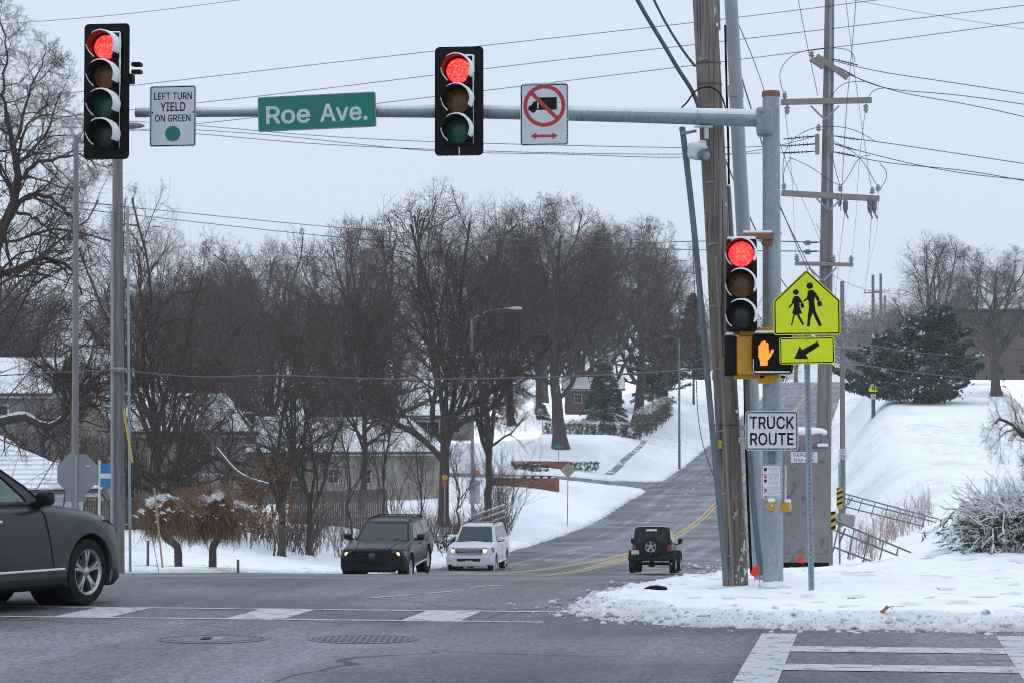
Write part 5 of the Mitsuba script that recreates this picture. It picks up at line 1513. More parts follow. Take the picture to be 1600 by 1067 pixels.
# stump with ivy and snow
k = thing('ivy_stump', 'low broken stump wrapped in ivy and topped with snow', 'stump')
c = at(708, 824, 126); c[2] = ground(c[0], c[1])
part(k, 'wood', tube([c + [.3, 0, -.2], c + [.32, 0, .5], c + [.36, .05, .85]], [.26, .2, .17], 10), 'm_bark_grey', 40)
iv = rng.normal(0, 1, (260, 3)) * [.42, .3, .26] + c + [-.15, -.05, .42]
lv = []
for p in iv:
    q_ = rng.normal(0, 1, (3, 3)) * .075
    lv.append(TM(p + q_, [[0, 1, 2]]))
part(k, 'ivy', cat(lv), 'm_needle_dark', kind='stuff')
part(k, 'snow', mv(TM(ico3.vertices * [.36, .26, .09] * (1 + .5 * (meshkit.noise(ico3.vertices * 2.4, 6) - .5))[:, None], ico3.faces), c + [.02, -.02, .83]), 'm_snow', True)

# brick retaining walls by the side street
for nm, lab, pxs, Yq, rows in (('brick_wall', 'low red brick entrance wall with snow on top beside the side street', (770, 866), 205, (748, 761)), ('brick_planter', 'low brick planter edge with snow behind the street name post', (800, 887), 236, (722, 731))):
    k = thing(nm, lab, 'wall')
    a_, b_ = np.array(plan(pxs[0], Yq + 3)), np.array(plan(pxs[1], Yq))
    zt, zb_ = zrow(rows[0], Yq), zrow(rows[1], Yq) - .35
    u = (b_ - a_) / np.linalg.norm(b_ - a_); R_ = np.array([[u[0], -u[1], 0], [u[1], u[0], 0], [0, 0, 1]])
    mid = (a_ + b_) / 2; w = np.linalg.norm(b_ - a_)
    part(k, 'body', cbox((mid[0], mid[1], (zt + zb_) / 2), (w, .45, zt - zb_), .02, R_), 'm_brick')
    part(k, 'pier', cbox((b_[0], b_[1], (zt + zb_) / 2 + .03), (.6, .6, zt - zb_ + .1), .02, R_), 'm_brick')
    part(k, 'coping', cbox((mid[0], mid[1], zt + .03), (w + .1, .52, .07), .01, R_), 'm_brick')
    part(k, 'snow_cap', rbox((mid[0], mid[1], zt + .12), (w * .98, .46, .12), .05, R_), 'm_snow', 40)
    if nm == 'brick_wall':
        for d in np.linspace(.25, w / 2 - .4, 4): part(k, 'lamp_block', cbox((mid[0] + u[0] * d, mid[1] + u[1] * d - .1, zt + .16), (.28, .4, .2), .03, R_), 'm_black')

# street lamp beside the road
k = thing('street_lamp', 'tall grey street lamp with curved arm between the white car and the trees', 'street lamp')
Yl = 150.0
lb, lt = at(739, 812, Yl), at(737, 497, Yl)
lg = ground(lb[0], lb[1])
part(k, 'pole', tube([(lb[0], Yl, lg - .2), (lt[0], Yl, lt[2])], [.125, .085], 14), 'm_pole_grey', 40)
arm = spline([lt + [0, 0, -.1], at(752, 491, Yl), at(775, 484, Yl), at(797, 482, Yl)], 16)
part(k, 'arm', tube(arm, np.linspace(.06, .04, 16), 8), 'm_pole_grey', 40)
hd = arm[-1]
part(k, 'lamp_head', mv(TM(ico3.vertices * [.42, .17, .10], ico3.faces), hd + [.35, 0, -.01]), 'm_plastic_white', True)
part(k, 'base', cbox((lb[0], Yl, lg + .35), (.62, .62, .9), .05), 'm_concrete')
part(k, 'base_snow', rbox((lb[0], Yl, lg + .83), (.6, .6, .1), .04), 'm_snow', 40)
k = thing('control_box', 'white notice board back with a yellow round lamp strapped to the street lamp', 'sign')
cb_ = at(741.5, 768, Yl + .2)
part(k, 'board', cbox(cb_, (.66, .05, 1.42), .01), 'm_plastic_white')
part(k, 'beacon', mv(revolve([(0, .06), (.15, .05), (.18, 0), (.15, -.05), (0, -.06)], 20, 'y'), at(745.5, 738, Yl - .2)), 'm_yellow_box', 40)
k = thing('warning_disc', 'small orange and red roadside marker among the tree trunks', 'sign')
c = at(695, 750, 149.0)
part(k, 'disc', mv(revolve([(0, .02), (.17, .02), (.17, -.02), (0, -.02)], 18, 'y'), c + [0, 0, .18]), 'm_yellow_box')
part(k, 'panel', cbox(c + [.0, 0, -.18], (.26, .03, .36), .01), 'm_sign_red')
part(k, 'post', tube([(c[0], c[1] + .05, c[2] + .2), (c[0], c[1] + .05, ground(c[0], c[1]) - .2)], .035, 6), 'm_galv')
# diamond sign seen from behind
k = thing('diamond_sign', 'back of a tan diamond road sign on a thin post at the bend', 'sign')
Yd_ = 170.0
c = at(887.5, 734, Yd_)
part(k, 'panel', mv(ext(rrect(.76, .76, .04), .006), c, rotz(.15) @ FACE @ rotz(math.pi / 4)), 'm_diamond_back')
part(k, 'post', tube([(c[0], c[1] + .03 - .09, c[2] + .5), (c[0] - .05, c[1] - .06, ground(c[0], c[1]) - .2)], .032, 8), 'm_galv')
# street name post
k = thing('street_name_post', 'small green street name blade on a post at the side street', 'street sign')
c = at(873, 697.5, 238.0)
part(k, 'blade', cbox(c, (.85, .03, .27), .01), 'm_sign_green')
part(k, 'post', tube([(c[0], c[1] + .05, c[2] + .2), (c[0], c[1] + .05, ground(c[0], c[1]) - .2)], .04, 8), 'm_galv')
part(k, 'cross_blade', cbox(c + [0, .06, .3], (.04, .7, .22), .01), 'm_sign_green')
# thin street lamp beyond the hedge
k = thing('far_street_lamp', 'slender grey lamp post on the snowy verge beyond the footpath', 'street lamp')
Yl2 = 255.0
lb2, lt2 = at(1061.5, 696, Yl2), at(1062, 560, Yl2)
part(k, 'pole', tube([(lb2[0], Yl2, ground(lb2[0], Yl2) - .3), (lb2[0], Yl2, lt2[2] + 2.0)], [.14, .09], 10), 'm_galv_dark', 40)
part(k, 'arm', tube(spline([(lb2[0], Yl2, lt2[2] + 1.9), (lb2[0] - .5, Yl2, lt2[2] + 2.2), (lb2[0] - 1.3, Yl2, lt2[2] + 2.25)], 8), .04, 6), 'm_galv_dark')
part(k, 'lamp_head', mv(TM(ico3.vertices * [.35, .15, .09], ico3.faces), (lb2[0] - 1.5, Yl2, lt2[2] + 2.2)), 'm_galv_dark', True)

# ---- left side posts
k = thing('light_pole', 'plain grey brown steel light pole left of the wooden pole', 'lamp post')
Yp_ = 60.0
a_, b_ = at(117.5, 800, Yp_), at(119, 212, Yp_)
part(k, 'pole', tube([(a_[0], Yp_, ground(a_[0], Yp_) - .3), b_], [.098, .062], 16), 'm_pole_brown', 40)
part(k, 'arm', tube(spline([b_ + [0, 0, -.15], at(131, 222, Yp_), at(160, 214, Yp_), at(192, 200, Yp_)], 14), np.linspace(.04, .028, 14), 8), 'm_pole_brown', 40)
part(k, 'lamp_head', mv(TM(ico3.vertices * [.36, .14, .08], ico3.faces), at(203, 197, Yp_)), 'm_pole_brown', True)
k = thing('stop_sign', 'bare grey back of an octagonal stop sign with a smaller plate below it', 'stop sign')
Yo = 57.0
c = at(121, 740, Yo)
octo = affinity.rotate(Point(0, 0).buffer(.455 / math.cos(math.pi / 8), quad_segs=2), 22.5)
part(k, 'panel', mv(ext(octo, .005), c, rotz(.1) @ FACE), 'm_sign_silver')
c2 = at(118, 774, Yo)
part(k, 'lower_plate', mv(ext(rrect(.46, .27, .02), .004), c2, rotz(.1) @ FACE), 'm_sign_silver')
part(k, 'sticker', mv(ext(rrect(.10, .035, .003), .002), c + [.24, -.012, .18], rotz(.1) @ FACE), 'm_plastic_white')
part(k, 'post', tube([(c[0] - .02, Yo - .06, c[2] + .42), (c[0] - .02, Yo - .06, ground(c[0], Yo) - .2)], .03, 8), 'm_galv')
k = thing('yard_sign', 'small blue and white yard sign half hidden behind the wooden pole', 'sign')
c = at(165, 742, 66)
part(k, 'panel', cbox(c, (.30, .02, .62), .01), 'm_sign_blue')
part(k, 'stripe', cbox(c + [0, -.014, -.02], (.29, .01, .13), .003), 'm_plastic_white')
part(k, 'post', tube([(c[0] - .16, c[1], c[2] + .4), (c[0] - .16, c[1], ground(c[0], c[1]) - .2)], .03, 8), 'm_plastic_white')
k = thing('roadside_pole', 'straight wooden utility pole by the lawn behind the four-lens traffic light', 'utility pole')
Yp_ = 62.0
a_, b_ = at(185.5, 892, Yp_), at(183.5, 180, Yp_)
part(k, 'shaft', tube([(a_[0], Yp_, ground(a_[0], Yp_) - .3), b_], [.155, .125], 18), 'm_wood_far', 40)
for px0, px1, r_, top in ((175.5, 175.0, .038, 330), (203.5, 199.5, .034, 325)):
    part(k, 'conduit', tube([at(px0, 893, Yp_ - .2), at(px1, top, Yp_ - .2)], r_, 10), 'm_galv', 40)
part(k, 'insulator', rbox(at(184, 577, Yp_ - .2), (.35, .1, .12), .03), 'm_galv')
part(k, 'cable', tube(spline([at(196, 310, Yp_ - .1), at(193, 380, Yp_ - .1), at(195, 580, Yp_ - .1), at(196, 800, Yp_ - .1)], 14), .014, 6), 'm_wire')
for i, (p, q_, r_, mt, lab) in enumerate((((190, 585), (248, 893), .008, 'm_wire', 'thin steel guy wire slanting down to the lawn beside the wooden pole'), ((193, 640), (207, 722), .026, 'm_yellow_guard', 'yellow plastic guy wire guard high beside the wooden pole'), ((241, 762), (254, 886), .022, 'm_faded_guard', 'faded yellow guy wire guard standing in front of the weeping trees'))):
    P0, P1 = at(*p, Yp_ - .25 - .2 * i), at(*q_, Yp_ - .4 - .2 * i)
    solo('guy_wire' if i == 0 else 'guy_guard', tube([P0, P1], r_, 8), mt, lab, 'guy wire' if i == 0 else 'guy guard')
for px, lab in ((231, 'short grey marker stake in the lawn left of the weeping trees'), (372, 'short grey marker stake in the lawn right of the weeping trees')):
    c = at(px, 850, 74.0); g_ = ground(c[0], c[1])
    solo('marker_stake', tube([(c[0], c[1], g_ - .1), (c[0], c[1], g_ + .75)], .04, 8), 'm_galv_dark', lab, 'stake')

# ---- right: distribution pole line
k2 = thing('distribution_pole', 'tall wooden pole with crossarms and many insulators behind the cabinet', 'utility pole')
Y2_ = 55.0
a_, b_ = at(1283, 690, Y2_), at(1297, -60, Y2_)
q2 = lambda py: np.array([np.interp(py, [-60, 690], [b_[0], a_[0]]), Y2_, zrow(py, Y2_)])
part(k2, 'shaft', tube([q2(690) - [0, 0, 3.2], q2(-60)], [.185, .10], 18), 'm_wood_far', 40)
part(k2, 'riser', tube([q2(690) + [.12, -.16, -3], q2(340) + [.11, -.13, 0]], .045, 8), 'm_wood_far', 40)
part(k2, 'riser', tube([q2(330) + [.03, -.14, 0], q2(-40) + [.02, -.10, 0]], .03, 8), 'm_galv', 40)


def crossarm(x0, y0, x1, y1, Y, hh, holder_, dy=-.2):
    p, q_ = at(x0, y0, Y + dy), at(x1, y1, Y + dy)
    d = q_ - p; L = np.linalg.norm(d)
    ang = math.atan2(d[2], d[0])
    return part(holder_, 'crossarm', mv(cbox((0, 0, 0), (L, .10, hh), .012), (p + q_) / 2, roty(-ang)), 'm_crossarm')


def insulator(px, py, Y, holder_, h=.16, up=1):
    p = at(px, py, Y)
    part(holder_, 'insulator', mv(revolve([(0, h), (.03, h), (.035, h * .8), (.065, h * .6), (.03, h * .5), (.07, h * .25), (.03, .02), (.02, 0)], 12), p, np.diag([1, 1, up])), 'm_porcelain', 40)


for i, (x0, y0, x1, y1) in enumerate(((1220, 160, 1362, 157), (1221, 302, 1374, 311), (1242, 412, 1333, 414))):
    crossarm(x0, y0, x1, y1, Y2_, .13 if i < 2 else .085, k2)
    mx = (x0 + x1) / 2 - 2
    for s in (-1, 1):
        part(k2, 'brace', tube([at(mx + s * 22, y0 + 6, Y2_ - .24), at(mx + s * 1, y0 + 27, Y2_ - .24)], .022, 6), 'm_galv')
part(k2, 'side_arm', mv(cbox((0, 0, 0), (.85, .1, .12), .01), at(1300, 105, Y2_ - .2), roty(math.radians(35))), 'm_crossarm')
part(k2, 'side_arm', mv(cbox((0, 0, 0), (.34, .1, .12), .01), at(1277, 99, Y2_ - .2), roty(math.radians(35))), 'm_crossarm')
part(k2, 'side_arm', cbox(at(1299, 226, Y2_ - .2), (.10, .1, .45), .01), 'm_crossarm')
part(k2, 'side_arm', cbox(at(1277, 226, Y2_ - .2), (.09, .1, .45), .01), 'm_crossarm')
for px, py in ((1226, 155), (1268, 90), (1279, 206), (1225, 297), (1313, 300), (1363, 304), (1372, 300), (1245, 409), (1302, 410), (1330, 411)): insulator(px, py, Y2_ - .2, k2)
for px, py in ((1230, 165), (1353, 163), (1312, 309)): insulator(px, py, Y2_ - .2, k2, .2, -1)
for px in (1321, 1359, 1366):
    p = at(px, 312, Y2_ - .25)
    part(k2, 'cutout', cat(mv(revolve([(.02, .0), (.06, -.05), (.055, -.12), (.06, -.2), (.04, -.26), (.03, -.30)], 10), p), tube([p + [0, 0, -.28], p + [.06, 0, -.42]], .02, 6)), 'm_galv_dark')


def pole(name, label, px, top, bot, Y, r, arms=(), group=None, mat='m_wood_far'):
    k = thing(name, label, 'utility pole', group)
    a_, b_ = at(px, bot, Y), at(px - .5, top, Y)
    part(k, 'shaft', tube([(a_[0], Y, min(a_[2], ground(a_[0], Y)) - .4), b_], [r, r * .72], 12), mat, 40)
    for x0, y0, x1, y1 in arms: crossarm(x0, y0, x1, y1, Y, .14, k, -.2)
    for x0, y0, x1, y1 in arms:
        for u in (.04, .3, .7, .96): insulator(x0 + (x1 - x0) * u, y0 + (y1 - y0) * u - 1.5, Y - .2, k, .22)
    return k


pole('plain_pole', 'shorter slim wooden pole right of the school crossing sign', 1316.5, 440, 757, 150, .175, ((1295, 494, 1333, 494), (1300, 510, 1344, 512), (1305, 542, 1348, 543)))
k = thing('speed_limit_sign', 'small white SPEED LIMIT 35 sign in front of the slim wooden pole', 'sign')
c = at(1316.5, 709, 146)
w_ = .46
part(k, 'panel', mv(ext(rrect(w_, .60, .03), .01), c, FACE), 'm_sign_white')
for s_x, w2, h2, y2 in (('SPEED', .30, .085, .20), ('LIMIT', .26, .085, .085), ('35', .30, .21, -.14)):
    part(k, 'lettering', mv(mv(txt(s_x, w2, h2, 0, y2, .003, True, .011), R=FACE), c), 'm_sign_black')
part(k, 'post', tube([(c[0] - .15, c[1] + .04, c[2] + .2), (c[0] - .17, c[1] + .04, ground(c[0], c[1]) - .2)], .035, 8), 'm_galv')
pole('far_pole', 'slim wooden pole carrying a small yellow school sign beside the big pine', 1364.5, 430, 641, 247, .20, ((1350, 458, 1377, 457), (1345, 491, 1377, 491)))
k = thing('far_school_sign', 'tiny yellow five-sided school sign on the slim pole by the big pine', 'sign')
c = at(1364.5, 605, 244)
part(k, 'panel', mv(ext(affinity.scale(pent, 1.12, 1.12), .012), c, FACE), 'm_sign_lime')
part(k, 'symbol', mv(ext(unary_union([sbox(-.12, -.2, -.02, .08), sbox(.04, -.2, .16, .14)]), .004, .0125), c, FACE), 'm_sign_black')
c2 = at(1364.5, 619, 244)
part(k, 'lower_plate', mv(ext(rrect(.52, .5, .03), .012), c2, FACE), 'm_sign_white')
part(k, 'red_mark', mv(ext(Point(0, .05).buffer(.15).difference(Point(0, .05).buffer(.09)), .004, .0125), c2, FACE), 'm_sign_red')
pole('far_pole', 'twin-topped distant wooden pole just right of the slim one by the pine', 1376.5, 428, 640, 330, .24, ((1362, 456, 1390, 455), (1358, 486, 1396, 486), (1368, 479, 1390, 478)))
pole('far_pole', 'farthest wooden pole above the end of the street', 1383, 462, 636, 420, .22, ((1372, 500, 1394, 500),))

# ---- culvert railings and hazard markers
def railing(name, label, p0, p1, Y0, Y1, drop, n, tail=.25):
    k = thing(name, label, 'railing', 'pipe railings over the culvert')
    A, B = at(*p0, Y0), at(*p1, Y1)
    for f_, t_ in ((0, 0), (.35, .04), (1.0, .12)):
        part(k, 'rail', tube([A + [0, 0, -drop * f_], B + (A - B) * t_ * 1.6 + [0, 0, -drop * f_ * .9]], .022, 8), 'm_rail', 40)
    for i in range(n):
        u = .05 + .78 * i / (n - 1)
        c = A + (B - A) * u
        part(k, 'baluster', tube([c, c + [-.16, 0, -drop * 1.12]], .018, 6), 'm_rail', 40)
    part(k, 'end_loop', tube([A + [.25, 0, -drop * .28], A + [.1, 0, -drop * .85]], .026, 6), 'm_rail')
    return k


railing('culvert_railing', 'nearer grey pipe railing sinking into the snow right of the cabinet', (1304, 813), (1450, 874), 58, 60, .62, 6)
k = railing('culvert_railing', 'farther grey pipe railing among the dry reeds', (1320, 771), (1472, 812), 82, 84, .42, 7)
c = at(1318, 805, 82)
solo('culvert_headwall', cbox(c + [.10, .3, -.15], (.6, .35, .40), .05, roty(.15)), 'm_concrete', 'concrete culvert headwall below the farther railing', 'wall')
for px, py, Y, lab in ((1312, 778, 81, 'yellow and black striped hazard marker at the farther railing'), (1299.5, 814, 57, 'yellow and black striped hazard marker by the cabinet edge')):
    k = thing('hazard_marker', lab, 'hazard marker', 'striped hazard markers')
    c = at(px, py, Y)
    w_, h_ = (.20, .66) if Y > 70 else (.19, .45)
    part(k, 'panel', mv(ext(sbox(-w_ / 2, -h_ / 2, w_ / 2, h_ / 2), .008), c, rotz(-.3) @ FACE), 'm_yellow_guard')
    for i in range(5):
        st_ = Polygon([(-.5, -.42 + i * .17), (.5, .02 + i * .17), (.5, .10 + i * .17), (-.5, -.34 + i * .17)]).intersection(sbox(-w_ / 2, -h_ / 2, w_ / 2, h_ / 2))
        if not st_.is_empty: part(k, 'stripe', mv(ext(st_, .003, .0085), c, rotz(-.3) @ FACE), 'm_sign_black')
    part(k, 'post', tube([(c[0], Y + .05, c[2] + .2), (c[0], Y + .05, ground(c[0], Y) - .3)], .03, 8), 'm_wood_far')
k = thing('thin_marker_pole', 'thin pale marker rod standing beside the slim wooden pole', 'pole')
c = at(1311, 722, 84)
part(k, 'rod', tube([c, (c[0], c[1], ground(c[0], c[1]) - .1)], .03, 6), 'm_galv')

# ---------------------------------------------------------------- trees and plants
def spawn(rng, P, R, n, k, lr, ang, tr=(.25, 1.0), rr=.62, wob=.12, up=.05, taper=.4, short=.55, rmin=.004, env=None, el=(.8, 1.0)):
    N, K = len(P), P.shape[1] - 1
    t = (np.arange(n) + rng.random((N, n))) / n
    u = tr[0] + (tr[1] - tr[0]) * t
    x = np.clip(u * K, 0, K - 1e-6)
    i = x.astype(int); f = (x - i)[..., None]
    rows = np.arange(N)[:, None]
    p = P[rows, i] * (1 - f) + P[rows, i + 1] * f
    d = P[rows, i + 1] - P[rows, i]
    d /= np.linalg.norm(d, axis=-1, keepdims=True) + 1e-9
    r = R[rows, i] * (1 - f[..., 0]) + R[rows, i + 1] * f[..., 0]
    L = np.linalg.norm(np.diff(P, axis=1), axis=-1).sum(1)[:, None] * rng.uniform(lr[0], lr[1], (N, n)) * (1 + short * .4 - short * t)
    az = rng.uniform(0, 6.28, (N, 1)) + 2.4 * np.arange(n) + rng.normal(0, .5, (N, n))
    ref = np.where(np.abs(d[..., 2:]) < .9, [0, 0, 1.0], [1.0, 0, 0])
    e1 = np.cross(d, ref); e1 /= np.linalg.norm(e1, axis=-1, keepdims=True)
    e2 = np.cross(d, e1)
    a = np.radians(rng.uniform(ang[0], ang[1], (N, n)))[..., None]
    az = az[..., None]
    dd = (np.cos(a) * d + np.sin(a) * (np.cos(az) * e1 + np.sin(az) * e2)).reshape(-1, 3)
    p, L, r = p.reshape(-1, 3), L.reshape(-1), r.reshape(-1)
    if env:         # limbs stop at a rounded crown: ellipsoid of centre height, radius, half height
        ax_ = np.array([env[1], env[1], env[2]])
        po, do = (p - [0, 0, env[0]]) / ax_, dd / ax_
        A_, B_, C_ = (do * do).sum(1), (po * do).sum(1), (po * po).sum(1) - 1
        far = np.maximum(0, (-B_ + np.sqrt(np.maximum(B_ * B_ - A_ * C_, 0))) / A_)
        far = far * rng.uniform(el[0], el[1], len(p))
        L = far if lr[0] > 5 else np.minimum(L, np.maximum(far, .12 * L))
    Q = np.empty((len(p), k + 1, 3)); Q[:, 0] = p
    for j in range(k):
        dd = dd + rng.normal(0, wob, dd.shape) + [0, 0, up]
        dd /= np.linalg.norm(dd, axis=-1, keepdims=True)
        Q[:, j + 1] = Q[:, j] + dd * (L / k)[:, None]
    r0 = np.maximum(np.minimum(r * .92, r * rr), rmin)
    return Q, np.maximum(r0[:, None] * np.linspace(1, taper, k + 1), rmin * .6)


def grow(seed, trunk, trad, plan_, sides=(10, 7, 5, 4, 3, 3)):
    """[(points, radii)] per level."""
    rng = np.random.default_rng(seed)
    lev = [(np.asarray(trunk, float)[None], np.asarray(trad, float)[None])]
    for q in plan_: lev.append(spawn(rng, *lev[-1], **q))
    return [tubes(P, R, s) for (P, R), s in zip(lev, sides)]


def trunkline(seed, h, k, lean=.04, flare=1.5, r=.35, tip=.25):
    rng = np.random.default_rng(seed)
    z = np.linspace(0, 1, k)
    p = np.stack([np.cumsum(rng.normal(0, lean, k)) * h / k * 2, np.cumsum(rng.normal(0, lean, k)) * h / k * 2, z * h], -1)
    p -= p[0]
    return p, r * (1 + (flare - 1) * np.exp(-z * 22)) * (1 + (tip - 1) * z)


PROTO = {}


def proto(name, seed, trunk, plan_, sides=(10, 7, 5, 4, 3, 3)):
    m = grow(seed, *trunk, plan_, sides)
    wood_, tw = cat(m[:3]), cat(m[3:])
    top = max(wood_.vertices[:, 2].max(), np.percentile(tw.vertices[:, 2], 99.7))
    rad = np.percentile(np.linalg.norm(tw.vertices[:, :2], axis=1), 97)
    PROTO[name] = (wood_, tw, top, rad)
    return PROTO[name]


D = dict
# height about 16 m each


def crown_plan(env, n1, a1, t1, n2, n3, n4, n5, w=1.0, up=.02, r1=.56, r2=.52):
    return [D(n=n1, k=10, lr=(9, 9), ang=a1, tr=t1, rr=r1, wob=.15 * w, up=up, env=env, el=(.80, .98)), D(n=n2, k=6, lr=(.26, .50), ang=(28, 62), tr=(.14, 1), rr=r2, wob=.18 * w, up=up, env=env, el=(.85, 1.05)),
            D(n=n3, k=4, lr=(.36, .62), ang=(26, 60), rr=.55, wob=.16 * w, up=.015, env=env, el=(.9, 1.08)), D(n=n4, k=2, lr=(.45, .75), ang=(26, 60), rr=.6, wob=.20 * w, up=.01, rmin=.009, env=env, el=(.9, 1.15)), D(n=n5, k=1, lr=(.5, .9), ang=(25, 60), rr=.65, wob=.16, up=.01, rmin=.0065)]


proto('vase', 3, trunkline(3, 5.2, 9, r=.36, tip=.74), crown_plan((9.6, 6.6, 6.4), 9, (12, 62), (.5, 1), 12, 8, 5, 2, .9, .03))
proto('oak', 8, trunkline(8, 13.0, 14, r=.46, tip=.16), crown_plan((9.0, 6.6, 7.2), 19, (40, 76), (.22, .98), 10, 7, 4, 2, 1.0, .035, .46, .55))
proto('round', 15, trunkline(15, 4.8, 9, r=.34, tip=.75), crown_plan((9.0, 6.8, 6.4), 11, (15, 75), (.42, 1), 12, 8, 4, 2, 1.1, .01))
proto('tall', 27, trunkline(27, 9.0, 11, lean=.06, r=.30, tip=.55), crown_plan((9.8, 5.2, 6.6), 14, (18, 66), (.35, 1), 10, 8, 4, 2, 1.0, .03))
proto('fork', 33, trunkline(33, 3.8, 9, lean=.10, r=.30, tip=.7), crown_plan((9.0, 5.8, 6.8), 5, (8, 52), (.55, 1), 13, 7, 4, 2, 1.35, .02, .66, .5))
proto('broad', 57, trunkline(57, 2.6, 8, lean=.10, r=.32, tip=.8), crown_plan((5.6, 7.4, 4.6), 8, (30, 82), (.45, 1), 12, 7, 4, 2, 1.7, -.005, .6, .5))
proto('slim', 41, trunkline(41, 7.5, 12, lean=.16, r=.13, tip=.3), [D(n=9, k=8, lr=(.28, .5), ang=(25, 58), tr=(.3, 1), rr=.6, wob=.14, up=.09, short=.4), D(n=9, k=5, lr=(.3, .5), ang=(28, 60), rr=.55, wob=.15, up=.04),
      D(n=7, k=3, lr=(.36, .6), ang=(25, 60), rr=.55, wob=.17, up=.02, rmin=.006), D(n=5, k=2, lr=(.4, .7), ang=(25, 60), rr=.6, wob=.17, up=.0, rmin=.005)], (8, 5, 4, 3, 3))
PLY = {}


def tree(kind, label, px, top, Y, width=None, rot=0.0, name='bare_tree', group=None, wood='m_bark', twig='m_twig', grow_w=1.0):
    k = thing(name, label, 'tree', group)
    w_, t_, H, rad = PROTO[kind]
    X = at(px, 700, Y)[0]
    z = ground(X, Y) - .15
    width = None if width is None else width * grow_w
    h = at(px, top, Y)[2] - z
    sz = h / H
    sx = sz if width is None else (width / F * Y / 2) / rad
    sx = np.clip(sx, sz * .6, sz * 1.9)
    M = T().translate([X, Y, z]).rotate([0, 0, 1], rot).scale([float(sx), float(sx), float(sz)])
    for nm, m, mt, i in (('trunk', w_, wood, 0), ('crown', t_, twig, 1)):
        if (kind, i) not in PLY: PLY[kind, i] = mikit.ply(m, mt, i == 0)
        part(k, nm, {**PLY[kind, i], 'bsdf': {'type': 'ref', 'id': mt}, 'to_world': M}, mt)
    return k


HILL = 'bare trees massed on the slope behind the houses'
hill_label = 'bare dark twiggy tree in the massed trees on the slope behind the houses'
for i, (kd, px, top, Y, wd) in enumerate((('round', 60, 430, 165, 190), ('tall', 325, 405, 175, 150), ('oak', 378, 372, 200, 150), ('round', 425, 358, 215, 150), ('oak', 540, 345, 225, 150),
                                          ('vase', 590, 338, 205, 160), ('tall', 800, 322, 310, 130), ('round', 842, 330, 330, 140), ('oak', 950, 350, 300, 170), ('tall', 700, 350, 300, 150), ('oak', 20, 455, 210, 170),
                                          ('vase', 290, 440, 240, 170))):
    tree(kd, hill_label, px, top, Y, wd, 47 * i, group=HILL, grow_w=1.55, wood='m_bark_grey', twig='m_twig_mid' if i % 3 else 'm_twig')
tree('round', 'rounded bare tree standing against the sky left of the massed trees', 246, 297, 112, 235, 20, twig='m_twig_mid', wood='m_bark')
tree('vase', 'tall bare tree with several upright limbs behind the grey street lamp, tallest in the middle', 694, 284, 150, 330, 75)
tree('fork', 'bare tree with a thick forked trunk just right of the grey street lamp', 760, 312, 160, 250, 110)
tree('oak', 'big spreading bare tree with a stout flared trunk beside the spruce', 876, 306, 250, 275, 10)
tree('oak', 'bare tree with a thick straight trunk behind the hedge', 996, 342, 312, 220, 200)
tree('vase', 'bare tree leaning over the end of the hedge near the top of the hill', 1040, 395, 340, 110, 130, wood='m_bark_grey')
tree('fork', 'dark bare tree with steeply rising limbs in front of the beige house chimney', 440, 445, 100, 235, 60, wood='m_bark_moss')
tree('fork', 'mossy bare tree with a leaning fork in front of the beige house front wall', 484, 480, 104, 190, 200, wood='m_bark_moss')
tree('slim', 'thin crooked bare tree in front of the beige house downpipe', 547, 590, 112, 120, 40)
tree('slim', 'slender straight bare tree in front of the right half of the beige house', 603, 545, 116, 110, 150)
tree('slim', 'thin bare tree with snow on its limbs in front of the tan house corner', 352, 600, 104, 150, 250)
tree('slim', 'small crooked bare tree at the right end of the beige house', 655, 640, 124, 120, 310)
tree('slim', 'low leaning bare tree beside the ivy stump', 716, 650, 134, 110, 10)
tree('broad', 'low spreading bare tree with tangled twigs in front of the tan house, left of centre', 262, 530, 106, 240, 40, wood='m_bark_moss')
tree('broad', 'low spreading bare tree behind the stop sign and the light pole', 75, 560, 100, 220, 250, wood='m_bark_moss')
tree('tall', 'straight bare tree filling the gap over the beige house roof', 565, 420, 165, 170, 30)
tree('vase', 'pale purplish bare tree with dense upright twigs above the big pine', 1456, 362, 300, 185, 15, wood='m_bark_grey', twig='m_twig_pale')
tree('oak', 'pale open bare tree with a straight trunk in front of the brick building', 1558, 386, 262, 215, 60, wood='m_bark_grey', twig='m_twig_pale')
tree('broad', 'low bare tree whose twigs reach in from the right edge above the yew', 1668, 585, 75, 250, 140, twig='m_twig')
# far woods closing the valley and the skyline at the end of the street
rng = np.random.default_rng(77)
fw, ft, fH, fr_ = proto('far', 51, trunkline(51, 5, 5, r=.3, tip=.7), [D(n=8, k=4, lr=(1.0, 1.6), ang=(15, 60), tr=(.4, 1), rr=.6, wob=.1, up=.05, short=.1), D(n=9, k=2, lr=(.3, .5), ang=(25, 60), rr=.55, wob=.14, rmin=.03), D(n=7, k=1, lr=(.5, .9), ang=(25, 60), rr=.6, wob=.16, rmin=.025)], (5, 4, 3, 3))
fm = cat(fw, ft)
spots = [(rng.uniform(1075, 1420), rng.uniform(455, 560), rng.uniform(560, 820)) for _ in range(26)] + [(rng.uniform(-60, 1080), rng.uniform(395, 455), rng.uniform(330, 430)) for _ in range(14)] + [(rng.uniform(1400, 1720), rng.uniform(470, 520), rng.uniform(400, 520)) for _ in range(9)]
ms = []
for px, top, Y in spots:
    X = (px - CX) / F * Y
    z = float(base(X, Y)); h = max(5, at(px, top, Y)[2] - z)
    ms.append(mv(TM(fm.vertices * [h / fH * 1.15, h / fH * 1.15, h / fH], fm.faces), (X, Y, z - .3), rotz(rng.uniform(0, 6.28))))
solo('far_woods', cat(ms), 'm_twig_pale', 'far-off bare woods closing the view on the hilltop', 'woods', kind='stuff')

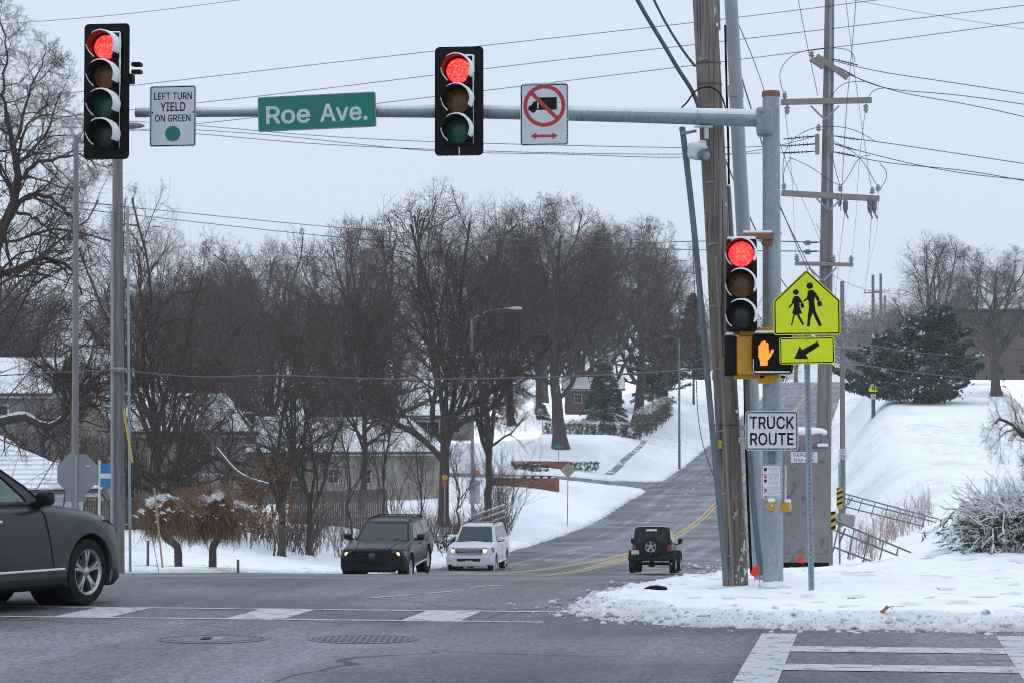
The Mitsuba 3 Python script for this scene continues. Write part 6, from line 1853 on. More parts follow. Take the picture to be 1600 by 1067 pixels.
# --- the old tree at the far left edge: a thick trunk outside the frame, limbs reaching in
k = thing('gnarled_tree', 'old gnarled tree at the left edge with a low twisted limb carrying snow', 'tree')
Yt = 67.0
A = lambda px, py, dy=0: at(px, py, Yt + dy)
tb = A(-75, 900); tb[2] = ground(tb[0], Yt) - .3
limbs = [([tb, A(-70, 780), A(-62, 650), A(-50, 560), A(-30, 470), A(-12, 405), A(8, 345), A(26, 300), A(22, 240), A(12, 175)], (.42, .05)),
         ([A(-66, 690), A(-30, 672), A(8, 655), A(40, 652), A(66, 668), A(84, 664), A(108, 641), A(116, 600, .3), A(112, 560, .6), A(125, 520, 1)], (.16, .03)),
         ([A(-40, 500), A(-5, 432), A(35, 418), A(68, 402), A(92, 408), A(112, 428), A(128, 462, .5)], (.13, .025)),
         ([A(2, 365), A(30, 318), A(52, 305), A(88, 318), A(108, 338), A(118, 352)], (.10, .02)),
         ([A(24, 306), A(48, 262), A(72, 250), A(98, 244), A(120, 243), A(150, 262)], (.075, .015)),
         ([A(24, 300), A(30, 240), A(42, 196), A(70, 180), A(110, 176)], (.06, .012)),
         ([A(14, 200), A(4, 140), A(10, 80), A(-4, 20)], (.05, .012)), ([A(20, 240), A(46, 150), A(60, 110), A(75, 70)], (.05, .012)),
         ([A(-20, 440), A(-40, 330), A(-50, 200), A(-30, 90)], (.14, .02)), ([A(24, 330), A(60, 345), A(90, 372), A(110, 395)], (.05, .014)),
         ([A(108, 641), A(128, 600), A(150, 575), A(172, 590)], (.05, .012)), ([A(100, 650), A(95, 610), A(72, 580), A(50, 560)], (.06, .015)), ([A(110, 636), A(140, 633), A(170, 625), A(200, 640)], (.05, .012))]
P0 = np.array([spline(p, 16) for p, _ in limbs]); R0 = np.array([np.linspace(a, b, 16) for _, (a, b) in limbs])
rng = np.random.default_rng(4)
P0[:, 1:] += rng.normal(0, .03, P0[:, 1:].shape)
part(k, 'trunk', tubes(P0, R0, 12), 'm_bark', True)
l1 = spawn(rng, P0, np.minimum(R0, .09), 13, 7, (.20, .42), (30, 75), (.2, 1), .5, .17, .03, short=.4)
l2 = spawn(rng, *l1, 8, 4, (.35, .6), (28, 65), (.15, 1), .55, .18, .02)
l3 = spawn(rng, *l2, 5, 2, (.45, .75), (28, 65), (.2, 1), .6, .2, .02, rmin=.005)
l4 = spawn(rng, *l3, 2, 1, (.45, .8), (25, 60), (.2, 1), .65, .18, .0, rmin=.0042)
part(k, 'branch', tubes(*l1, 6), 'm_bark', True)
part(k, 'crown', cat(tubes(*l2, 4), tubes(*l3, 3), tubes(*l4, 3)), 'm_twig')
for li, (u0, u1), th in ((1, (.08, .72), .085), (2, (.25, .9), .05), (3, (.2, .8), .028)):
    n_ = 40
    c = spline(P0[li], n_); r_ = np.interp(np.linspace(0, 1, n_), np.linspace(0, 1, 16), R0[li])
    i0, i1 = int(u0 * n_), int(u1 * n_)
    c, r_ = c[i0:i1], r_[i0:i1]
    part(k, 'limb_snow', tube(c + np.stack([0 * r_, 0 * r_, r_ * .62], -1), np.minimum(r_ * .72, th) * (.85 + .3 * rng.random(len(r_))) * np.sin(np.linspace(.25, 2.9, len(r_))) ** .4, 10), 'm_snow', True)
# snow-lined limb crossing in front of the beige house
k = thing('fallen_limb', 'pale bare limb edged with snow hanging slantwise in front of the tan house', 'branch')
c = spline([at(282, 622, 86), at(312, 668, 86), at(348, 712, 86), at(372, 738, 86), at(420, 757, 86)], 24)
part(k, 'wood', tube(c, np.linspace(.03, .05, 24), 8), 'm_bark_grey', True)
part(k, 'snow', tube(c[11:] + [0, 0, .05], np.full(13, .026), 8), 'm_snow', True)
tw = spawn(rng, c[None], np.full((1, 24), .03), 12, 4, (.15, .4), (25, 60), (.05, .9), .5, .15, .02)
part(k, 'twig', cat(tubes(*tw, 4), tubes(*spawn(rng, *tw, 6, 3, (.3, .6), (25, 60)), 3)), 'm_twig', kind='stuff')

# --- brown-leaved sapling oaks
for px, top, Y, w_, lab in ((428, 690, 99, 75, 'young oak holding rusty dead leaves in front of the beige house chimney'), (392, 715, 101, 60, 'lower bush with rusty dead leaves beside the dark house corner')):
    k = tree('slim', lab, px, top, Y, w_, px, name='leafy_oak')
    X = at(px, 700, Y)[0]
    z0_ = zrow(840, Y); z1_ = zrow(top + 10, Y)
    n_ = 1500
    rr_ = w_ / F * Y / 2
    q = rng.normal(0, 1, (n_, 3)); q /= np.linalg.norm(q, axis=1, keepdims=True)
    q = q * rng.random((n_, 1)) ** .45 * [rr_, rr_, (z1_ - z0_) * .45] + [X, Y, (z0_ + z1_) / 2]
    keep_ = meshkit.fbm(q * 1.4, 3, 5) > .46
    q = q[keep_]
    o = rng.normal(0, 1, (len(q), 3, 3)) * .055
    v = (q[:, None] + o).reshape(-1, 3)
    part(k, 'foliage', TM(v, np.arange(len(v)).reshape(-1, 3)), 'm_leaf_brown')

# --- weeping trees on the lawn
for px, base_y, top_y, w_, lab, sd in ((268, 881, 764, 80, 'weeping tree with crooked trunk, left one of the pair on the lawn', 1), (336, 875, 760, 90, 'weeping tree with straighter trunk, right one of the pair on the lawn', 2)):
    Yw_ = 74.0
    k = thing('weeping_tree', lab, 'tree', 'small weeping trees on the lawn')
    c = at(px, 870, Yw_ + (1.2 if sd == 2 else 0)); Yc = c[1]
    zb = ground(c[0], Yc) - .1
    rw, zt, zs = w_ / F * Yc / 2, zrow(top_y + 12, Yc), zrow(846, Yc)
    rng = np.random.default_rng(sd)
    dx = .14 if sd == 1 else -.05
    tp = spline([(c[0] + dx * 1.5, Yc, zb), (c[0] + dx * 1.4, Yc, zb + .45), (c[0] + dx * 1.0, Yc, zb + .72), (c[0] - dx * 1.2, Yc, zb + .95), (c[0], Yc, zb + 1.35)], 14)
    part(k, 'trunk', tube(tp, np.linspace(.125, .10, 14), 12), 'm_bark_grey', True)
    n_ = 64
    a = rng.uniform(0, 6.28, n_); rr_ = rw * (.35 + .65 * rng.random(n_) ** .6)
    P = []
    for i in range(n_):
        e = np.array([math.cos(a[i]), math.sin(a[i]), 0])
        zc = zt - .10 - .22 * rng.random()
        P.append(spline([tp[-1], tp[-1] + e * rr_[i] * .35 + [0, 0, (zc - tp[-1][2]) * .8], np.array([c[0], Yc, zc]) + e * rr_[i] * .8, np.array([c[0], Yc, zc - .45]) + e * rr_[i] * 1.0, np.array([c[0], Yc, zs + .30 + .3 * rng.random()]) + e * rr_[i] * 1.03], 12))
    P = np.array(P); R_ = np.linspace(.03, .008, 12)[None].repeat(n_, 0)
    part(k, 'branch', tubes(P, R_, 4), 'm_weep')
    l1 = spawn(rng, P, R_, 18, 4, (.22, .45), (15, 50), (.3, 1), .5, .10, -.28, rmin=.006)
    l2 = spawn(rng, *l1, 4, 2, (.4, .8), (10, 40), (.1, 1), .6, .10, -.25, rmin=.006)
    part(k, 'crown', cat(tubes(*l1, 3), tubes(*l2, 3)), 'm_weep')
    # snow lying on the top tangle, broken up by twigs
    q = rng.normal(0, 1, (3200, 3)) * [rw * .42, rw * .42, .04]
    q[:, 2] -= (q[:, 0] ** 2 + q[:, 1] ** 2) / rw ** 2 * .30
    q += [c[0] + (-.25 if sd == 1 else .1) * rw, Yc - .2, zt - .02]
    q = q[meshkit.fbm(q * 3.2, 3, sd) > .50]
    e = rng.normal(0, 1, (len(q), 3)) * [.035, .035, .02]
    part(k, 'crown_snow', tubes(np.stack([q - e, q, q + e], 1), np.stack([np.full(len(q), .008), np.full(len(q), .017), np.full(len(q), .008)], 1), 4), 'm_snow', kind='stuff')

# --- conifers: boughs as layered sprays of needle clusters, snow on the upper ones
def needles(rng, q, dirs, ln, wd):
    """Two crossed slivers per cluster."""
    n_ = len(q)
    s = np.cross(dirs, rng.normal(0, 1, (n_, 3))); s /= np.linalg.norm(s, axis=1, keepdims=True)
    s2 = np.cross(dirs, s)
    L = ln * rng.uniform(.6, 1.3, (n_, 1)); W_ = wd * rng.uniform(.6, 1.3, (n_, 1))
    v = np.concatenate([q, q + dirs * L * .5 + s * W_, q + dirs * L, q + dirs * L * .5 - s * W_, q + dirs * L * .5 + s2 * W_, q + dirs * L * .5 - s2 * W_])
    i = np.arange(n_)
    f = np.vstack([np.stack([i, i + n_, i + 2 * n_], 1), np.stack([i, i + 2 * n_, i + 3 * n_], 1), np.stack([i, i + 4 * n_, i + 2 * n_], 1), np.stack([i, i + 2 * n_, i + 5 * n_], 1)])
    return TM(v, f)


def conifer(name, label, px, top, bot, Y, width, kind, seed, mat='m_needle', nb=110, per=210, snow=.16, trunk_r=.2, start=.06, lean=0.0):
    k = thing(name, label, 'tree')
    rng = np.random.default_rng(seed)
    X = at(px, 700, Y)[0]
    zb, zt = zrow(bot, Y), zrow(top, Y)
    h = zt - zb
    rw = width / F * Y / 2
    tl_ = np.stack([X + lean * h * np.linspace(0, 1, 12) ** 1.3, Y + 0 * np.linspace(0, 1, 12), np.linspace(min(zb, ground(X, Y)) - .4, zt - .1, 12)], -1)
    part(k, 'trunk', tube(tl_, np.linspace(trunk_r, .03, 12), 10), 'm_bark', True)
    P, Rr = [], []
    for i in range(nb):
        u = start + (1 - start) * (i + rng.random()) / nb
        a = i * 2.4 + rng.normal(0, .3)
        e = np.array([math.cos(a), math.sin(a), 0])
        if kind == 'spruce':
            L = rw * (1 - u) ** .85 * rng.uniform(.85, 1.08) + .1
            rise, droop = .05, -.22
        else:
            L = rw * (1.02 - u) ** .62 * rng.uniform(.55, 1.12) * (1 + .18 * math.cos(a - 3.3))
            rise, droop = .04 + .30 * u, .10
        z = zb + h * u * (1 if kind == 'spruce' else .93)
        X_ = X + lean * h * u ** 1.3
        P.append(spline([(X_, Y, z), np.array([X_, Y, z]) + e * L * .5 + [0, 0, L * rise * .5], np.array([X_, Y, z]) + e * L + [0, 0, L * (rise + droop)]], 8))
        Rr.append(np.linspace(.02 + .03 * L / rw, .012, 8))
    P, Rr = np.array(P), np.array(Rr)
    part(k, 'bough', tubes(P, Rr, 5), 'm_bark')
    t = rng.random((nb, per)) ** .7 * .92 + .08
    x = np.clip(t * 7, 0, 6.999); i = x.astype(int); f = (x - i)[..., None]
    r_ = np.arange(nb)[:, None]
    q = P[r_, i] * (1 - f) + P[r_, i + 1] * f
    d = P[r_, i + 1] - P[r_, i]; d /= np.linalg.norm(d, axis=-1, keepdims=True)
    side_ = np.cross(d, [0, 0, 1.0])
    Lb = np.linalg.norm(P[:, -1] - P[:, 0], axis=1)[:, None]
    sp = rng.normal(0, 1, t.shape) * Lb * (.20 if kind == 'spruce' else .27) * np.clip(1.15 - t, .2, 1)
    q1_ = q + side_ * sp[..., None]
    q = q1_ + rng.normal(0, 1, q.shape) * [.08, .08, .09 if kind == 'spruce' else .06] * (Lb[..., None] * .25 + .3)
    oz = (q - q1_)[..., 2]
    q, d, side_ = q.reshape(-1, 3), d.reshape(-1, 3), side_.reshape(-1, 3)
    gap = meshkit.fbm(q * (1.1 if h < 9 else .75), 3, seed) > .40
    q, d = q[gap], d[gap]
    dirs = d + rng.normal(0, .75, d.shape) + [0, 0, -.15 if kind == 'spruce' else .25]
    dirs /= np.linalg.norm(dirs, axis=1, keepdims=True)
    sc = .26 if kind == 'spruce' else .40
    cl = meshkit.fbm(q * .9 + 5, 3, seed + 1)
    on = (rng.random(len(q)) < np.clip((cl - .50) * 7, 0, 1) * snow * 3.4) & (oz.reshape(-1)[gap] > .0)
    part(k, 'foliage', needles(rng, q[~on], dirs[~on], sc, sc * .24), mat)
    if on.any():
        flat = dirs[on] * [1, 1, .25]; flat /= np.linalg.norm(flat, axis=1, keepdims=True)
        part(k, 'needle_snow', needles(rng, q[on] + [0, 0, .05], flat, sc * .9, sc * .26), 'm_snow')
    return k


conifer('pine_tree', 'broad dark green pine dusted with snow on the open slope at right', 1430, 476, 636, 246, 262, 'pine', 1, nb=54, per=1150, trunk_r=.34, start=.06, snow=.12, lean=.30)
conifer('pine_tree', 'smaller hazy pine behind the left flank of the broad pine', 1392, 512, 628, 285, 75, 'pine', 6, nb=60, per=260, snow=.12, start=.03)
conifer('spruce_tree', 'dense snow-dusted spruce behind the clipped hedge', 944, 545, 660, 296, 78, 'spruce', 2, nb=110, per=170, snow=.12, trunk_r=.16, start=.02)
conifer('pine_tree', 'tall dark pine against the sky left of the leaning wooden pole', 1084, 452, 600, 370, 66, 'pine', 3, mat='m_needle_dark', nb=70, per=190, snow=.10)
conifer('pine_tree', 'dark spreading pine behind the hedge with a drooping outline', 1032, 470, 618, 345, 105, 'pine', 4, mat='m_needle_dark', nb=90, per=190, snow=.08)
conifer('spruce_tree', 'low dark evergreen at the far end of the hedge', 1020, 585, 625, 335, 80, 'spruce', 5, mat='m_needle_dark', nb=60, per=150, snow=.18)
conifer('spruce_tree', 'small snow-covered young spruce left of the big flared trunk', 848, 632, 655, 290, 22, 'spruce', 9, nb=36, per=80, snow=.3, trunk_r=.06)

# --- hedge, bushes
def bush(name, label, cells, size, mat, seed, n_, snow=.25, leaf_=.09, cat_='bush'):
    """Leafy mass filling rounded boxes: cells = [(centre, half sizes)]."""
    k = thing(name, label, cat_)
    rng = np.random.default_rng(seed)
    q = []
    for c, hs in cells:
        u = rng.uniform(-1, 1, (n_, 3))
        u = u / np.maximum(1e-6, (np.abs(u) ** 5).sum(1, keepdims=True) ** .2) * rng.random((n_, 1)) ** .25
        q.append(np.array(c) + u * hs * (1 + .16 * (meshkit.noise(u * 2.5 + np.array(c), seed)[:, None] - .5)))
    q = np.vstack(q)
    topz = np.concatenate([[c[2] + hs[2]] * n_ for c, hs in cells])
    o = rng.normal(0, 1, (len(q), 3, 3)) * leaf_
    up_ = (q[:, 2] > topz - .22 * size) & (rng.random(len(q)) < .75) | (rng.random(len(q)) < snow * .35)
    v = (q[:, None] + o).reshape(-1, 3)
    fs = np.arange(len(v)).reshape(-1, 3)
    part(k, 'foliage', TM(v, fs[~up_]), mat)
    o2 = q[up_][:, None] + rng.normal(0, 1, (up_.sum(), 3, 3)) * leaf_ * [1.2, 1.2, .35] + [0, 0, leaf_ * .4]
    part(k, 'snow', TM(o2.reshape(-1, 3), np.arange(up_.sum() * 3).reshape(-1, 3)), 'm_snow', kind='stuff')
    stems = []
    for c, hs in cells:
        for _ in range(10):
            p = np.array(c) + rng.uniform(-.9, .9, 3) * hs
            stems.append(np.linspace([p[0], p[1], c[2] - hs[2] * 1.2], [p[0] + rng.normal(0, .2), p[1], c[2] + hs[2] * .6], 3))
    part(k, 'stem', tubes(np.array(stems), np.full((len(stems), 3), .035), 4), 'm_twig', kind='stuff')
    return k


cells = []
for px, Y, py in [(865, 292, 668), (890, 291, 669), (915, 290, 670), (940, 289, 671), (965, 288, 672), (988, 287, 673)]:
    c = at(px, py, Y); g_ = zrow(py + 11, Y); cells.append(((c[0], Y, g_ + .85), (1.15, .8, .95)))
bush('clipped_hedge', 'clipped snow-dusted hedge below the spruce, front run with bare gaps at its foot', cells, 1.6, 'm_hedge', 1, 620, .3, .10, 'hedge')
cells = []
for u in np.linspace(0, 1, 7):
    px, Y = 1004 + 34 * u, 285 + 42 * u
    g_ = zrow(676 - 26 * u, Y); c = at(px, 650, Y); cells.append(((c[0], Y, g_ + 1.25), (1.1, 3.6, 1.3)))
bush('clipped_hedge', 'taller green hedge run slanting up the hill beside the road', cells, 2.0, 'm_hedge', 2, 900, .2, .10, 'hedge')
for px, py, Y, w_, h_, lab in ((914, 727, 236, 1.35, .42, 'dark low evergreen shrub right of the street name post'), (842, 732, 234, .95, .45, 'low dark shrub with snow in the brick planter'), (815, 729, 236, .8, .4, 'small snowy shrub at the left end of the brick planter')):
    c = at(px, py, Y)
    bush('low_shrub', lab, [((c[0], Y, zrow(py, Y)), (w_, .8, h_))], .5, 'm_needle_dark', int(px), 420, .2, .08)

# --- yew at right bowed down under snow
k = thing('yew_bush', 'spreading green bush bowed under snow on the bank at right', 'bush')
rng = np.random.default_rng(14)
Yy = 35.5
c = at(1594, 835, Yy); c[2] = ground(c[0], Yy) - .05
n_ = 150
P = []
for i in range(n_):
    a = rng.uniform(math.radians(95), math.radians(265)) if rng.random() < .62 else rng.uniform(0, 6.28)
    e = np.array([math.cos(a), math.sin(a) * .75, 0])
    L = rng.uniform(.5, .92); up_ = rng.uniform(.05, .60)
    st_ = c + [rng.uniform(-.15, .9), rng.uniform(-.3, .3), .0]
    P.append(spline([st_, st_ + e * L * .35 + [0, 0, .22 + up_ * .55], st_ + e * L * .75 + [0, 0, .20 + up_ * .85], st_ + e * L * 1.08 + [0, 0, up_ * .8 - .04]], 10))
P = np.array(P); R_ = np.linspace(.017, .005, 10)[None].repeat(n_, 0)
l1 = spawn(rng, P, R_, 8, 4, (.22, .42), (18, 50), (.35, 1), .8, .12, .02, short=.3, rmin=.004)
l2 = spawn(rng, *l1, 4, 2, (.35, .6), (25, 50), (.2, 1), .8, .12, .03, rmin=.0035)
part(k, 'branch', tubes(P, R_, 6), 'm_bark', True)
part(k, 'twig', cat(tubes(*l1, 4), tubes(*l2, 3)), 'm_twig')
sn = []
for (Q, rr_), w_, sl_ in ((l1, .0125, 1), (l2, .0095, 1), ((P[:, 4:], R_[:, 4:]), .016, 1)):
    m_ = rng.random(len(Q)) < .80
    Q = Q[m_] + [0, 0, w_ * .75]
    sn.append(tubes(Q, w_ * rng.uniform(.55, 1.25, Q.shape[:2]) * np.linspace(1, .7, Q.shape[1]), 5))
part(k, 'snow', cat(sn), 'm_snow', True, kind='stuff')
low = l1[0].reshape(-1, 3); low = low[(low[:, 2] < c[2] + .50)]
q = low[rng.integers(0, len(low), 7000)] + rng.normal(0, .04, (7000, 3))
dr_ = rng.normal(0, 1, q.shape) + [-.9, -.2, -.6]; dr_ /= np.linalg.norm(dr_, axis=1, keepdims=True)
part(k, 'foliage', needles(rng, q, dr_, .11, .011), 'm_yew')
# --- reeds and brush
def stalks(name, label, boxes, n_, hts, mat, seed, r=.012, spread=.12, kids=5, cat_='brush'):
    rng = np.random.default_rng(seed)
    P = []
    for i in range(n_):
        px0, px1, py0, py1, Y0, Y1 = boxes[rng.integers(len(boxes))]
        Y = rng.uniform(Y0, Y1); px = rng.uniform(px0, px1)
        X = (px - CX) / F * Y; z = ground(X, Y)
        h = rng.uniform(*hts)
        d = np.array([rng.normal(0, spread), rng.normal(0, spread), 1]) * h
        p = np.array([X, Y, z - .05])
        P.append([p, p + d * .5 + rng.normal(0, .03, 3) * h, p + d + rng.normal(0, .07, 3) * h])
    P = np.array(P); R_ = np.full((n_, 3), r) * [1, .8, .5]
    ms = [tubes(P, R_, 4)]
    if kids:
        l1 = spawn(rng, P, R_, kids, 2, (.2, .45), (20, 50), (.3, 1), .7, .12, .05, rmin=r * .5)
        ms.append(tubes(*l1, 3))
    return solo(name, cat(ms), mat, label, cat_, kind='stuff')


stalks('reed_bed', 'dry reddish reeds and brush behind the farther railing', [(1325, 1400, 0, 0, 84, 95), (1380, 1455, 0, 0, 86, 98)], 170, (.4, 1.4), 'm_reed', 1, .009, .14, 4)
stalks('reed_clump', 'few dry reeds poking through the nearer railing', [(1345, 1372, 0, 0, 59, 63)], 18, (.4, 1.2), 'm_reed', 2, .007, .10, 4)
stalks('creek_brush', 'tangle of leafless reddish brush along the creek in front of the houses', [(205, 395, 0, 0, 102, 114), (470, 640, 0, 0, 106, 124), (395, 500, 0, 0, 102, 114), (640, 760, 0, 0, 128, 142), (745, 792, 0, 0, 146, 152)], 1100, (.4, 1.7), 'm_twig_red', 3, .013, .25, 7)
stalks('understorey', 'grey leafless thicket filling the space beneath the big trees', [(200, 470, 0, 0, 108, 116), (440, 780, 0, 0, 118, 175), (0, 220, 0, 0, 108, 136), (760, 800, 0, 0, 150, 165)], 260, (1.6, 5.0), 'm_twig', 4, .018, .22, 8)

# ---------------------------------------------------------------- wires
def wire(label, pts, r=.008, group=None, name='power_line', mat='m_wire', cat_='wire'):
    P = np.array([at(px, py, Y) for px, py, Y in pts])
    solo(name, tube(spline(P, 40 if len(P) > 2 else 16), r, 5, cap=False), mat, label, cat_, group)


SKY = 'thin power lines crossing the sky'
for label, pts in (('thin line rising across the top left corner of the sky', [(-30, 40, 70), (180, 24, 70), (420, -6, 70)]),
                   ('upper one of three power lines crossing behind the middle traffic light', [(-40, 163, 62), (400, 112, 60), (800, 67, 58), (1200, 22, 55.5), (1420, -6, 54)]),
                   ('second of three power lines crossing behind the middle traffic light', [(-40, 196, 62), (420, 149, 60), (800, 103, 58), (1200, 57, 55.5), (1640, 4, 53)]),
                   ('lowest of three power lines crossing behind the middle traffic light', [(-40, 230, 62), (400, 184, 60), (800, 137, 58), (1200, 88, 55.5), (1640, 30, 53)]),
                   ('faint line slanting down across the top right corner of the sky', [(1310, -4, 80), (1460, 24, 80), (1640, 52, 80)])):
    wire(label, pts)
for label, pts in (('upper line of the sagging pair below the mast arm', [(-30, 182, 62), (300, 196, 61), (450, 209, 60), (680, 222, 58.5), (900, 228, 57), (1180, 230, 55.5), (1276, 226, 55)]),
                   ('middle line of the sagging group below the mast arm', [(-30, 196, 62), (300, 209, 61), (450, 222, 60), (680, 234, 58.5), (900, 240, 57), (1180, 240, 55.5), (1276, 237, 55)]),
                   ('lowest line of the sagging group below the mast arm', [(300, 203, 61.4), (450, 214, 60), (680, 236.5, 58.5), (900, 242, 57), (1180, 236, 55.5), (1276, 213, 55)])):
    wire(label, pts)
for label, pts in (('topmost line leaving the distribution pole to the right', [(1300, 95, 55), (1340, 105, 55), (1450, 124, 54), (1640, 153, 52)]),
                   ('second line leaving the distribution pole to the right', [(1308, 105, 55), (1352, 128, 55), (1450, 145, 54), (1640, 170, 52)]),
                   ('third line leaving the distribution pole to the right', [(1314, 112, 55), (1380, 137, 55), (1480, 158, 54), (1640, 192, 52)]),
                   ('line leaving the distribution pole to the right between its crossarms', [(1303, 213, 55), (1370, 222, 55), (1480, 238, 54), (1640, 262, 52)]),
                   ('lower line leaving the distribution pole to the right between its crossarms', [(1303, 225, 55), (1350, 238, 55), (1480, 267, 54), (1640, 284, 52)]),
                   ('lowest line leaving the distribution pole to the right between its crossarms', [(1303, 238, 55), (1370, 252, 55), (1480, 264, 54), (1640, 291, 52)])):
    wire(label, pts, .009)
g = 'steep power lines running along the street'
ls = 'thin power line running steeply down along the street past the distribution pole'
for pts in ([(1240, -40, 50), (1262, 75, 53), (1278, 150, 55)], [(1226, 170, 55), (1236, 260, 80), (1243, 408, 130)], [(1318, -30, 50), (1340, 150, 66), (1362, 300, 55.2)], [(1353, 166, 55), (1342, 260, 80), (1330, 410, 130), (1318, 492, 149)],
            [(1313, 330, 55), (1318, 250, 53), (1322, 180, 51), (1330, 90, 49), (1340, -30, 46)], [(1362, 330, 55), (1356, 420, 140), (1352, 455, 246)], [(1320, 330, 55), (1312, 400, 100), (1301, 500, 149)],
            [(1372, 300, 55), (1366, 380, 140), (1345, 458, 246)], [(1276, 350, 55), (1300, 420, 100), (1310, 494, 149)], [(1150, 30, 31), (1195, 145, 45), (1222, 235, 55), (1262, 330, 75), (1300, 440, 120)], [(1300, 494, 150), (1350, 500, 246), (1372, 500, 420)],
            [(1344, 512, 150), (1350, 460, 246)], [(1333, 494, 150), (1365, 458, 246)]):
    wire(ls, pts, .007, g)
g = 'looping jumper wires on the distribution pole'
for pts in ([(1226, 150, 55), (1220, 110, 55), (1238, 88, 55), (1270, 78, 54.8), (1310, 76, 54.8), (1332, 84, 54.8), (1336, 98, 54.8)], [(1298, 152, 54.8), (1318, 132, 54.8), (1350, 128, 54.8)], [(1353, 160, 54.8), (1366, 142, 54.8), (1382, 138, 54.8)],
            [(1224, 294, 54.8), (1236, 222, 54.8), (1262, 204, 54.8), (1300, 198, 54.8), (1340, 206, 54.8), (1368, 222, 54.8)], [(1314, 292, 54.8), (1330, 268, 54.8), (1346, 246, 54.8), (1360, 243, 54.8)], [(1372, 300, 54.8), (1385, 270, 54.8), (1374, 255, 54.8)],
            [(1312, 290, 54.8), (1296, 282, 54.8), (1272, 265, 54.8), (1232, 246, 54.8)], [(1303, 222, 54.8), (1340, 244, 54.8), (1362, 276, 54.8), (1371, 292, 54.8)], [(1300, 240, 54.8), (1306, 268, 54.8), (1313, 292, 54.8)], [(1225, 296, 54.8), (1228, 260, 54.8), (1236, 248, 54.8)]):
    wire('thin looping jumper wire between the crossarms of the distribution pole', pts, .008, g, 'jumper_wire')
g = 'insulator strings on the distribution pole'
for px0, px1, py0, py1 in ((1302, 1340, 93, 102), (1310, 1336, 106, 120), (1305, 1342, 213, 219), (1305, 1338, 226, 235), (1304, 1336, 238, 244), (1224, 1274, 218, 213), (1224, 1274, 229, 225), (1224, 1272, 240, 237)):
    k = thing('insulator_string', 'short dark string insulator at the distribution pole', 'insulator', g)
    p = np.linspace(at(px0, py0, 54.9), at(px1, py1, 54.9), 9)
    part(k, 'rod', tube(p, .014, 6), 'm_wire')
    for i in (2, 3, 4, 5, 6): part(k, 'disc', tube([p[i] - (p[1] - p[0]) * .06, p[i] + (p[1] - p[0]) * .06], .04, 8), 'm_galv_dark')
for label, pts, r in (('long grey telephone cable sagging across the street in front of the trees', [(184, 577, 61.6), (205, 579, 61), (232, 582, 60.5), (400, 586, 54), (560, 590.5, 48), (720, 591.5, 42), (880, 588, 37), (1010, 582, 33), (1108, 575, 29.8)], .013),
                      ('grey telephone cable running off to the left edge from the wooden pole', [(-40, 589, 63), (70, 582, 62.4), (184, 577, 61.6)], .015)):
    wire(label, pts, r, name='telephone_cable', mat='m_cable')
for label, pts in (('upper faint line in front of the bare treetops', [(186, 322, 61.8), (330, 337, 92), (540, 357, 96), (740, 371, 92), (1100, 377, 70), (1282, 379, 55)]), ('lower faint line in front of the bare treetops', [(186, 334, 61.8), (330, 350, 92), (540, 372, 96), (800, 384, 88), (1100, 391, 70), (1282, 393, 55)]),
                   ('dark service line crossing above the big pine to the right', [(1296, 428, 150), (1330, 445, 150), (1400, 460, 152), (1500, 476, 155), (1640, 490, 158)]), ('middle service line crossing the big pine to the right', [(1283, 528, 55), (1340, 535, 90), (1460, 553, 110), (1640, 566, 125)]),
                   ('low dark cable crossing the big pine to the right', [(1284, 566, 55), (1340, 569, 70), (1460, 585, 80), (1640, 602, 88)])):
    wire(label, pts, .013)
wire('thick dark cable bundle sweeping down from the top edge to the leaning wooden pole', [(985, -20, 29.2), (1008, 22, 29.25), (1040, 75, 29.35), (1062, 112, 29.45), (1085, 150, 29.6), (1092, 170, 29.65)], .026, name='cable_bundle', mat='m_cable')
wire('second thinner cable sweeping down from the top edge to the leaning wooden pole', [(1012, -20, 29.3), (1045, 45, 29.4), (1072, 86, 29.5), (1086, 104, 29.65)], .016, name='cable_bundle', mat='m_cable')
wire('short black cable loop strapped round the leaning wooden pole', [(1062, 171, 29.55), (1072, 162, 29.55), (1088, 142, 29.55), (1110, 137, 29.5), (1124, 146, 29.55), (1134, 172, 29.6)], .010, name='cable_loop', mat='m_black')
wire('thin hanging line beside the slim steel conduit', [(1076, 225, 29.6), (1082, 380, 29.55), (1088, 560, 29.5), (1100, 700, 29.5), (1116, 745, 29.5)], .005, name='hanging_line')
wire('black cable hanging between the leaning pole and the grey riser pole', [(1138, 180, 29.9), (1138, 250, 29.9), (1140, 292, 29.85)], .009, name='hanging_line', mat='m_black')
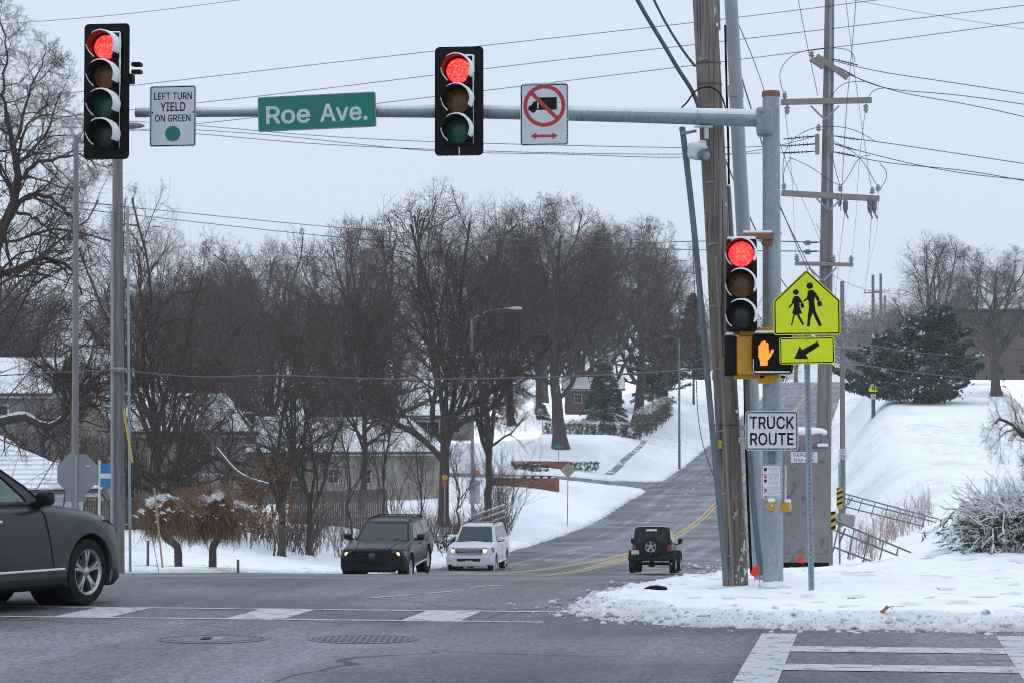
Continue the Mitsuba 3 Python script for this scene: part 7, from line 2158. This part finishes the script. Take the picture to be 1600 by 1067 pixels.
wire('dark guy wire slanting down behind the signal mast, left one', [(1124, 228, 30.2), (1150, 290, 32), (1196, 392, 36), (1262, 470, 50)], .010, name='guy_wire')
wire('dark guy wire slanting down behind the signal mast, right one', [(1155, 110, 30.6), (1172, 165, 33), (1200, 260, 40), (1252, 392, 53), (1284, 455, 54.8)], .010, name='guy_wire')
wire('thin dark line slanting down from behind the signal mast past the school sign', [(1216, 315, 40), (1240, 372, 45), (1268, 435, 52), (1282, 462, 54.8)], .009, name='guy_wire')
for py in (380, 394):
    k = thing('dead_end', 'small dark line clamp left of the distribution pole, %s one' % ('upper' if py == 380 else 'lower'), 'clamp')
    part(k, 'rod', tube([at(1255, py, 54.9), at(1277, py - 1, 54.9)], .02, 6), 'm_wire')
    part(k, 'shackle', rbox(at(1262, py, 54.85), (.12, .05, .11), .02), 'm_galv_dark')
# a tiny car far up the street
solo_k = thing('far_car', 'tiny dark car far away near the top of the street', 'car')
Yc = 455.0
c = at(1262, 586, Yc); sx_, tx_ = 0, -3.5
XY = O0 + US * (Yc / US[1]) + UT * 3.2
zc_ = float(ZR(Yc))
part(solo_k, 'body', m2t(loft([(XY[0] - 0, [(0, 0)]) for _ in ()]) if False else m3.Manifold.hull_points(np.array([(XY[0] + x, XY[1] + y, zc_ + z) for x in (-.9, .9) for y in (-2.2, 2.2) for z in (.35, .95)]))), 'm_paint_dark')
part(solo_k, 'roof', m2t(m3.Manifold.hull_points(np.array([(XY[0] + x * .9, XY[1] + y, zc_ + .95) for x in (-.9, .9) for y in (-2.0, 1.3)] + [(XY[0] + x * .75, XY[1] + y, zc_ + 1.5) for x in (-.9, .9) for y in (-1.6, .5)]))), 'm_glass_side')
for s in (-1, 1):
    part(solo_k, 'tail_light', bx((XY[0] + s * .7, XY[1] - 2.21, zc_ + .8), (.25, .04, .16)), 'm_tail_red')
    for y in (-1.4, 1.4): part(solo_k, 'wheel', mv(revolve([(.33, -.1), (.33, .1), (0, .11)], 14, 'x'), (XY[0] + s * .78, XY[1] + y, zc_ + .33)), 'm_tyre')
